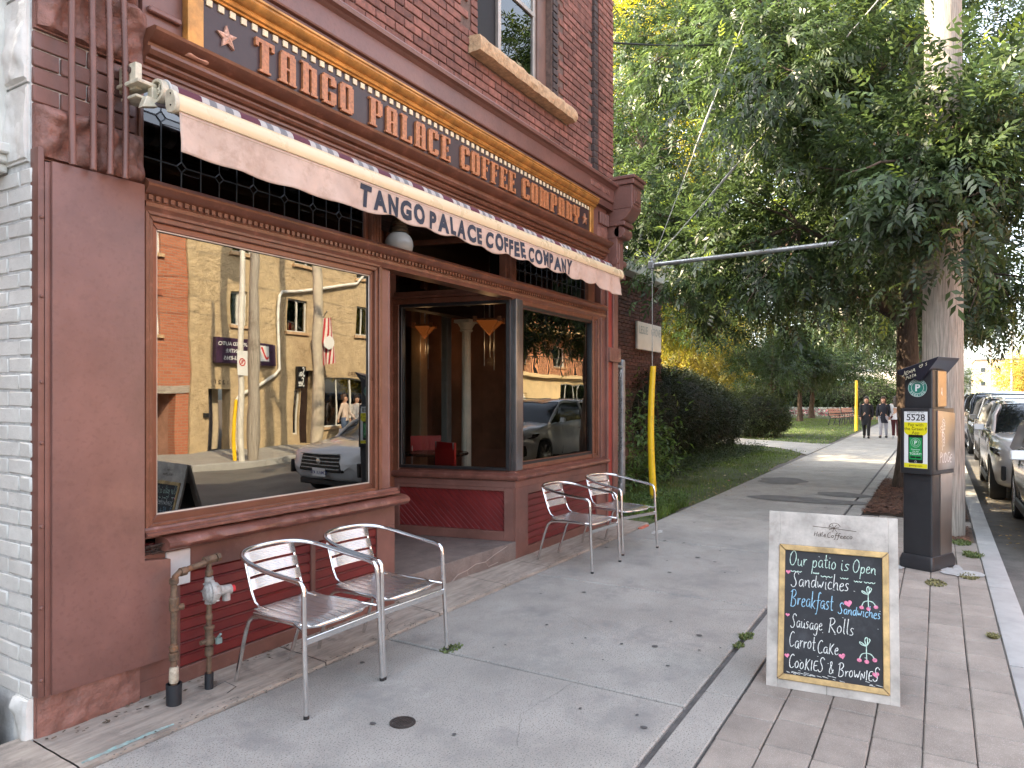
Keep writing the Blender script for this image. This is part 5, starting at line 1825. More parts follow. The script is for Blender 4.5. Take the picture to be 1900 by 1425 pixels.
def cherries(u, v, s):
    st = [[(0, 0), (0, -.5)], [(0, -.5), (-.35, -.6), (-.5, -1)], [(0, -.5), (.02, -1.0)], [(0, -.5), (.35, -.55), (.55, -.85)], [(0, 0), (-.5, .35), (-.45, .1), (0, 0)], [(0, 0), (-.15, .5), (.05, .75), (.1, .3), (0, 0)], [(0, 0), (.3, .5), (.15, .6)]]
    chalk('chalk_cherries', ribbon([[(U(u) + x * s, Vv(v) + z * s) for x, z in q] for q in st], .0042, 2), CHG)
    mb = MB()
    for cx, cz in ((-.5, -1.1), (.02, -1.15), (.58, -.95)):
        mb.add([(U(u) + (cx + .17 * math.cos(a)) * s, 0, Vv(v) + (cz + .15 * math.sin(a)) * s) for a in np.linspace(0, 6.28, 12, endpoint=False)], [tuple(range(12))])
    chalk('chalk_cherry_dots', mb, CHP)


cherries(.86, .30, .062)
cherries(.84, .70, .066)
sm_ = MB()
rg = random.Random(8)
for k in range(46):
    x, z = rg.uniform(cu0 + .01, cu1 - .01), cv0 + .004 + abs(rg.gauss(0, .012)) if k < 26 else rg.uniform(cv0, cv1)
    l = rg.uniform(.008, .03) if k < 26 else rg.uniform(.003, .01)
    sm_.add([(x, 0, z), (x + l, 0, z - l * .15), (x + l, 0, z - l * .15 + .0022), (x, 0, z + .0022)], [(0, 1, 2, 3)])
chalk('chalk_smudges', sm_, CHW)
# burnt-in logo above the board: little compass star on a long stroke with script below
lg = []
cx_, cz_ = BW * .52, .862
lg.append([(cx_ - .105, cz_ + .003), (cx_ - .03, cz_ - .001), (cx_ + .02, cz_ - .003), (cx_ + .11, cz_ - .010)])
lg.append([(cx_ + .028 * math.cos(a) + .004, cz_ + .004 + .024 * math.sin(a)) for a in np.linspace(.2, 3.3, 9)])
for a in (.2, 1.0, 1.9, 2.7, 3.6, 4.5, 5.3):
    lg.append([(cx_, cz_), (cx_ + .026 * math.cos(a), cz_ + .022 * math.sin(a))])
LG_ = ribbon(lg, .0026, 1, .1)
LG_.merge(write('Hdle', cx_ - .10, .812, .026, .0028, .062, .0, 2))
LG_.merge(write('Coffeeco.', cx_ - .035, .810, .028, .0028, .135, .0, 3))
q = MB(); q.f = LG_.f; q.v = [(x, -.0015, z) for x, y, z in LG_.v]
abp('burnt_logo', q, mat('burnt_wood', (.09, .065, .05), .9), smooth=0)
# rear leaf of the A and its hinge
tl2 = -tilt * 1.15
v2 = Vector((0, 0, 1)) * math.cos(tl2) - nh * math.sin(tl2)
top = bl_ + v_ * BH
rb_ = top - nh * .03 - v2 * (BH * .985)
n2 = v2.cross(u_)
M2 = Matrix(((u_.x, -n2.x, v2.x, rb_.x), (u_.y, -n2.y, v2.y, rb_.y), (u_.z, -n2.z, v2.z, rb_.z), (0, 0, 0, 1)))
abp('rear_leaf', MB().box(0, BW, -.010, .010, .012, BH * .975), GREYW, Mx=M2, bev=.002)
abp('rear_chalkboard', MB().box(cu0, cu1, -.0125, -.0105, cv0, cv1).box(cu0, cu1, .0105, .0125, cv0, cv1), SLATE, Mx=M2, smooth=0)
abp('hinge', MB().box(.10, .14, .018, .05, BH - .03, BH - .005).box(BW - .14, BW - .10, .018, .05, BH - .03, BH - .005), STEEL)
abp('board_gap', MB().box(BW * .47, BW * .473, -.0012, .0, 0, cv0 - .03), BLACK, smooth=0)

# ------------------------------------------------------------------ parking machine
pm = thing('parking_machine', 'black and steel parking pay machine with yellow and green sticker beside the utility pole', 'parking meter', (7.58, .09, 0), R(-24) + 0)
# local frame: -x is the front, -y is the steel side seen from the shop
DARK = mat('charcoal_powder_coat', (.022, .023, .026), .38, var=.12, scale=8, bump=.05, bscale=200)
SSIDE = mat('stainless_panel', (.30, .275, .25), .30, metal=.85, var=.12, scale=3, bump=.06, bscale=14, grain=(1, 1, .25))
W2 = .135
D2 = .20


def rrect(hw, hd, r, n=4, cx=0, cy=0):
    pts = []
    for sx, sy, a0 in ((1, 1, 0), (-1, 1, 90), (-1, -1, 180), (1, -1, 270)):
        for k in range(n + 1):
            a = R(a0 + 90 * k / n)
            pts.append((cx + sx * (hd - r) + r * math.cos(a), cy + sy * (hw - r) + r * math.sin(a)))
    return pts


def col_(hw, hd, r, z0, z1, cx=0, cy=0):
    return MB().prism(rrect(hw, hd, r, 4, cx, cy), z0, z1, axis='z')


mbs = MB().loft([[(x, y, z) for x, y in rrect(hw, hd, .02)] for hw, hd, z in ((W2 + .012, D2 + .028, 0), (W2 + .012, D2 + .028, .075), (W2 + .002, D2 + .004, .125))])
part('base_skirt', mbs, DARK, pm, bev=.002)
part('lower_body', col_(W2 - .005, D2 - .01, .018, .125, .86), DARK, pm, bev=.003)
part('steel_strip', MB().box(-.05, .17, -W2 - .0005, -W2 + .008, .13, .86), SSIDE, pm)
part('cabinet', col_(W2 + .008, D2 + .02, .03, .862, 1.455, cx=-.006), DARK, pm, bev=.006, seg=2)
part('steel_cheek', MB().prism([(-.14, .90), (.19, .90), (.19, 1.41), (-.14, 1.435)], -W2 - .020, -W2 - .006), SSIDE, pm, bev=.008, seg=2)
part('steel_cheek', MB().prism([(-.14, .90), (.19, .90), (.19, 1.41), (-.14, 1.435)], W2 + .006, W2 + .018), SSIDE, pm, bev=.008, seg=2)
part('head', col_(W2 - .012, .12, .015, 1.455, 1.80, cx=-.055), DARK, pm, bev=.003)
part('head_steel_side', MB().box(-.10, .062, -W2 - .002, -W2 + .013, 1.47, 1.79), mat('warm_reflection_steel', (.34, .25, .17), .3, metal=.85, var=.2, scale=3), pm, bev=.002)  # warm street reflection put into the steel colour
# folded hood: dark wedge rising towards the street
hd_ = MB()
hd_.add([(-.235, .155, 1.765), (-.225, -.04, 1.70), (-.215, -.175, 1.885), (.20, -.175, 1.885), (.20, .155, 1.765),
         (-.235, .155, 1.80), (-.215, -.19, 1.915), (.20, -.19, 1.915), (.20, .155, 1.80), (.16, -.04, 1.70), (.185, -.165, 1.80)],
        [(0, 1, 2, 6, 5), (5, 6, 7, 8), (0, 5, 8, 4), (2, 3, 7, 6), (0, 4, 9, 1), (1, 9, 3, 2), (4, 8, 7, 3, 9)])
part('solar_hood', hd_, mat('hood_black', (.012, .013, .022), .32, var=.1), pm, smooth=0, bev=.003)


def front(mb, x, yc, zc):
    """x-z plane drawing to the machine front: picture right = -y"""
    return warp(mb, lambda a, b, c: (x, yc - a, zc + c))


def disc(r, n=36, r0=None):
    mb = MB()
    if r0 is None:
        mb.add([(0, 0, 0)] + [(r * math.cos(2 * math.pi * k / n), 0, r * math.sin(2 * math.pi * k / n)) for k in range(n)], [(0, 1 + k, 1 + (k + 1) % n) for k in range(n)])
    else:
        mb.grid([[(q * math.cos(2 * math.pi * k / n), 0, q * math.sin(2 * math.pi * k / n)) for q in (r, r0)] for k in range(n)], closed_u=True)
    return mb


TEAL = mat('teal_green_print', (.03, .20, .15), .4, bump=0, var=.03)
WHP = mat('white_print', (.72, .74, .74), .4, bump=0, var=.03)
YEP = mat('yellow_print', (.72, .66, .015), .4, bump=0, var=.03)
GRP = mat('green_print', (.01, .27, .07), .35, bump=0, var=.03)
BKP = mat('black_print', (.008, .008, .009), .4, bump=0, var=.03)


def badge(parent, x, yc, zc, R_, dx=.0006):
    b = part('badge', front(disc(R_), x, yc, zc), TEAL, parent, smooth=0)
    part('badge_ring', front(disc(R_ * .985, r0=R_ * .955).merge(disc(R_ * .66, r0=R_ * .62)), x - dx, yc, zc), WHP, b if parent is pm else parent, smooth=0)
    mb = MB()
    ticks = 'MUNICIPAL PARKING '
    for i, c in enumerate('MUNICIPAL'):
        a = R(150 - 120 * i / 8)
        g = text_mb(c, R_ * .30, .01, 'CENTER')
        mb.merge(g, Matrix.Translation((R_ * .72 * math.cos(a), 0, R_ * .72 * math.sin(a))) @ Matrix.Rotation(-(a - math.pi / 2), 4, 'Y'))
    for i, c in enumerate('PARKING'):
        a = R(215 + 110 * i / 6)
        g = text_mb(c, R_ * .30, .01, 'CENTER')
        mb.merge(g, Matrix.Translation((R_ * .93 * math.cos(a), 0, R_ * .93 * math.sin(a))) @ Matrix.Rotation(-(a + math.pi / 2), 4, 'Y'))
    mb.merge(text_mb('P', R_ * 1.05, .035, 'CENTER'), Matrix.Translation((0, 0, -R_ * .34)))
    part('badge_text', front(mb, x - dx * 1.4, yc, zc), WHP, b if parent is pm else parent, smooth=0)
    return b


badge(pm, -.1765, .005, 1.64, .083)
FX = -D2 - .0275
FXX = FX
stk = part('sticker', MB().box(FX - .0006, FX + .004, -.105, .098, .915, 1.425), WHP, pm, bev=.0002)


def stp(n, mb, m, x, yc=-.0035, zc=0):
    part(n, front(mb, x, yc, zc), m, stk, smooth=0)


def rect(x0, x1, z0, z1):
    return MB().add([(x0, 0, z0), (x1, 0, z0), (x1, 0, z1), (x0, 0, z1)], [(0, 1, 2, 3)])


X1, X2, X3, X4 = FX - .0012, FX - .0018, FX - .0024, FX - .003
stp('yellow_field', rect(-.100, .100, 1.25, 1.328).merge(MB().add([(0, 0, 1.25)] + [(.1 * math.cos(a), 0, 1.25 + .052 * math.sin(a)) for a in np.linspace(math.pi, 2 * math.pi, 20)], [(0, 1 + k, 2 + k) for k in range(19)])), YEP, X1)
stp('yellow_foot', rect(-.100, .100, .917, .957), YEP, X1)
stp('number', text_mb('5528', .082, .012, 'CENTER'), BKP, X1, zc=1.345)
stp('small_print', text_mb('Location Id for', .024, .0, 'CENTER').merge(text_mb('Pay by App', .024, 0, 'CENTER'), Matrix.Translation((0, 0, -.020))), BKP, X1, zc=1.411)
stp('sticker_text', text_mb('Pay with', .040, .004, 'CENTER').merge(text_mb('the Green P', .040, .004, 'CENTER'), Matrix.Translation((0, 0, -.037))).merge(text_mb('App', .040, .004, 'CENTER'), Matrix.Translation((0, 0, -.072))), mat('olive_print', (.10, .09, .01), .5, bump=0), X2, zc=1.293)
stp('phone', MB().add([(x, 0, z) for x, z in [(p[1], p[0]) for p in rrect(.064, .128, .012)]], [tuple(range(20))]), BKP, X2, zc=1.088)
stp('phone_screen', rect(-.055, .055, -.098, .100), GRP, X3, zc=1.090)
stp('phone_button', disc(.009, 14, .007), WHP, X3, zc=.973)
ph = part('phone_badge_ring', front(disc(.042, 24, .040).merge(disc(.029, 24, .027)), X4, -.0035, 1.145), WHP, stk, smooth=0)
stp('phone_text', text_mb('P', .048, .03, 'CENTER').merge(text_mb('Download', .018, .0, 'CENTER'), Matrix.Translation((0, 0, -.052))).merge(text_mb('the app', .018, 0, 'CENTER'), Matrix.Translation((0, 0, -.068))).merge(text_mb('TODAY!', .028, .015, 'CENTER'), Matrix.Translation((0, 0, -.095))), WHP, X4, zc=1.129)
stp('store_buttons', rect(-.045, -.002, 0, .016).merge(rect(.002, .045, 0, .016)), BKP, X4, zc=1.004)
stp('web_address', text_mb('greenp.com', .024, .004, 'CENTER'), BKP, X2, zc=.930)
# marker tags
TAGM = mat('cream_marker', (.75, .70, .50), .6, bump=0)
TAGW = mat('white_marker', (.85, .85, .86), .6, bump=0)


def tag_on(name, mb, m, f):
    part(name, warp(mb, f), m, pm, smooth=0)


# hood's front face plane: through (-.235,.155,1.765..), drawn by position along it
hf = lambda a, b, c: (-.2395 + .03 * 0 + a * .06, .115 - a, 1.742 + c + a * .30 + a * .10)
tag_on('hood_tag', write('JENA', .0, .0, .045, .0035, .12, 0, 3), TAGM, hf)
tag_on('hood_tag', write('PIZZA', .035, -.045, .032, .003, .09, 0, 4), TAGM, hf)
tag_on('hood_tag', ribbon([[(.165, .03), (.155, .042), (.148, .03), (.165, .008), (.182, .032), (.174, .042), (.165, .03)]], .003), TAGM, hf)
tag_on('hood_tag', write('5', .20, .012, .03, .003, None, 0, 4), TAGM, hf)
sf = lambda a, b, c: (-.10 + a, -W2 - .0212, c)
rg = random.Random(2)
st = []
for k in range(7):
    cx, cz = .045 + rg.uniform(-.02, .02), 1.33 - k * .03
    st.append([(cx - .03, cz), (cx, cz + .035), (cx + .035, cz - .01), (cx - .01, cz - .04), (cx + .03, cz - .03)])
st += [[(.03, 1.12), (.045, 1.05), (.05, 1.38)]]
tag_on('side_tag', ribbon(st, .0035, 2), TAGW, sf)
tag_on('side_tag', write('PUDGE', -.015, .965, .105, .0055, .235, 0, 4, slant=.2), TAGW, sf)
tag_on('side_tag', ribbon([[(.0, 1.60), (.01, 1.64), (.018, 1.59)], [(.0, 1.62), (.012, 1.61), (.01, 1.66)]], .008), TAGW, lambda a, b, c: (-.04 + a, -W2 - .0028, c - .02))

# ------------------------------------------------------------------ utility pole, strut, guy wires and guards
up = thing('utility_pole', 'thick weathered grey wooden utility pole behind the parking machine', 'utility pole', (9.47, -.04, 0))
P = []
for i in range(60):
    z = -.05 + 12.0 * i / 59
    r = .215 - .0055 * z
    P.append([(9.47 + (r + .006 * nz(a * 2, z * .3, 1, 1.2)) * math.cos(a), -.04 + (r + .006 * nz(a * 2, z * .3, 1, 1.2)) * math.sin(a), z) for a in np.linspace(0, 2 * math.pi, 40, endpoint=False)])
part('pole', MB().loft(P), WOODPOLE, up, world=True, smooth=60)
part('pole_plate', MB().box(9.24, 9.253, -.09, -.03, 3.9, 4.0), STEEL, up, world=True)
part('cross_arm', MB().box(9.41, 9.53, -1.3, 1.2, 10.9, 11.02), WOODPOLE, up, world=True)
for y in (-1.2, -.6, .5, 1.1):
    part('insulator', MB().lathe([(.03, 0), (.045, .03), (.03, .06), (.045, .09), (.02, .12)], 10, M=T(9.47, y, 11.02)), mat('brown_glaze', (.08, .03, .02), .2), up, world=True)
strut = thing('guy_strut', 'horizontal galvanised pipe strut with taut guy wires running to the utility pole', 'strut', (9.70, 3.50, 0))
TIP = Vector((9.70, 3.50, 3.44))
part('strut_pipe', MB().tube([(9.70, 3.52, 3.44), (9.48, .15, 3.46)], .030, 14), STEEL, strut, world=True)
part('strut_cap', MB().box(9.65, 9.75, 3.47, 3.55, 3.385, 3.49).tube([(9.70, 3.51, 3.36), (9.70, 3.51, 3.54)], .022, 8), STEEL, strut, world=True, bev=.008)
CAB = mat('guy_cable', (.36, .36, .34), .8)
wires = [((9.70, 3.50, .2), TIP, .006), (TIP + Vector((0, 0, .03)), (9.47, .15, 6.75), .007), (TIP + Vector((0, 0, .05)), (9.47, .12, 11.4), .006)]
for a, b, r in wires:
    part('guy_wire', MB().tube([a, b], r, 6), CAB, strut, world=True)
for w_, ts in ((1, (.29, .36)), (2, (.21, .265))):
    a, b = Vector(wires[w_][0]), Vector(wires[w_][1])
    p, q = a.lerp(b, ts[0]), a.lerp(b, ts[1])
    part('wire_grip', MB().tube([p, p.lerp(q, .2), q.lerp(p, .2), q], [.010, .022, .018, .010], 8), CAB, strut, world=True)
    part('wire_grip', MB().tube([a.lerp(b, ts[0] * .86), p], [.012, .018], 8), CAB, strut, world=True)
yg = []
for i in range(20):
    t = i / 19
    yg.append((9.70 + .01 * t - .025 * math.sin(t * math.pi), 3.50 + .045 * math.sin(t * math.pi * .85) - .03, 2.02 * t - .02))
ygm = MB()
rings = []
for i, p in enumerate(yg):
    hw = .052 - .010 * (i / 19)
    rings.append([(p[0] + hw * .8 * math.cos(a), p[1] + hw * math.sin(a), p[2]) for a in np.linspace(0, 2 * math.pi, 16, endpoint=False)])
ygm.loft(rings)
solo('guy_guard', ygm, YELLOW, 'tall bent yellow plastic guard round the guy wire by the grass', 'wire guard', smooth=60)
# overhead black service cable
cb = [(Vector((8.2, 3.6, 6.0)).lerp(Vector((13.5, 1.0, 8.4)), t) - Vector((0, 0, .35 * math.sin(math.pi * t)))) for t in np.linspace(0, 1, 16)]
solo('overhead_cable', MB().tube(cb, .012, 6), BLACK, 'black service cable crossing in front of the tree crown', 'cable')

# fence post with wire mesh between the shop and the lawn
fp = thing('fence_post', 'grey steel fence post covered in marker tags beside the shop corner', 'fence', (9.72, 3.97, 0))
part('post', MB().tube([(9.72, 3.97, -.02), (9.72, 3.97, 2.08)], .047, 16).tube([(9.72, 3.97, .68), (9.72, 3.97, .70)], .050, 16).tube([(9.72, 3.97, 1.38), (9.72, 3.97, 1.40)], .050, 16).tube([(9.72, 3.97, 1.78), (9.72, 3.97, 1.81)], .051, 16), mat('grey_painted_steel', (.27, .28, .29), .5, metal=.5, var=.2, scale=10), fp, world=True)
part('post_cap', MB().lathe([(.047, 0), (.040, .02), (.001, .03)], 16, M=T(9.72, 3.97, 2.08)), STEEL, fp, world=True)
ft = lambda a, b, c: (9.672 + .02 * abs(a) * 4, 3.97 - a, c)
for s_, z_, h_ in (('DIME', 1.50, .09), ('SHEGO', 1.0, .07)):
    mb = MB()
    for k, c in enumerate(s_):
        mb.merge(write(c, -.02, z_ - k * h_ * .75, h_ * .6, .007, .04))
    part('marker_tag', warp(mb, ft), BKP, fp, world=True, smooth=0)
part('white_tag', warp(ribbon([[(-.02, 1.90), (.02, 1.98), (-.01, 1.85)], [(-.02, 1.82), (.02, 1.80)], [(-.01, .25), (.02, .33), (-.01, .2)]], .012), ft), TAGW, fp, world=True, smooth=0)
mesh = MB()
fa, fb = Vector((8.26, 3.72, 0)), Vector((9.70, 3.97, 0))
for k in range(48):
    for sgn in (1, -1):
        z = -.9 + k * .075
        z0, z1 = (z, z + 1.5 * .75) if sgn > 0 else (z + 1.5 * .75, z)
        a, b = (fa.x, fa.y, z0), (fb.x, fb.y, z1)
        t0, t1 = 0., 1.
        def cl(v, t0=0, t1=1):
            return v
        p, q = Vector(a), Vector(b)
        zmin, zmax = .03, 1.98
        if max(z0, z1) < zmin or min(z0, z1) > zmax: continue
        def at(zt): return (zt - p.z) / (q.z - p.z)
        lo, hi = sorted((at(zmin), at(zmax)))
        lo, hi = max(0, lo), min(1, hi)
        if hi > lo: mesh.tube([p.lerp(q, lo), p.lerp(q, hi)], .0022, 4, cap=False)
part('chain_mesh', mesh, STEEL, fp, world=True, smooth=0)
part('top_rail', MB().tube([(8.24, 3.72, 2.0), (9.72, 3.97, 2.0)], .02, 10), STEEL, fp, world=True)
gm = MB()
for k in range(30):
    x = 10.3 + k * .035
    gm.box(x, x + .006, 4.85, 4.856, 1.45, 2.95)
for k in range(60):
    z = 1.45 + k * .025
    gm.box(10.3, 11.34, 4.857, 4.862, z, z + .005)
solo('window_grille', gm.box(10.27, 10.31, 4.83, 4.87, 1.4, 3.0).box(11.33, 11.37, 4.83, 4.87, 1.4, 3.0).box(10.27, 11.37, 4.83, 4.87, 2.96, 3.0), mat('grille_steel', (.10, .10, .095), .6, metal=.4), 'steel mesh grille screen standing before the low brick building', 'grille', smooth=0)

# ------------------------------------------------------------------ low dark brick building with white fascia and sign
b2 = thing('low_brick_building', 'single storey dark brick building with white fascia, set back beyond the shop', 'building', (12.3, 5.5, 0))
BR2 = bpy.data.materials.new('dark_brickwork')
BR2.use_nodes = True
N, L = BR2.node_tree.nodes, BR2.node_tree.links
pb2 = N['Principled BSDF']; pb2.inputs['Roughness'].default_value = .85
g_ = N.new('ShaderNodeNewGeometry'); sp_ = N.new('ShaderNodeSeparateXYZ'); cb_ = N.new('ShaderNodeCombineXYZ')
L.new(g_.outputs['Position'], sp_.inputs[0])
ad = N.new('ShaderNodeMath'); ad.operation = 'ADD'
L.new(sp_.outputs[0], ad.inputs[0]); L.new(sp_.outputs[1], ad.inputs[1])
L.new(ad.outputs[0], cb_.inputs[0]); L.new(sp_.outputs[2], cb_.inputs[1])
bt = N.new('ShaderNodeTexBrick')
L.new(cb_.outputs[0], bt.inputs[0])
bt.inputs['Color1'].default_value = (.075, .028, .020, 1); bt.inputs['Color2'].default_value = (.12, .045, .032, 1); bt.inputs['Mortar'].default_value = (.24, .18, .15, 1)
bt.inputs['Scale'].default_value = 1; bt.inputs['Mortar Size'].default_value = .008; bt.inputs['Brick Width'].default_value = .22; bt.inputs['Row Height'].default_value = .078
L.new(bt.outputs[0], pb2.inputs['Base Color'])
bb_ = N.new('ShaderNodeBump'); bb_.inputs['Strength'].default_value = .8; bb_.inputs['Distance'].default_value = .006; bb_.invert = True
L.new(bt.outputs['Fac'], bb_.inputs['Height']); L.new(bb_.outputs[0], pb2.inputs['Normal'])
part('wall', MB().box(9.2, 15.92, 5.56, 12, -.2, 4.1), BR2, b2, world=True, smooth=0)
# individual bricks on the part of the front that shows beside the shop
dbm = [mesh_from('brick', MB().box(-.103, .103, 0, .06, -.034, .034), mat('dark_red_brick', (.095, .034, .025), .85, var=.3, scale=14, bump=.5, bscale=80, objrand=.35), bev=.005) for _ in range(1)]
cnt = 0
cand = []
for r in range(50):
    z = .15 + r * .078
    for k in range(34):
        x = 9.3 + (r % 2) * .11 + k * .22
        q = pxy(x, 5.5, z)
        if 1132 < q[0] < 1232 and x < 15.85 and 460 < q[1] < 720:
            cand.append((x, z))
random.shuffle(cand)
cand.sort(key=lambda c: c[0])
restb = MB()
mb_pl = MB().box(9.2, 15.9, 5.53, 5.56, .1, 4.05)
part('mortar_bed', mb_pl, MORTAR, b2, world=True, smooth=0)
for i, (x, z) in enumerate(cand):
    if i < 295:
        piece('brick', dbm[0], b2, T(x, 5.505 + random.uniform(-.002, .002), z))
    else:
        restb.box(x - .103, x + .103, 5.505, 5.56, z - .034, z + .034)
part('far_bricks', restb, MATS['dark_red_brick'], b2, world=True, kind='stuff', smooth=0)
part('fascia', MB().box(9.1, 16.0, 5.25, 5.6, 4.08, 4.40).box(9.05, 16.05, 5.18, 5.62, 4.40, 4.52), mat('white_fascia', (.80, .81, .80), .5, var=.05), b2, world=True, bev=.006)
part('downpipe', MB().box(9.0, 9.18, 5.3, 5.5, .0, 4.1), mat('pale_green_grey', (.30, .32, .29), .6), b2, world=True)
part('roof', MB().box(9.1, 16, 5.25, 12, 4.52, 4.60), MATS['roof_felt'], b2, world=True, smooth=0)
ls = thing('wall_sign', 'white rectangular sign with faint grey lettering on the dark brick wall', 'sign', (14.9, 5.47, 2.6))
part('panel', MB().box(14.19, 15.66, 5.44, 5.49, 2.58, 3.17), mat('white_sign_panel', (.85, .86, .85), .35, var=.03, bump=0), ls, world=True, bev=.004)
GRL = mat('faint_grey_letters', (.38, .47, .52), .5, bump=0)
part('sign_text', warp(text_mb('LESLIE', .24, .0), lambda x, y, z: (14.27 + x * .8, 5.437, 2.92 + z)), GRL, ls, world=True, smooth=0)
part('sign_text', warp(text_mb('GROVE', .24, .0), lambda x, y, z: (15.0 + x * .78, 5.437, 2.92 + z)), GRL, ls, world=True, smooth=0)
# ------------------------------------------------------------------ cafe interior seen through the splayed pane
ic = thing('interior_column', 'slim white fluted column inside the cafe behind the splayed window', 'column', (7.15, 4.95, .195))
WCOL = mat('cream_column_paint', (.60, .57, .50), .5)
part('shaft', MB().loft([[(7.15 + (.060 + (.004 if k % 2 else 0) - .004 * z) * math.cos(2 * math.pi * k / 24), 4.95 + (.060 + (.004 if k % 2 else 0) - .004 * z) * math.sin(2 * math.pi * k / 24), z) for k in range(24)] for z in (.195, 1.0, 1.8, 2.35)]), WCOL, ic, world=True)
part('capital', MB().lathe([(.062, 0), (.085, .02), (.07, .035), (.075, .05), (.10, .09), (.11, .11)], 20, M=T(7.15, 4.95, 2.35)).box(7.04, 7.26, 4.84, 5.06, 2.46, 2.50), WCOL, ic, world=True)
solo('interior_beam', MB().box(5.0, 7.84, 5.0, 5.16, 2.54, 2.78), mat('black_beam', (.008, .005, .004), .6), 'dark beam across the cafe interior', 'beam')
for (x, y, w, nm) in ((7.45, 5.9, .16, 'warm wooden post deep inside the cafe, first behind the splayed window'), (7.3, 5.35, .10, 'grey post inside the cafe between wooden post and white column')):
    solo('interior_post', MB().box(x, x + w, y, y + w, .195, 3.2), mat('post_wood_' + nm[:4], (.30, .20, .12) if w > .12 else (.22, .23, .23), .6), nm, 'post', bev=.01)
AMB = emit_mat('amber_glow', (1.0, .25, .05), .025)
for (x, y, z, s_, lab) in ((6.75, 4.36, 2.36, .72, 'square amber glass ceiling lamp with hanging rods near the corner post'), (7.35, 5.75, 2.42, .6, 'dim amber glass ceiling lamp further inside the cafe')):
    lt = thing('amber_lamp', lab, 'lamp', (x, y, z), .4)
    w = .19 * s_
    part('shade', MB().add([(-w, -w, .06), (w, -w, .06), (w, w, .06), (-w, w, .06), (0, 0, -.10)], [(0, 1, 4), (1, 2, 4), (2, 3, 4), (3, 0, 4)]), AMB, lt, smooth=0)
    fr_ = MB()
    for a, b in (((-w, -w), (w, -w)), ((w, -w), (w, w)), ((w, w), (-w, w)), ((-w, w), (-w, -w))):
        fr_.tube([(a[0], a[1], .065), (b[0], b[1], .065)], .012, 6)
        fr_.box(a[0] - .02, a[0] + .02, a[1] - .02, a[1] + .02, .04, .10)
        fr_.tube([(a[0], a[1], .06), (0, 0, -.10)], .006, 4)
    part('rim', fr_, COPPER, lt)
    pl_ = bpy.data.lights.new('amber_bulb', 'POINT'); pl_.energy = .22; pl_.color = (1, .55, .25); pl_.shadow_soft_size = .08
    po = bpy.data.objects.new('amber_bulb', pl_); COL.objects.link(po); po.parent = lt; po.location = (0, 0, -.22)
    part('rods', MB().tube([(w * .4, 0, .3), (w * .4, 0, -.35)], .004, 5).tube([(-w * .3, .05, .3), (-w * .3, .05, -.45)], .004, 5).tube([(0, -w * .4, .3), (0, -w * .4, -.5)], .004, 5).tube([(0, 0, .1), (0, 0, .8)], .005, 5), STEEL, lt)
REDCH = mat('red_vinyl', (.42, .015, .018), .4)
def cafe_chair(x, y, rz, lab):
    t = thing('cafe_chair', lab, 'chair', (x, y, .195), rz, 'red chairs inside the cafe')
    part('seat', MB().box(-.2, .2, -.2, .2, .43, .47), REDCH, t, bev=.012, seg=2)
    part('backrest', MB().loft([[(xx, .2 + .02 * math.cos(xx * 7), z) for xx in (-.19, 0, .19)] + [(xx, .225 + .02 * math.cos(xx * 7), z) for xx in (.19, 0, -.19)] for z in (.62, .74, .88)]), REDCH, t)
    for sx in (-1, 1):
        part('leg', MB().tube([(sx * .18, -.18, 0), (sx * .175, -.17, .44)], .011, 8), STEEL, t)
        part('leg', MB().tube([(sx * .18, .21, 0), (sx * .175, .18, .44), (sx * .17, .23, .88)], .011, 8), STEEL, t)
    return t
cafe_chair(6.35, 4.45, 1.2, 'red vinyl chair with steel legs inside, nearest the corner post')
cafe_chair(6.9, 5.35, -.8, 'red vinyl chair with steel legs inside, behind the dark cafe table')
cafe_chair(6.75, 6.1, 2.2, 'red vinyl chair deep inside the cafe by the wooden post')
tb = thing('cafe_table', 'round dark table inside the cafe among the red chairs', 'table', (6.55, 4.95, .195))
part('table_top', MB().lathe([(.0001, .70), (.36, .70), (.37, .715), (.36, .73), (.0001, .73)], 28), mat('dark_table', (.04, .025, .018), .25), tb)
part('pedestal', MB().lathe([(.22, 0), (.2, .03), (.03, .06), (.03, .70)], 16), BLACK, tb)
P = [[(x, 3.60 + .014 * math.sin(x * 60), z) for z in (.95, 2.42)] for x in np.linspace(7.22, 7.42, 40)]
solo('window_curtain', MB().grid(P), mat('pale_curtain', (.40, .42, .40), .9), 'pale curtain strip hanging inside the second bay window', 'curtain')
solo('framed_picture', MB().box(6.3, 6.9, 4.72, 4.74, 2.62, 2.98), mat('dull_print', (.16, .15, .10), .6, var=.5, scale=25), 'framed patterned picture above the beam inside', 'picture')

# ------------------------------------------------------------------ buildings across the street (they also show in the window panes)
YO = -11.0


def wall_with_holes(x0, x1, z0, z1, holes, y0, y1):
    """wall slab in the x-z plane with rectangular openings, built from non overlapping boxes"""
    xs = sorted(set([x0, x1] + [v for h in holes for v in (h[0], h[1])]))
    zs = sorted(set([z0, z1] + [v for h in holes for v in (h[2], h[3])]))
    mb = MB()
    for i in range(len(xs) - 1):
        j = 0
        while j < len(zs) - 1:
            cx = (xs[i] + xs[i + 1]) / 2
            def hole(j): return any(h[0] < cx < h[1] and h[2] < (zs[j] + zs[j + 1]) / 2 < h[3] for h in holes)
            if hole(j):
                j += 1; continue
            k = j
            while k < len(zs) - 1 and not hole(k): k += 1
            mb.box(xs[i], xs[i + 1], y0, y1, zs[j], zs[k])
            j = k
    return mb


FRW = mat('white_window_frame', (.62, .62, .58), .5)
WGL = glass_mat('street_window_glass', .35, (.25, .28, .30), 0)
CURT = mat('house_curtain', (.35, .33, .30), .9)


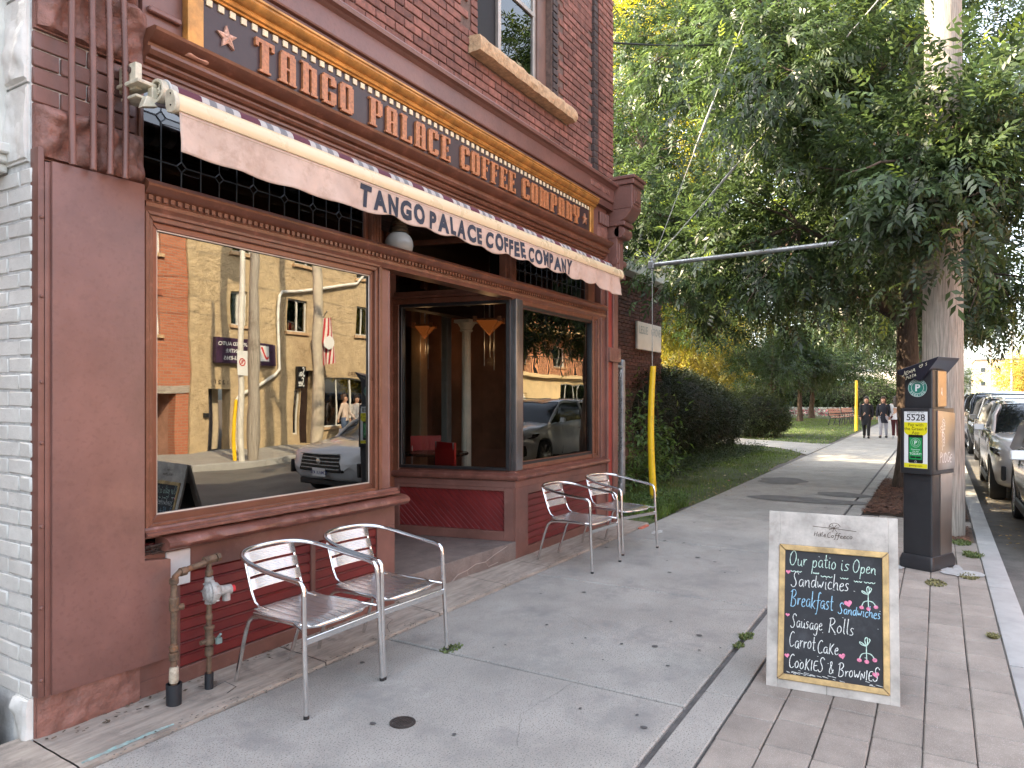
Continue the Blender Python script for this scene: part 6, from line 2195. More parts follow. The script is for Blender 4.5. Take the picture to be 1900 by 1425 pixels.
def window(parent, x0, x1, z0, z1, y=YO, mull=1, sill=True, side=1, frame=None):
    t = .05
    mb = MB().box(x0, x1, y - .14, y - .08, z0, z0 + t).box(x0, x1, y - .14, y - .08, z1 - t, z1).box(x0, x0 + t, y - .14, y - .08, z0 + t, z1 - t).box(x1 - t, x1, y - .14, y - .08, z0 + t, z1 - t)
    for k in range(mull):
        xm = x0 + (x1 - x0) * (k + 1) / (mull + 1)
        mb.box(xm - .025, xm + .025, y - .135, y - .085, z0 + t, z1 - t)
    w = part('window', mb, frame or FRW, parent, world=True, smooth=0)
    part('pane', MB().box(x0 + t, x1 - t, y - .115, y - .110, z0 + t, z1 - t), WGL, w, world=True, smooth=0)
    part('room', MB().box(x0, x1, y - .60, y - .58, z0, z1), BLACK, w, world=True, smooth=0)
    if sill:
        part('sill', MB().box(x0 - .08, x1 + .08, y - .1, y + .08, z0 - .09, z0), SILL, w, world=True, smooth=0)
    return w


def brick_mat(name, c1, c2, mo, bw=.22, rh=.078):
    m = BR2.copy(); m.name = name
    for n in m.node_tree.nodes:
        if n.type == 'TEX_BRICK':
            n.inputs['Color1'].default_value = (*c1, 1); n.inputs['Color2'].default_value = (*c2, 1); n.inputs['Mortar'].default_value = (*mo, 1)
            n.inputs['Brick Width'].default_value = bw; n.inputs['Row Height'].default_value = rh
    return m


OB = brick_mat('orange_brickwork', (.36, .115, .055), (.44, .16, .08), (.30, .22, .17))
bA = thing('orange_brick_building', 'orange brick building with garage opening across the street, seen in the display window', 'building', (8, YO - 4, 0))
holes = [(8.2, 11.9, -.2, 1.74), (10.5, 11.43, 3.2, 4.3), (10.5, 11.43, 5.4, 6.5), (7.2, 8.1, 3.2, 4.3), (7.2, 8.1, 5.4, 6.5)]
part('wall', wall_with_holes(3.0, 12.30, -.2, 8.0, holes, YO - .3, YO), OB, bA, world=True, smooth=0)
part('lintel', MB().box(7.9, 12.29, YO - .1, YO + .03, 1.70, 1.90), CONCW, bA, world=True, smooth=0)
for h in holes[1:]:
    window(bA, *h)
part('brick_arch', MB().box(10.4, 11.55, YO, YO + .03, 4.32, 4.52).box(10.4, 11.55, YO, YO + .03, 6.52, 6.72), mat('darker_brick_header', (.30, .10, .055), .85, var=.3, scale=8), bA, world=True, smooth=0)  # arch bands in a darker brick tone than the wall
part('garage_reveal', MB().box(11.9, 12.25, YO - 2.5, YO - .3, -.2, 1.74).box(8.0, 11.9, YO - 2.7, YO - 2.5, -.2, 1.74).box(8.0, 12.2, YO - 2.5, YO - .3, 1.74, 1.8), mat('pink_render', (.42, .22, .15), .9), bA, world=True, smooth=0)
part('roller_shutter', MB().box(8.0, 11.9, YO - 1.0, YO - .9, 1.0, 1.74), mat('shutter_brown', (.13, .08, .05), .6), bA, world=True, smooth=0)
part('roof', MB().box(3, 12.3, YO - 8, YO, 8.0, 8.15), MATS['roof_felt'], bA, world=True, smooth=0)

STUC = mat('tan_stucco', (.46, .355, .215), .95, var=.13, scale=3, bump=1., bscale=9, bdist=.06, stain=(.38, .28, .16), stain_amt=.25, stain_scale=1.2)
bB = thing('tan_stucco_building', 'tan stucco building with crooked white drainpipe across the street, mirrored in the display window', 'building', (16.5, YO - 4, 0))
holesB = [(13.75, 14.25, 3.72, 4.72), (15.82, 16.6, 3.72, 4.72), (18.95, 19.7, 3.80, 4.85), (13.7, 14.4, 5.84, 6.6), (16.1, 17.2, 5.84, 6.6), (18.9, 19.9, 5.84, 6.6),
          (12.98, 13.66, -.1, 1.80), (16.37, 16.95, .05, 2.46), (16.08, 16.34, .38, 1.82), (17.35, 20.1, .55, 2.25)]
part('wall', wall_with_holes(12.36, 20.6, -.2, 7.4, holesB, YO - .35, YO), STUC, bB, world=True, smooth=0)
part('corner_pilaster', MB().box(12.31, 12.58, YO, YO + .08, 0, 6.1), STUC, bB, world=True, smooth=0)
for h in holesB[:6]:
    window(bB, *h, mull=1)
part('door', MB().box(12.98, 13.30, YO - .34, YO - .28, 0, 1.8), mat('dark_door', (.06, .055, .06), .5), bB, world=True, label='dark panelled door standing ajar')
part('door_reveal', MB().box(13.30, 13.66, YO - .6, YO - .5, 0, 1.8), mat('cream_reveal', (.50, .42, .30), .9), bB, world=True, smooth=0)
part('mailbox', MB().box(12.78, 12.94, YO, YO + .09, 1.02, 1.14), BLACK, bB, world=True, bev=.01)
part('shop_door', MB().box(16.40, 16.92, YO - .32, YO - .27, .06, 2.45), mat('dark_brown_door', (.03, .018, .016), .3), bB, world=True)
window(bB, 16.08, 16.34, .38, 1.82, mull=0, sill=False)
sw_ = window(bB, 17.35, 20.1, .55, 2.25, mull=3, sill=True)
part('fascia_letters', warp(text_mb('TRAVELLERS', .26, .01), lambda x, y, z: (20.0 - x * 1.0, YO + .012, 2.33 + z * .8)), mat('brown_letters', (.12, .07, .04), .6), bB, world=True, smooth=0)
part('house_number', warp(text_mb('1221', .16, .01, space=1.3), lambda x, y, z: (13.62 - x * 1.15, YO + .012, 1.93 + z)), BKP, bB, world=True, smooth=0)
part('roof', MB().box(12.3, 20.6, YO - 8, YO, 7.4, 7.55), MATS['roof_felt'], bB, world=True, smooth=0)
dp = MB().tube([(19.3, YO + .12, 6.9), (19.3, YO + .12, 6.05), (18.8, YO + .12, 5.62), (15.5, YO + .12, 4.86), (15.41, YO + .12, 4.72), (15.41, YO + .12, 2.45), (15.2, YO + .12, 2.25), (13.9, YO + .12, 1.62), (13.78, YO + .12, 1.50), (13.74, YO + .12, .0)], .05, 8)
solo('drainpipe', dp, mat('white_drainpipe', (.68, .66, .60), .5), 'crooked white drainpipe running down the tan stucco wall', 'drainpipe')
s1 = thing('garage_sign', 'dark purple sign with pale lettering on the tan stucco wall', 'sign', (13.7, YO + .1, 2.56))
PUR = mat('purple_sign', (.045, .022, .05), .4)
part('panel', MB().box(13.12, 14.26, YO + .02, YO + .16, 2.56, 3.28), PUR, s1, world=True, bev=.01)
mb = MB()
for s_, z_, h_, xo in (('UNITED AUTO', 3.06, .15, 14.20), ('CENTRE', 2.86, .15, 13.98), ('416-463-8365', 2.66, .15, 14.22)):
    mb.merge(warp(text_mb(s_, h_, .012), lambda x, y, z: (xo - x * 1.03, YO + .163, z_ + z)))
part('lettering', mb, WHP, s1, world=True, smooth=0)
s2 = thing('garage_sign', 'purple and white sign with a red tick, right next to the lettered purple one', 'sign', (14.9, YO + .1, 2.53))
part('panel', MB().box(14.42, 15.25, YO + .02, YO + .14, 2.53, 3.20), PUR, s2, world=True, bev=.01)
part('white_field', MB().box(14.55, 14.95, YO + .141, YO + .146, 2.66, 3.12), WHP, s2, world=True, smooth=0)
part('red_tick', warp(ribbon([[(0, .1), (.1, 0), (.3, .38)]], .07), lambda x, y, z: (14.92 - x, YO + .149, 2.70 + z)), mat('red_print', (.55, .02, .02), .5), s2, world=True, smooth=0)
s3 = thing('blade_sign', 'narrow upright black shop sign with white script beside the dark door', 'sign', (16.24, YO + .1, 1.84))
part('panel', MB().box(16.06, 16.42, YO + .05, YO + .15, 1.84, 2.58), BKP, s3, world=True, bev=.01)
part('script', warp(write('See', 0, 0, .3, .03, .26).merge(write('Sou', .0, .34, .3, .03, .26)), lambda x, y, z: (16.38 - x, YO + .153, 1.92 + z)), WHP, s3, world=True, smooth=0)
fg = thing('flag', 'red and white striped flag with a round white emblem hanging from the stucco wall', 'flag', (16.7, YO + .8, 2.6))
STR = bpy.data.materials.new('flag_cloth'); STR.use_nodes = True
N, L = STR.node_tree.nodes, STR.node_tree.links
g_ = N.new('ShaderNodeNewGeometry'); s_ = N.new('ShaderNodeSeparateXYZ'); L.new(g_.outputs['Position'], s_.inputs[0])
m1 = N.new('ShaderNodeMath'); m1.operation = 'SINE'; m0 = N.new('ShaderNodeMath'); m0.operation = 'MULTIPLY'; m0.inputs[1].default_value = 62
L.new(s_.outputs[0], m0.inputs[0]); L.new(m0.outputs[0], m1.inputs[0])
m2_ = N.new('ShaderNodeMath'); m2_.operation = 'GREATER_THAN'; m2_.inputs[1].default_value = 0; L.new(m1.outputs[0], m2_.inputs[0])
mx = N.new('ShaderNodeMix'); mx.data_type = 'RGBA'; L.new(m2_.outputs[0], mx.inputs[0]); mx.inputs[6].default_value = (.65, .60, .55, 1); mx.inputs[7].default_value = (.42, .04, .05, 1)
L.new(mx.outputs[2], N['Principled BSDF'].inputs['Base Color']); N['Principled BSDF'].inputs['Roughness'].default_value = .9
P = [[(16.35 + .62 * u + .1 * (1 - v), YO + .8 + .06 * math.sin(u * 9 + v * 2), 2.62 + 1.45 * v + .12 * u) for v in np.linspace(0, 1, 10)] for u in np.linspace(0, 1, 16)]
part('cloth', MB().grid(P), STR, fg, world=True)
part('emblem', warp(disc(.2), lambda x, y, z: (16.72 + x, YO + .90, 3.36 + z)), WHP, fg, world=True, smooth=0)
part('flagpole', MB().tube([(16.9, YO, 3.7), (16.6, YO + .95, 4.35)], .018, 6), STEEL, fg, world=True)

# further buildings of the far side
bC = thing('brown_brick_building', 'brown brick shop building between the stucco and the peach building', 'building', (24, YO - 4, 0))
OB2 = brick_mat('brown_brickwork', (.22, .10, .06), (.28, .14, .09), (.30, .24, .20))
hC = [(21.4, 26.8, .5, 2.4), (21.4, 22.3, 3.8, 5.2), (23.4, 24.3, 3.8, 5.2), (25.6, 26.5, 3.8, 5.2)]
part('wall', wall_with_holes(20.65, 27.6, -.2, 7.8, hC, YO - .3, YO), OB2, bC, world=True, smooth=0)
for h in hC: window(bC, *h, mull=2 if h[1] - h[0] > 2 else 1)
part('roof', MB().box(20.65, 27.6, YO - 8, YO, 7.8, 7.95), MATS['roof_felt'], bC, world=True, smooth=0)
bD = thing('peach_apartment_building', 'peach and cream apartment building with balconies across the street', 'building', (36, YO - 5, 0))
PEA = mat('peach_render', (.52, .26, .14), .9, var=.1, scale=2)
CRE = mat('cream_render', (.58, .44, .24), .9, var=.1, scale=2)
hD = [(30.3, 31.1, 1.15, 1.8), (35.0, 38.4, .9, 2.35), (40, 43, .9, 2.35)]
part('lower_wall', wall_with_holes(27.7, 48, -.2, 2.75, hD, YO - .3, YO), CRE, bD, world=True, smooth=0)
for h in hD: window(bD, *h, mull=3 if h[1] - h[0] > 2 else 1)
hD2 = [(x, x + 1.4, z, z + 1.0) for x in (32.1, 36.4, 40.6, 44.6) for z in (3.4, 5.8, 8.2)]
part('upper_wall', wall_with_holes(27.7, 48, 2.75, 10.5, hD2, YO - 1.5, YO - 1.2), PEA, bD, world=True, smooth=0)
for h in hD2: window(bD, *h, y=YO - 1.2)
for z in (2.75, 5.25, 7.7):
    part('balcony_slab', MB().box(27.7, 48, YO - 1.2, YO + .25, z - .12, z + .06), CRE, bD, world=True, smooth=0)
    rl = MB().box(27.7, 48, YO + .12, YO + .15, z + .90, z + .94)
    for k in range(136):
        rl.box(27.7 + k * .15, 27.72 + k * .15, YO + .125, YO + .145, z + .06, z + .9)
    part('railing', rl, BLACK, bD, world=True, smooth=0)
part('roof', MB().box(27.7, 48, YO - 9, YO - 1.2, 10.5, 10.7), MATS['roof_felt'], bD, world=True, smooth=0)
def far_block(name, label, x0, x1, y0, y1, h, m, face=1, storeys=2, roofm=None, win=True):
    """far house: walls, roof, windows on the side that faces the street or the camera"""
    t = thing(name, label, 'building', ((x0 + x1) / 2, (y0 + y1) / 2, 0))
    part('wall', MB().box(x0, x1, y0, y1, -.2, h), m, t, world=True, smooth=0)
    part('roof', MB().box(x0 - .2, x1 + .2, y0 - .2, y1 + .2, h, h + .3), roofm or MATS['roof_felt'], t, world=True, smooth=0)
    if win:
        n = max(2, int((x1 - x0) / 3))
        m2 = max(2, int((y1 - y0) / 3))
        for s in range(storeys):
            z = 1.0 + s * (h - .6) / storeys
            for k in range(n):
                xx = x0 + (x1 - x0) * (k + .5) / n
                yy = y1 if face > 0 else y0
                w = part('window', MB().box(xx - .6, xx + .6, yy - .06, yy + .06, z, z + 1.3), FRW, t, world=True, smooth=0)
                part('pane', MB().box(xx - .52, xx + .52, yy - .075, yy + .075, z + .08, z + 1.22), mat('far_pane', (.03, .04, .05), .15), w, world=True, smooth=0)
            for k in range(m2):
                yy = y0 + (y1 - y0) * (k + .5) / m2
                w = part('window', MB().box(x0 - .06, x0 + .06, yy - .6, yy + .6, z, z + 1.3), FRW, t, world=True, smooth=0)
                part('pane', MB().box(x0 - .075, x0 + .075, yy - .52, yy + .52, z + .08, z + 1.22), MATS['far_pane'], w, world=True, smooth=0)
    return t


GREYR = mat('grey_render', (.40, .38, .34), .9)
far_block('row_house', 'red brick row house far along the other side of the street', 49, 62, YO - 9, YO, 7.5, brick_mat('rb1', (.28, .09, .06), (.32, .12, .08), (.3, .22, .18)), 1)
far_block('row_house', 'cream rendered row house far along the other side of the street', 63, 78, YO - 9, YO, 6.5, CRE, 1)
far_block('row_house', 'grey rendered row house far along the other side of the street', 79, 100, YO - 9, YO, 8.0, GREYR, 1)
far_block('brick_block', 'long orange brick block at the far end of the street', 150, 200, YO - 22, YO - 4, 9, PEA, 1, 3)
far_block('cream_block', 'cream block rising over the yellow trees at the far end', 215, 240, -40, -8, 11, CRE, 1, 3)
far_block('corner_shop', 'pale corner shop beyond the park hedge with blue awning', 84, 100, 3.5, 20, 4.6, mat('pale_shop', (.55, .52, .48), .8), -1, 1)
solo('shop_awning', MB().prism([(6, 3.0), (6, 3.4), (14, 3.4), (14, 3.0)], 82.6, 84, axis='x'), mat('pale_blue_canvas', (.25, .45, .58), .8), 'pale blue awning on the corner shop beyond the park', 'awning')
far_block('park_house', 'cream house behind the park trees', 95, 112, 24, 40, 7, CRE, -1, 2)

# unseen building added across the alley to keep sun off the near sidewalk
nb = thing('added_sun_block_building', 'brick neighbour building across the alley on the camera side', 'building', (-6, 4, 0))
part('wall', MB().box(-26, -1.1, 3.5, 18, -.2, 8.0), OB2, nb, world=True, smooth=0)
part('roof', MB().box(-26.1, -1.0, 3.3, 18.1, 8.0, 8.3), MATS['roof_felt'], nb, world=True, smooth=0)
for x in (-24, -20, -16, -12, -8, -4):
    w = part('window', MB().box(x - .6, x + .6, 3.44, 3.52, 4.5, 6.2), FRW, nb, world=True, smooth=0)
    part('pane', MB().box(x - .5, x + .5, 3.43, 3.445, 4.6, 6.1), MATS['far_pane'], w, world=True, smooth=0)
part('alley_sun_block', MB().box(-1.1, 1.6, 14, 14.1, 0, 7), OB2, nb, world=True, smooth=0)  # unseen wall added to close the alley against the sun

# poles on the far side
def street_pole(x, y, h, r, m, label, arm=True):
    t = thing('utility_pole', label, 'utility pole', (x, y, 0))
    part('pole', MB().tube([(x, y, -.1), (x + .02, y, h * .5), (x, y, h)], [r, r * .88, r * .7], 14), m, t, world=True, smooth=60)
    if arm:
        part('cross_arm', MB().box(x - .06, x + .06, y - 1.0, y + 1.0, h - .9, h - .78), WOODPOLE, t, world=True)
        part('transformer', MB().tube([(x + .3, y, h - 2.2), (x + .3, y, h - 1.4)], .2, 12), STEEL, t, world=True)
    return t


PALEP = mat('pale_concrete_pole', (.50, .44, .34), .8, var=.1)
street_pole(11.85, -7.75, 10, .14, WOODPOLE, 'brown wooden pole across the street before the stucco building')
street_pole(11.45, -7.7, 7, .075, mat('pale_metal_pole', (.60, .58, .52), .5), 'slim pale metal pole beside the brown pole across the street', False)
street_pole(13.95, -7.7, 10, .15, PALEP, 'pale concrete pole across the street before the dark doorway', False)
street_pole(52, -7.8, 10, .15, WOODPOLE, 'wooden pole far down the other side of the street, nearest of the far row')
street_pole(78, -7.8, 10, .15, WOODPOLE, 'wooden pole far down the other side of the street, second of the far row')
street_pole(108, -7.8, 10, .15, WOODPOLE, 'wooden pole far down the other side of the street, third of the far row')
street_pole(150, -7.8, 11, .16, WOODPOLE, 'wooden pole far down the other side of the street, last of the far row')
street_pole(120, 1.0, 11, .16, PALEP, 'pale pole far along the near kerb')
ns = thing('no_parking_sign', 'white no parking sign with red symbol on the pale metal pole', 'sign', (11.45, -7.6, 2.1))
part('plate', MB().box(11.30, 11.58, -7.615, -7.605, 2.10, 2.68), WHP, ns, world=True, smooth=0)
part('symbol', warp(disc(.09, r0=.065).merge(ribbon([[(-.06, .06), (.06, -.06)]], .022)).merge(text_mb('P', .12, .01, 'CENTER'), Matrix.Translation((0, -.0, -.04))), lambda x, y, z: (11.44 - x, -7.602, 2.42 + z)), MATS['red_print'], ns, world=True, smooth=0)
solo('guy_guard', MB().tube([(11.40, -7.9, 0), (11.46, -7.9, 1.5)], .045, 10), YELLOW, 'yellow wire guard beside the brown pole across the street', 'wire guard')
ys = thing('round_sign', 'round yellow sign on a thin pole before the peach building', 'sign', (31.8, -8, 0))
part('disc', warp(disc(.28), lambda x, y, z: (31.8 - x, -7.97, 2.45 + z)), YELLOW, ys, world=True, smooth=0)
part('post', MB().tube([(31.8, -8, 0), (31.8, -8, 2.7)], .03, 8), STEEL, ys, world=True)
CBL = mat('overhead_wire', (.02, .02, .02), .6)
for k, (y, z) in enumerate(((-6.9, 9.1), (-7.3, 9.1), (-8.3, 9.1), (-7.7, 7.6), (-7.6, 7.1), (-7.75, 6.5))):
    pts = []
    st = [-16, 11.85, 52, 78, 108, 150, 200]
    for a, b in zip(st[:-1], st[1:]):
        for i in range(8):
            t = i / 8
            pts.append((a + (b - a) * t, y, z - .5 * math.sin(math.pi * t) + .02 * k))
    solo('overhead_wire', MB().tube(pts, .012, 4), CBL, 'overhead wire strung between the poles on the far side, number %d up' % (6 - k) if False else ['outermost overhead wire over the road on the far poles', 'second overhead wire over the road on the far poles', 'overhead wire over the far sidewalk at crossarm height', 'thick telephone wire below the crossarms of the far poles', 'telephone wire beside the thick one on the far poles', 'lowest overhead wire on the far poles'][k], 'wire')
for k, (z, dz) in enumerate(((9.4, .6), (9.0, .5))):
    pts = [(9.47 + (120 - 9.47) * t, -.6 - k * .7 + 1.5 * t, z + 1.4 - 2.2 * math.sin(math.pi * t)) for t in np.linspace(0, 1, 30)]
    solo('overhead_wire', MB().tube(pts, .012, 4), CBL, ['upper overhead wire running from the near utility pole down the street', 'lower overhead wire running from the near utility pole down the street'][k], 'wire')

# ------------------------------------------------------------------ cars
def car(label, cat, paint, L_=4.6, W_=1.84, H_=1.62, hood=.92, suv=True, grille='split', plate=None, group='cars parked along the near kerb', taillights=False):
    """front towards -x, origin on the ground under the middle"""
    t = thing('parked_car', label, cat, (0, 0, 0), 0, group)
    hw = W_ / 2
    gc = .21
    rw = .345
    fx, rx_ = -L_ / 2 + .86, L_ / 2 - .88
    # lower body: stations along x with (half width at sill, mid, shoulder), top height
    st = [(-L_ / 2, .60, .52, .66), (-L_ / 2 + .05, .74, .44, .76), (-L_ / 2 + .16, .85, .30, .845), (-L_ / 2 + .36, .93, .25, .90), (-L_ / 2 + .8, .985, .22, .955), (-L_ / 2 + 1.28, 1.0, gc, 1.0),
          (-L_ / 2 + 1.9, 1.0, gc, 1.02), (0, 1.0, gc, 1.035), (.8, 1.0, gc, 1.05), (L_ / 2 - 1.2, 1.0, gc, 1.07), (L_ / 2 - .6, .985, .24, 1.08), (L_ / 2 - .22, .94, .32, 1.06), (L_ / 2 - .05, .86, .42, 1.0), (L_ / 2, .74, .5, .9)]
    k = hood / .92
    rings = []
    for x, w, zb, zt in st:
        zt *= k
        w *= hw
        prof = [(0, zb), (w * .80, zb), (w * .93, zb + .05), (w * .985, zb + .5 * (zt - zb) * .5), (w, zb + .55 * (zt - zb)), (w * .985, zt - .13), (w * .955, zt - .05), (w * .90, zt - .012), (w * .72, zt + .012), (w * .4, zt + .028), (0, zt + .034)]
        rings.append([(x, y, z) for y, z in prof] + [(x, -y, z) for y, z in prof[-2:0:-1]])
    mb = MB().loft(rings)
    o = part('body', mb, paint, t, smooth=50)
    bm = bmesh.new(); bm.from_mesh(o.data)
    bmesh.ops.recalc_face_normals(bm, faces=bm.faces)
    bmesh.ops.subdivide_edges(bm, edges=bm.edges[:], cuts=1, smooth=.6, use_grid_fill=True)
    bm.to_mesh(o.data); bm.free()
    # wheel arches cut out of the body
    cut = MB()
    for x in (fx, rx_):
        cut.tube([(x, -hw - .3, rw), (x, hw + .3, rw)], rw + .055, 28)
    co = bpy.data.objects.new('cut', mesh_from('cut', cut, BLACK))
    COL.objects.link(co)
    md = o.modifiers.new('b', 'BOOLEAN'); md.operation = 'DIFFERENCE'; md.object = co; md.solver = 'EXACT'
    dg = bpy.context.evaluated_depsgraph_get()
    me = bpy.data.meshes.new_from_object(o.evaluated_get(dg))
    o.modifiers.clear()
    o.data = me
    me.materials.clear(); me.materials.append(paint)
    me.polygons.foreach_set('use_smooth', [True] * len(me.polygons)); me.set_sharp_from_angle(angle=R(45))
    bpy.data.objects.remove(co)
    # greenhouse
    zt = H_
    zb = 1.0 * k - .03
    a0 = -L_ / 2 + 1.12 * (1 if suv else 1.05)
    a1 = a0 + .80
    b1 = L_ / 2 - (.62 if suv else 1.25)
    b0 = L_ / 2 - (.10 if suv else .50)
    def gh(inset, lift):
        R_ = []
        for x, z, w in ((a0 + inset, zb, .90), (a0 + .40 + inset * .5, (zb + zt) / 2 + .03, .85), (a1, zt - .07 + lift, .76), (a1 + .3, zt - .015 + lift, .735), ((a1 + b1) / 2, zt + lift, .74), (b1, zt - .03 + lift, .73), ((b1 + b0) / 2 + .05, (zt + zb) / 2 + .12, .80), (b0 - inset, zb + .05, .86)):
            R_.append((x, z, w * hw))
        return R_
    G = gh(0, 0)
    rings = []
    for x, z, w in G:
        wb = hw * .915
        h = z - zb
        prof = [(0, zb - .02), (wb, zb - .02), (wb - (wb - w) * .5 if h > .2 else w, zb + h * .5), (w, z - .04 if h > .1 else z), (w * .92, z), (w * .5, z + .012), (0, z + .016)]
        rings.append([(x, y, q) for y, q in prof] + [(x, -y, q) for y, q in prof[-2:0:-1]])
    part('cabin_glass', MB().loft(rings), mat('car_glass', (.012, .014, .016), .03, metal=0, bump=0, spec=.9, var=.02), t, smooth=50)
    # roof and pillars in body colour, just proud of the glass
    rf = MB()
    top = [g for g in G if g[1] > zt - .1]
    rg_ = []
    for x, z, w in top:
        prof = [(w + .006, z - .075), (w + .008, z - .035), (w * .93, z + .006), (w * .5, z + .020), (0, z + .025)]
        rg_.append([(x, y, q) for y, q in prof] + [(x, -y, q) for y, q in prof[-2::-1]])
    rf.grid(rg_)
    part('roof', rf, paint, t, smooth=60)
    for s in (-1, 1):
        g0, g1, g2 = G[0], G[1], G[2]
        xm = (a1 + b1) / 2 + .0
        g5, g6, g7 = G[5], G[6], G[7]
        for pts_, r_ in (([(g0[0] + .02, s * (hw * .91), zb), (g1[0], s * (g1[2] + .02), g1[1]), (g2[0], s * (g2[2] + .004), g2[1] - .02)], .032),
                         ([(xm, s * hw * .925, zb), (xm + .03, s * hw * .76, zt - .05)], .035),
                         ([(g5[0], s * (g5[2] + .004), g5[1] - .03), (g6[0], s * (g6[2] + .02), g6[1]), (g7[0] - .03, s * hw * .88, g7[1])], [.05, .09, .12])):
            part('pillar', MB().tube(pts_, r_, 6), paint, t, smooth=60)
    part('window_trim', MB().tube([(a0 + .1, hw * .925, zb + .02), (b0 - .5, hw * .93, zb + .04)], .012, 6).tube([(a0 + .1, -hw * .925, zb + .02), (b0 - .5, -hw * .93, zb + .04)], .012, 6), ALU, t)
    if suv:
        part('roof_rail', MB().tube([(a1 + .1, hw * .69, zt + .03), (b1 - .1, hw * .69, zt + .035)], .016, 6), ALU, t)
        part('roof_rail', MB().tube([(a1 + .1, -hw * .69, zt + .03), (b1 - .1, -hw * .69, zt + .035)], .016, 6), ALU, t)
    part('lower_cladding', MB().box(fx + rw + .06, rx_ - rw - .06, hw - .03, hw + .006, .22, .34).box(fx + rw + .06, rx_ - rw - .06, -hw - .006, -hw + .03, .22, .34).box(-L_ / 2 + .12, -L_ / 2 + .5, -hw * .70, hw * .70, .20, .30), BLACK, t, bev=.02)
    F_ = -L_ / 2
    # front: grille, lamps, bumper vents
    if grille == 'split':
        for s in (-1, 1):
            gm_ = MB()
            for q in range(9):
                yy = s * (.06 + q * .034)
                gm_.box(F_ - .012, F_ + .06, yy - .006, yy + .006, .50 * k, .74 * k)
            part('grille', gm_.box(F_ + .0, F_ + .07, s * .19 - .15, s * .19 + .15, .50 * k, .74 * k), BLACK, t)
    else:
        gm_ = MB().prism([(-.42, .78 * k), (.42, .78 * k), (.52, .44), (-.52, .44)], F_ - .008, F_ + .12, axis='x')
        part('grille', gm_, mat('dark_grille', (.012, .012, .013), .4), t, bev=.02)
        gl2 = MB()
        for q in range(5):
            z = .49 + q * .06
            gl2.box(F_ - .018, F_ + .02, -.45, .45, z, z + .014)
        part('grille_slat', gl2, STEEL, t)
    part('brand_badge', MB().lathe([(.0001, 0), (.05, 0), (.05, .012), (.035, .014), (.0001, .014)], 20, M=T(F_ - .0, 0, .66 * k, ry=-R(90))), ALU, t)
    for s in (-1, 1):
        hl = MB().loft([[(F_ + .05 + .03 * (v > 0), s * (.50 * hw / .92), .66 * k + v * .09) for v in (0, 1)] + [(F_ + .09, s * (.50 * hw / .92), .66 * k + v * .09) for v in (1, 0)],
                        [(F_ + .09 + .05 * (v > 0), s * (.70 * hw / .92), .665 * k + v * .11) for v in (0, 1)] + [(F_ + .16, s * (.70 * hw / .92), .665 * k + v * .11) for v in (1, 0)],
                        [(F_ + .26 + .06 * (v > 0), s * (.845 * hw / .92), .70 * k + v * .10) for v in (0, 1)] + [(F_ + .34, s * (.82 * hw / .92), .70 * k + v * .10) for v in (1, 0)],
                        [(F_ + .52, s * (.915 * hw / .92), .76 * k + v * .05) for v in (0, 1)] + [(F_ + .54, s * (.88 * hw / .92), .76 * k + v * .05) for v in (1, 0)]])
        h_ = part('headlight', hl, mat('lamp_housing', (.03, .032, .036), .08, coat=1.), t, smooth=40)
        part('light_bar', MB().tube([(F_ + .045, s * .54 * hw / .92, .70 * k), (F_ + .10, s * .68 * hw / .92, .705 * k), (F_ + .24, s * .83 * hw / .92, .74 * k)], .009, 6), mat('lamp_clear', (.75, .76, .78), .15), h_)
        part('bumper_vent', MB().box(F_ + .06, F_ + .20, s * .76 * hw / .92 - .03, s * .76 * hw / .92 + .03, .38, .60), BLACK, t, bev=.012)
        mr = MB().loft([[(a0 + .38 + dx, s * (hw + .03 + dy), zb + .10 + dz) for dx, dz in ((-.05, -.05), (.05, -.05), (.06, .05), (-.03, .06))] for dy in (0, .06, .15)])
        part('wing_mirror', mr.tube([(a0 + .42, s * hw * .92, zb + .02), (a0 + .4, s * (hw + .05), zb + .08)], .02, 6), paint, t, smooth=40, bev=.015)
        part('door_handle', MB().tube([(.25, s * (hw + .004), .86 * k), (.43, s * (hw + .004), .87 * k)], .014, 6), ALU, t)
        part('door_seam', MB().box(-.62, -.612, s * hw * .985 - .01, s * hw * .985 + .012, .36, .93 * k).box(.52, .528, s * hw * .985 - .01, s * hw * .985 + .012, .36, .95 * k), BLACK, t, smooth=0)
        tl_ = MB().box(L_ / 2 - .16, L_ / 2 - .02, s * .74 * hw / .92 - .10, s * .74 * hw / .92 + .10, .78 * k, .94 * k)
        part('tail_light', tl_, mat('tail_red', (.35, .01, .01), .15), t, bev=.02)
    pt = part('licence_plate', MB().box(F_ - .022, F_ - .012, -.155, .155, .36, .50), WHP, t, bev=.004)
    if plate:
        part('plate_text', warp(text_mb(plate, .085, .006, 'CENTER'), lambda x, y, z: (F_ - .0235, -x, .40 + z)), mat('plate_blue', (.02, .04, .2), .5), pt, smooth=0)
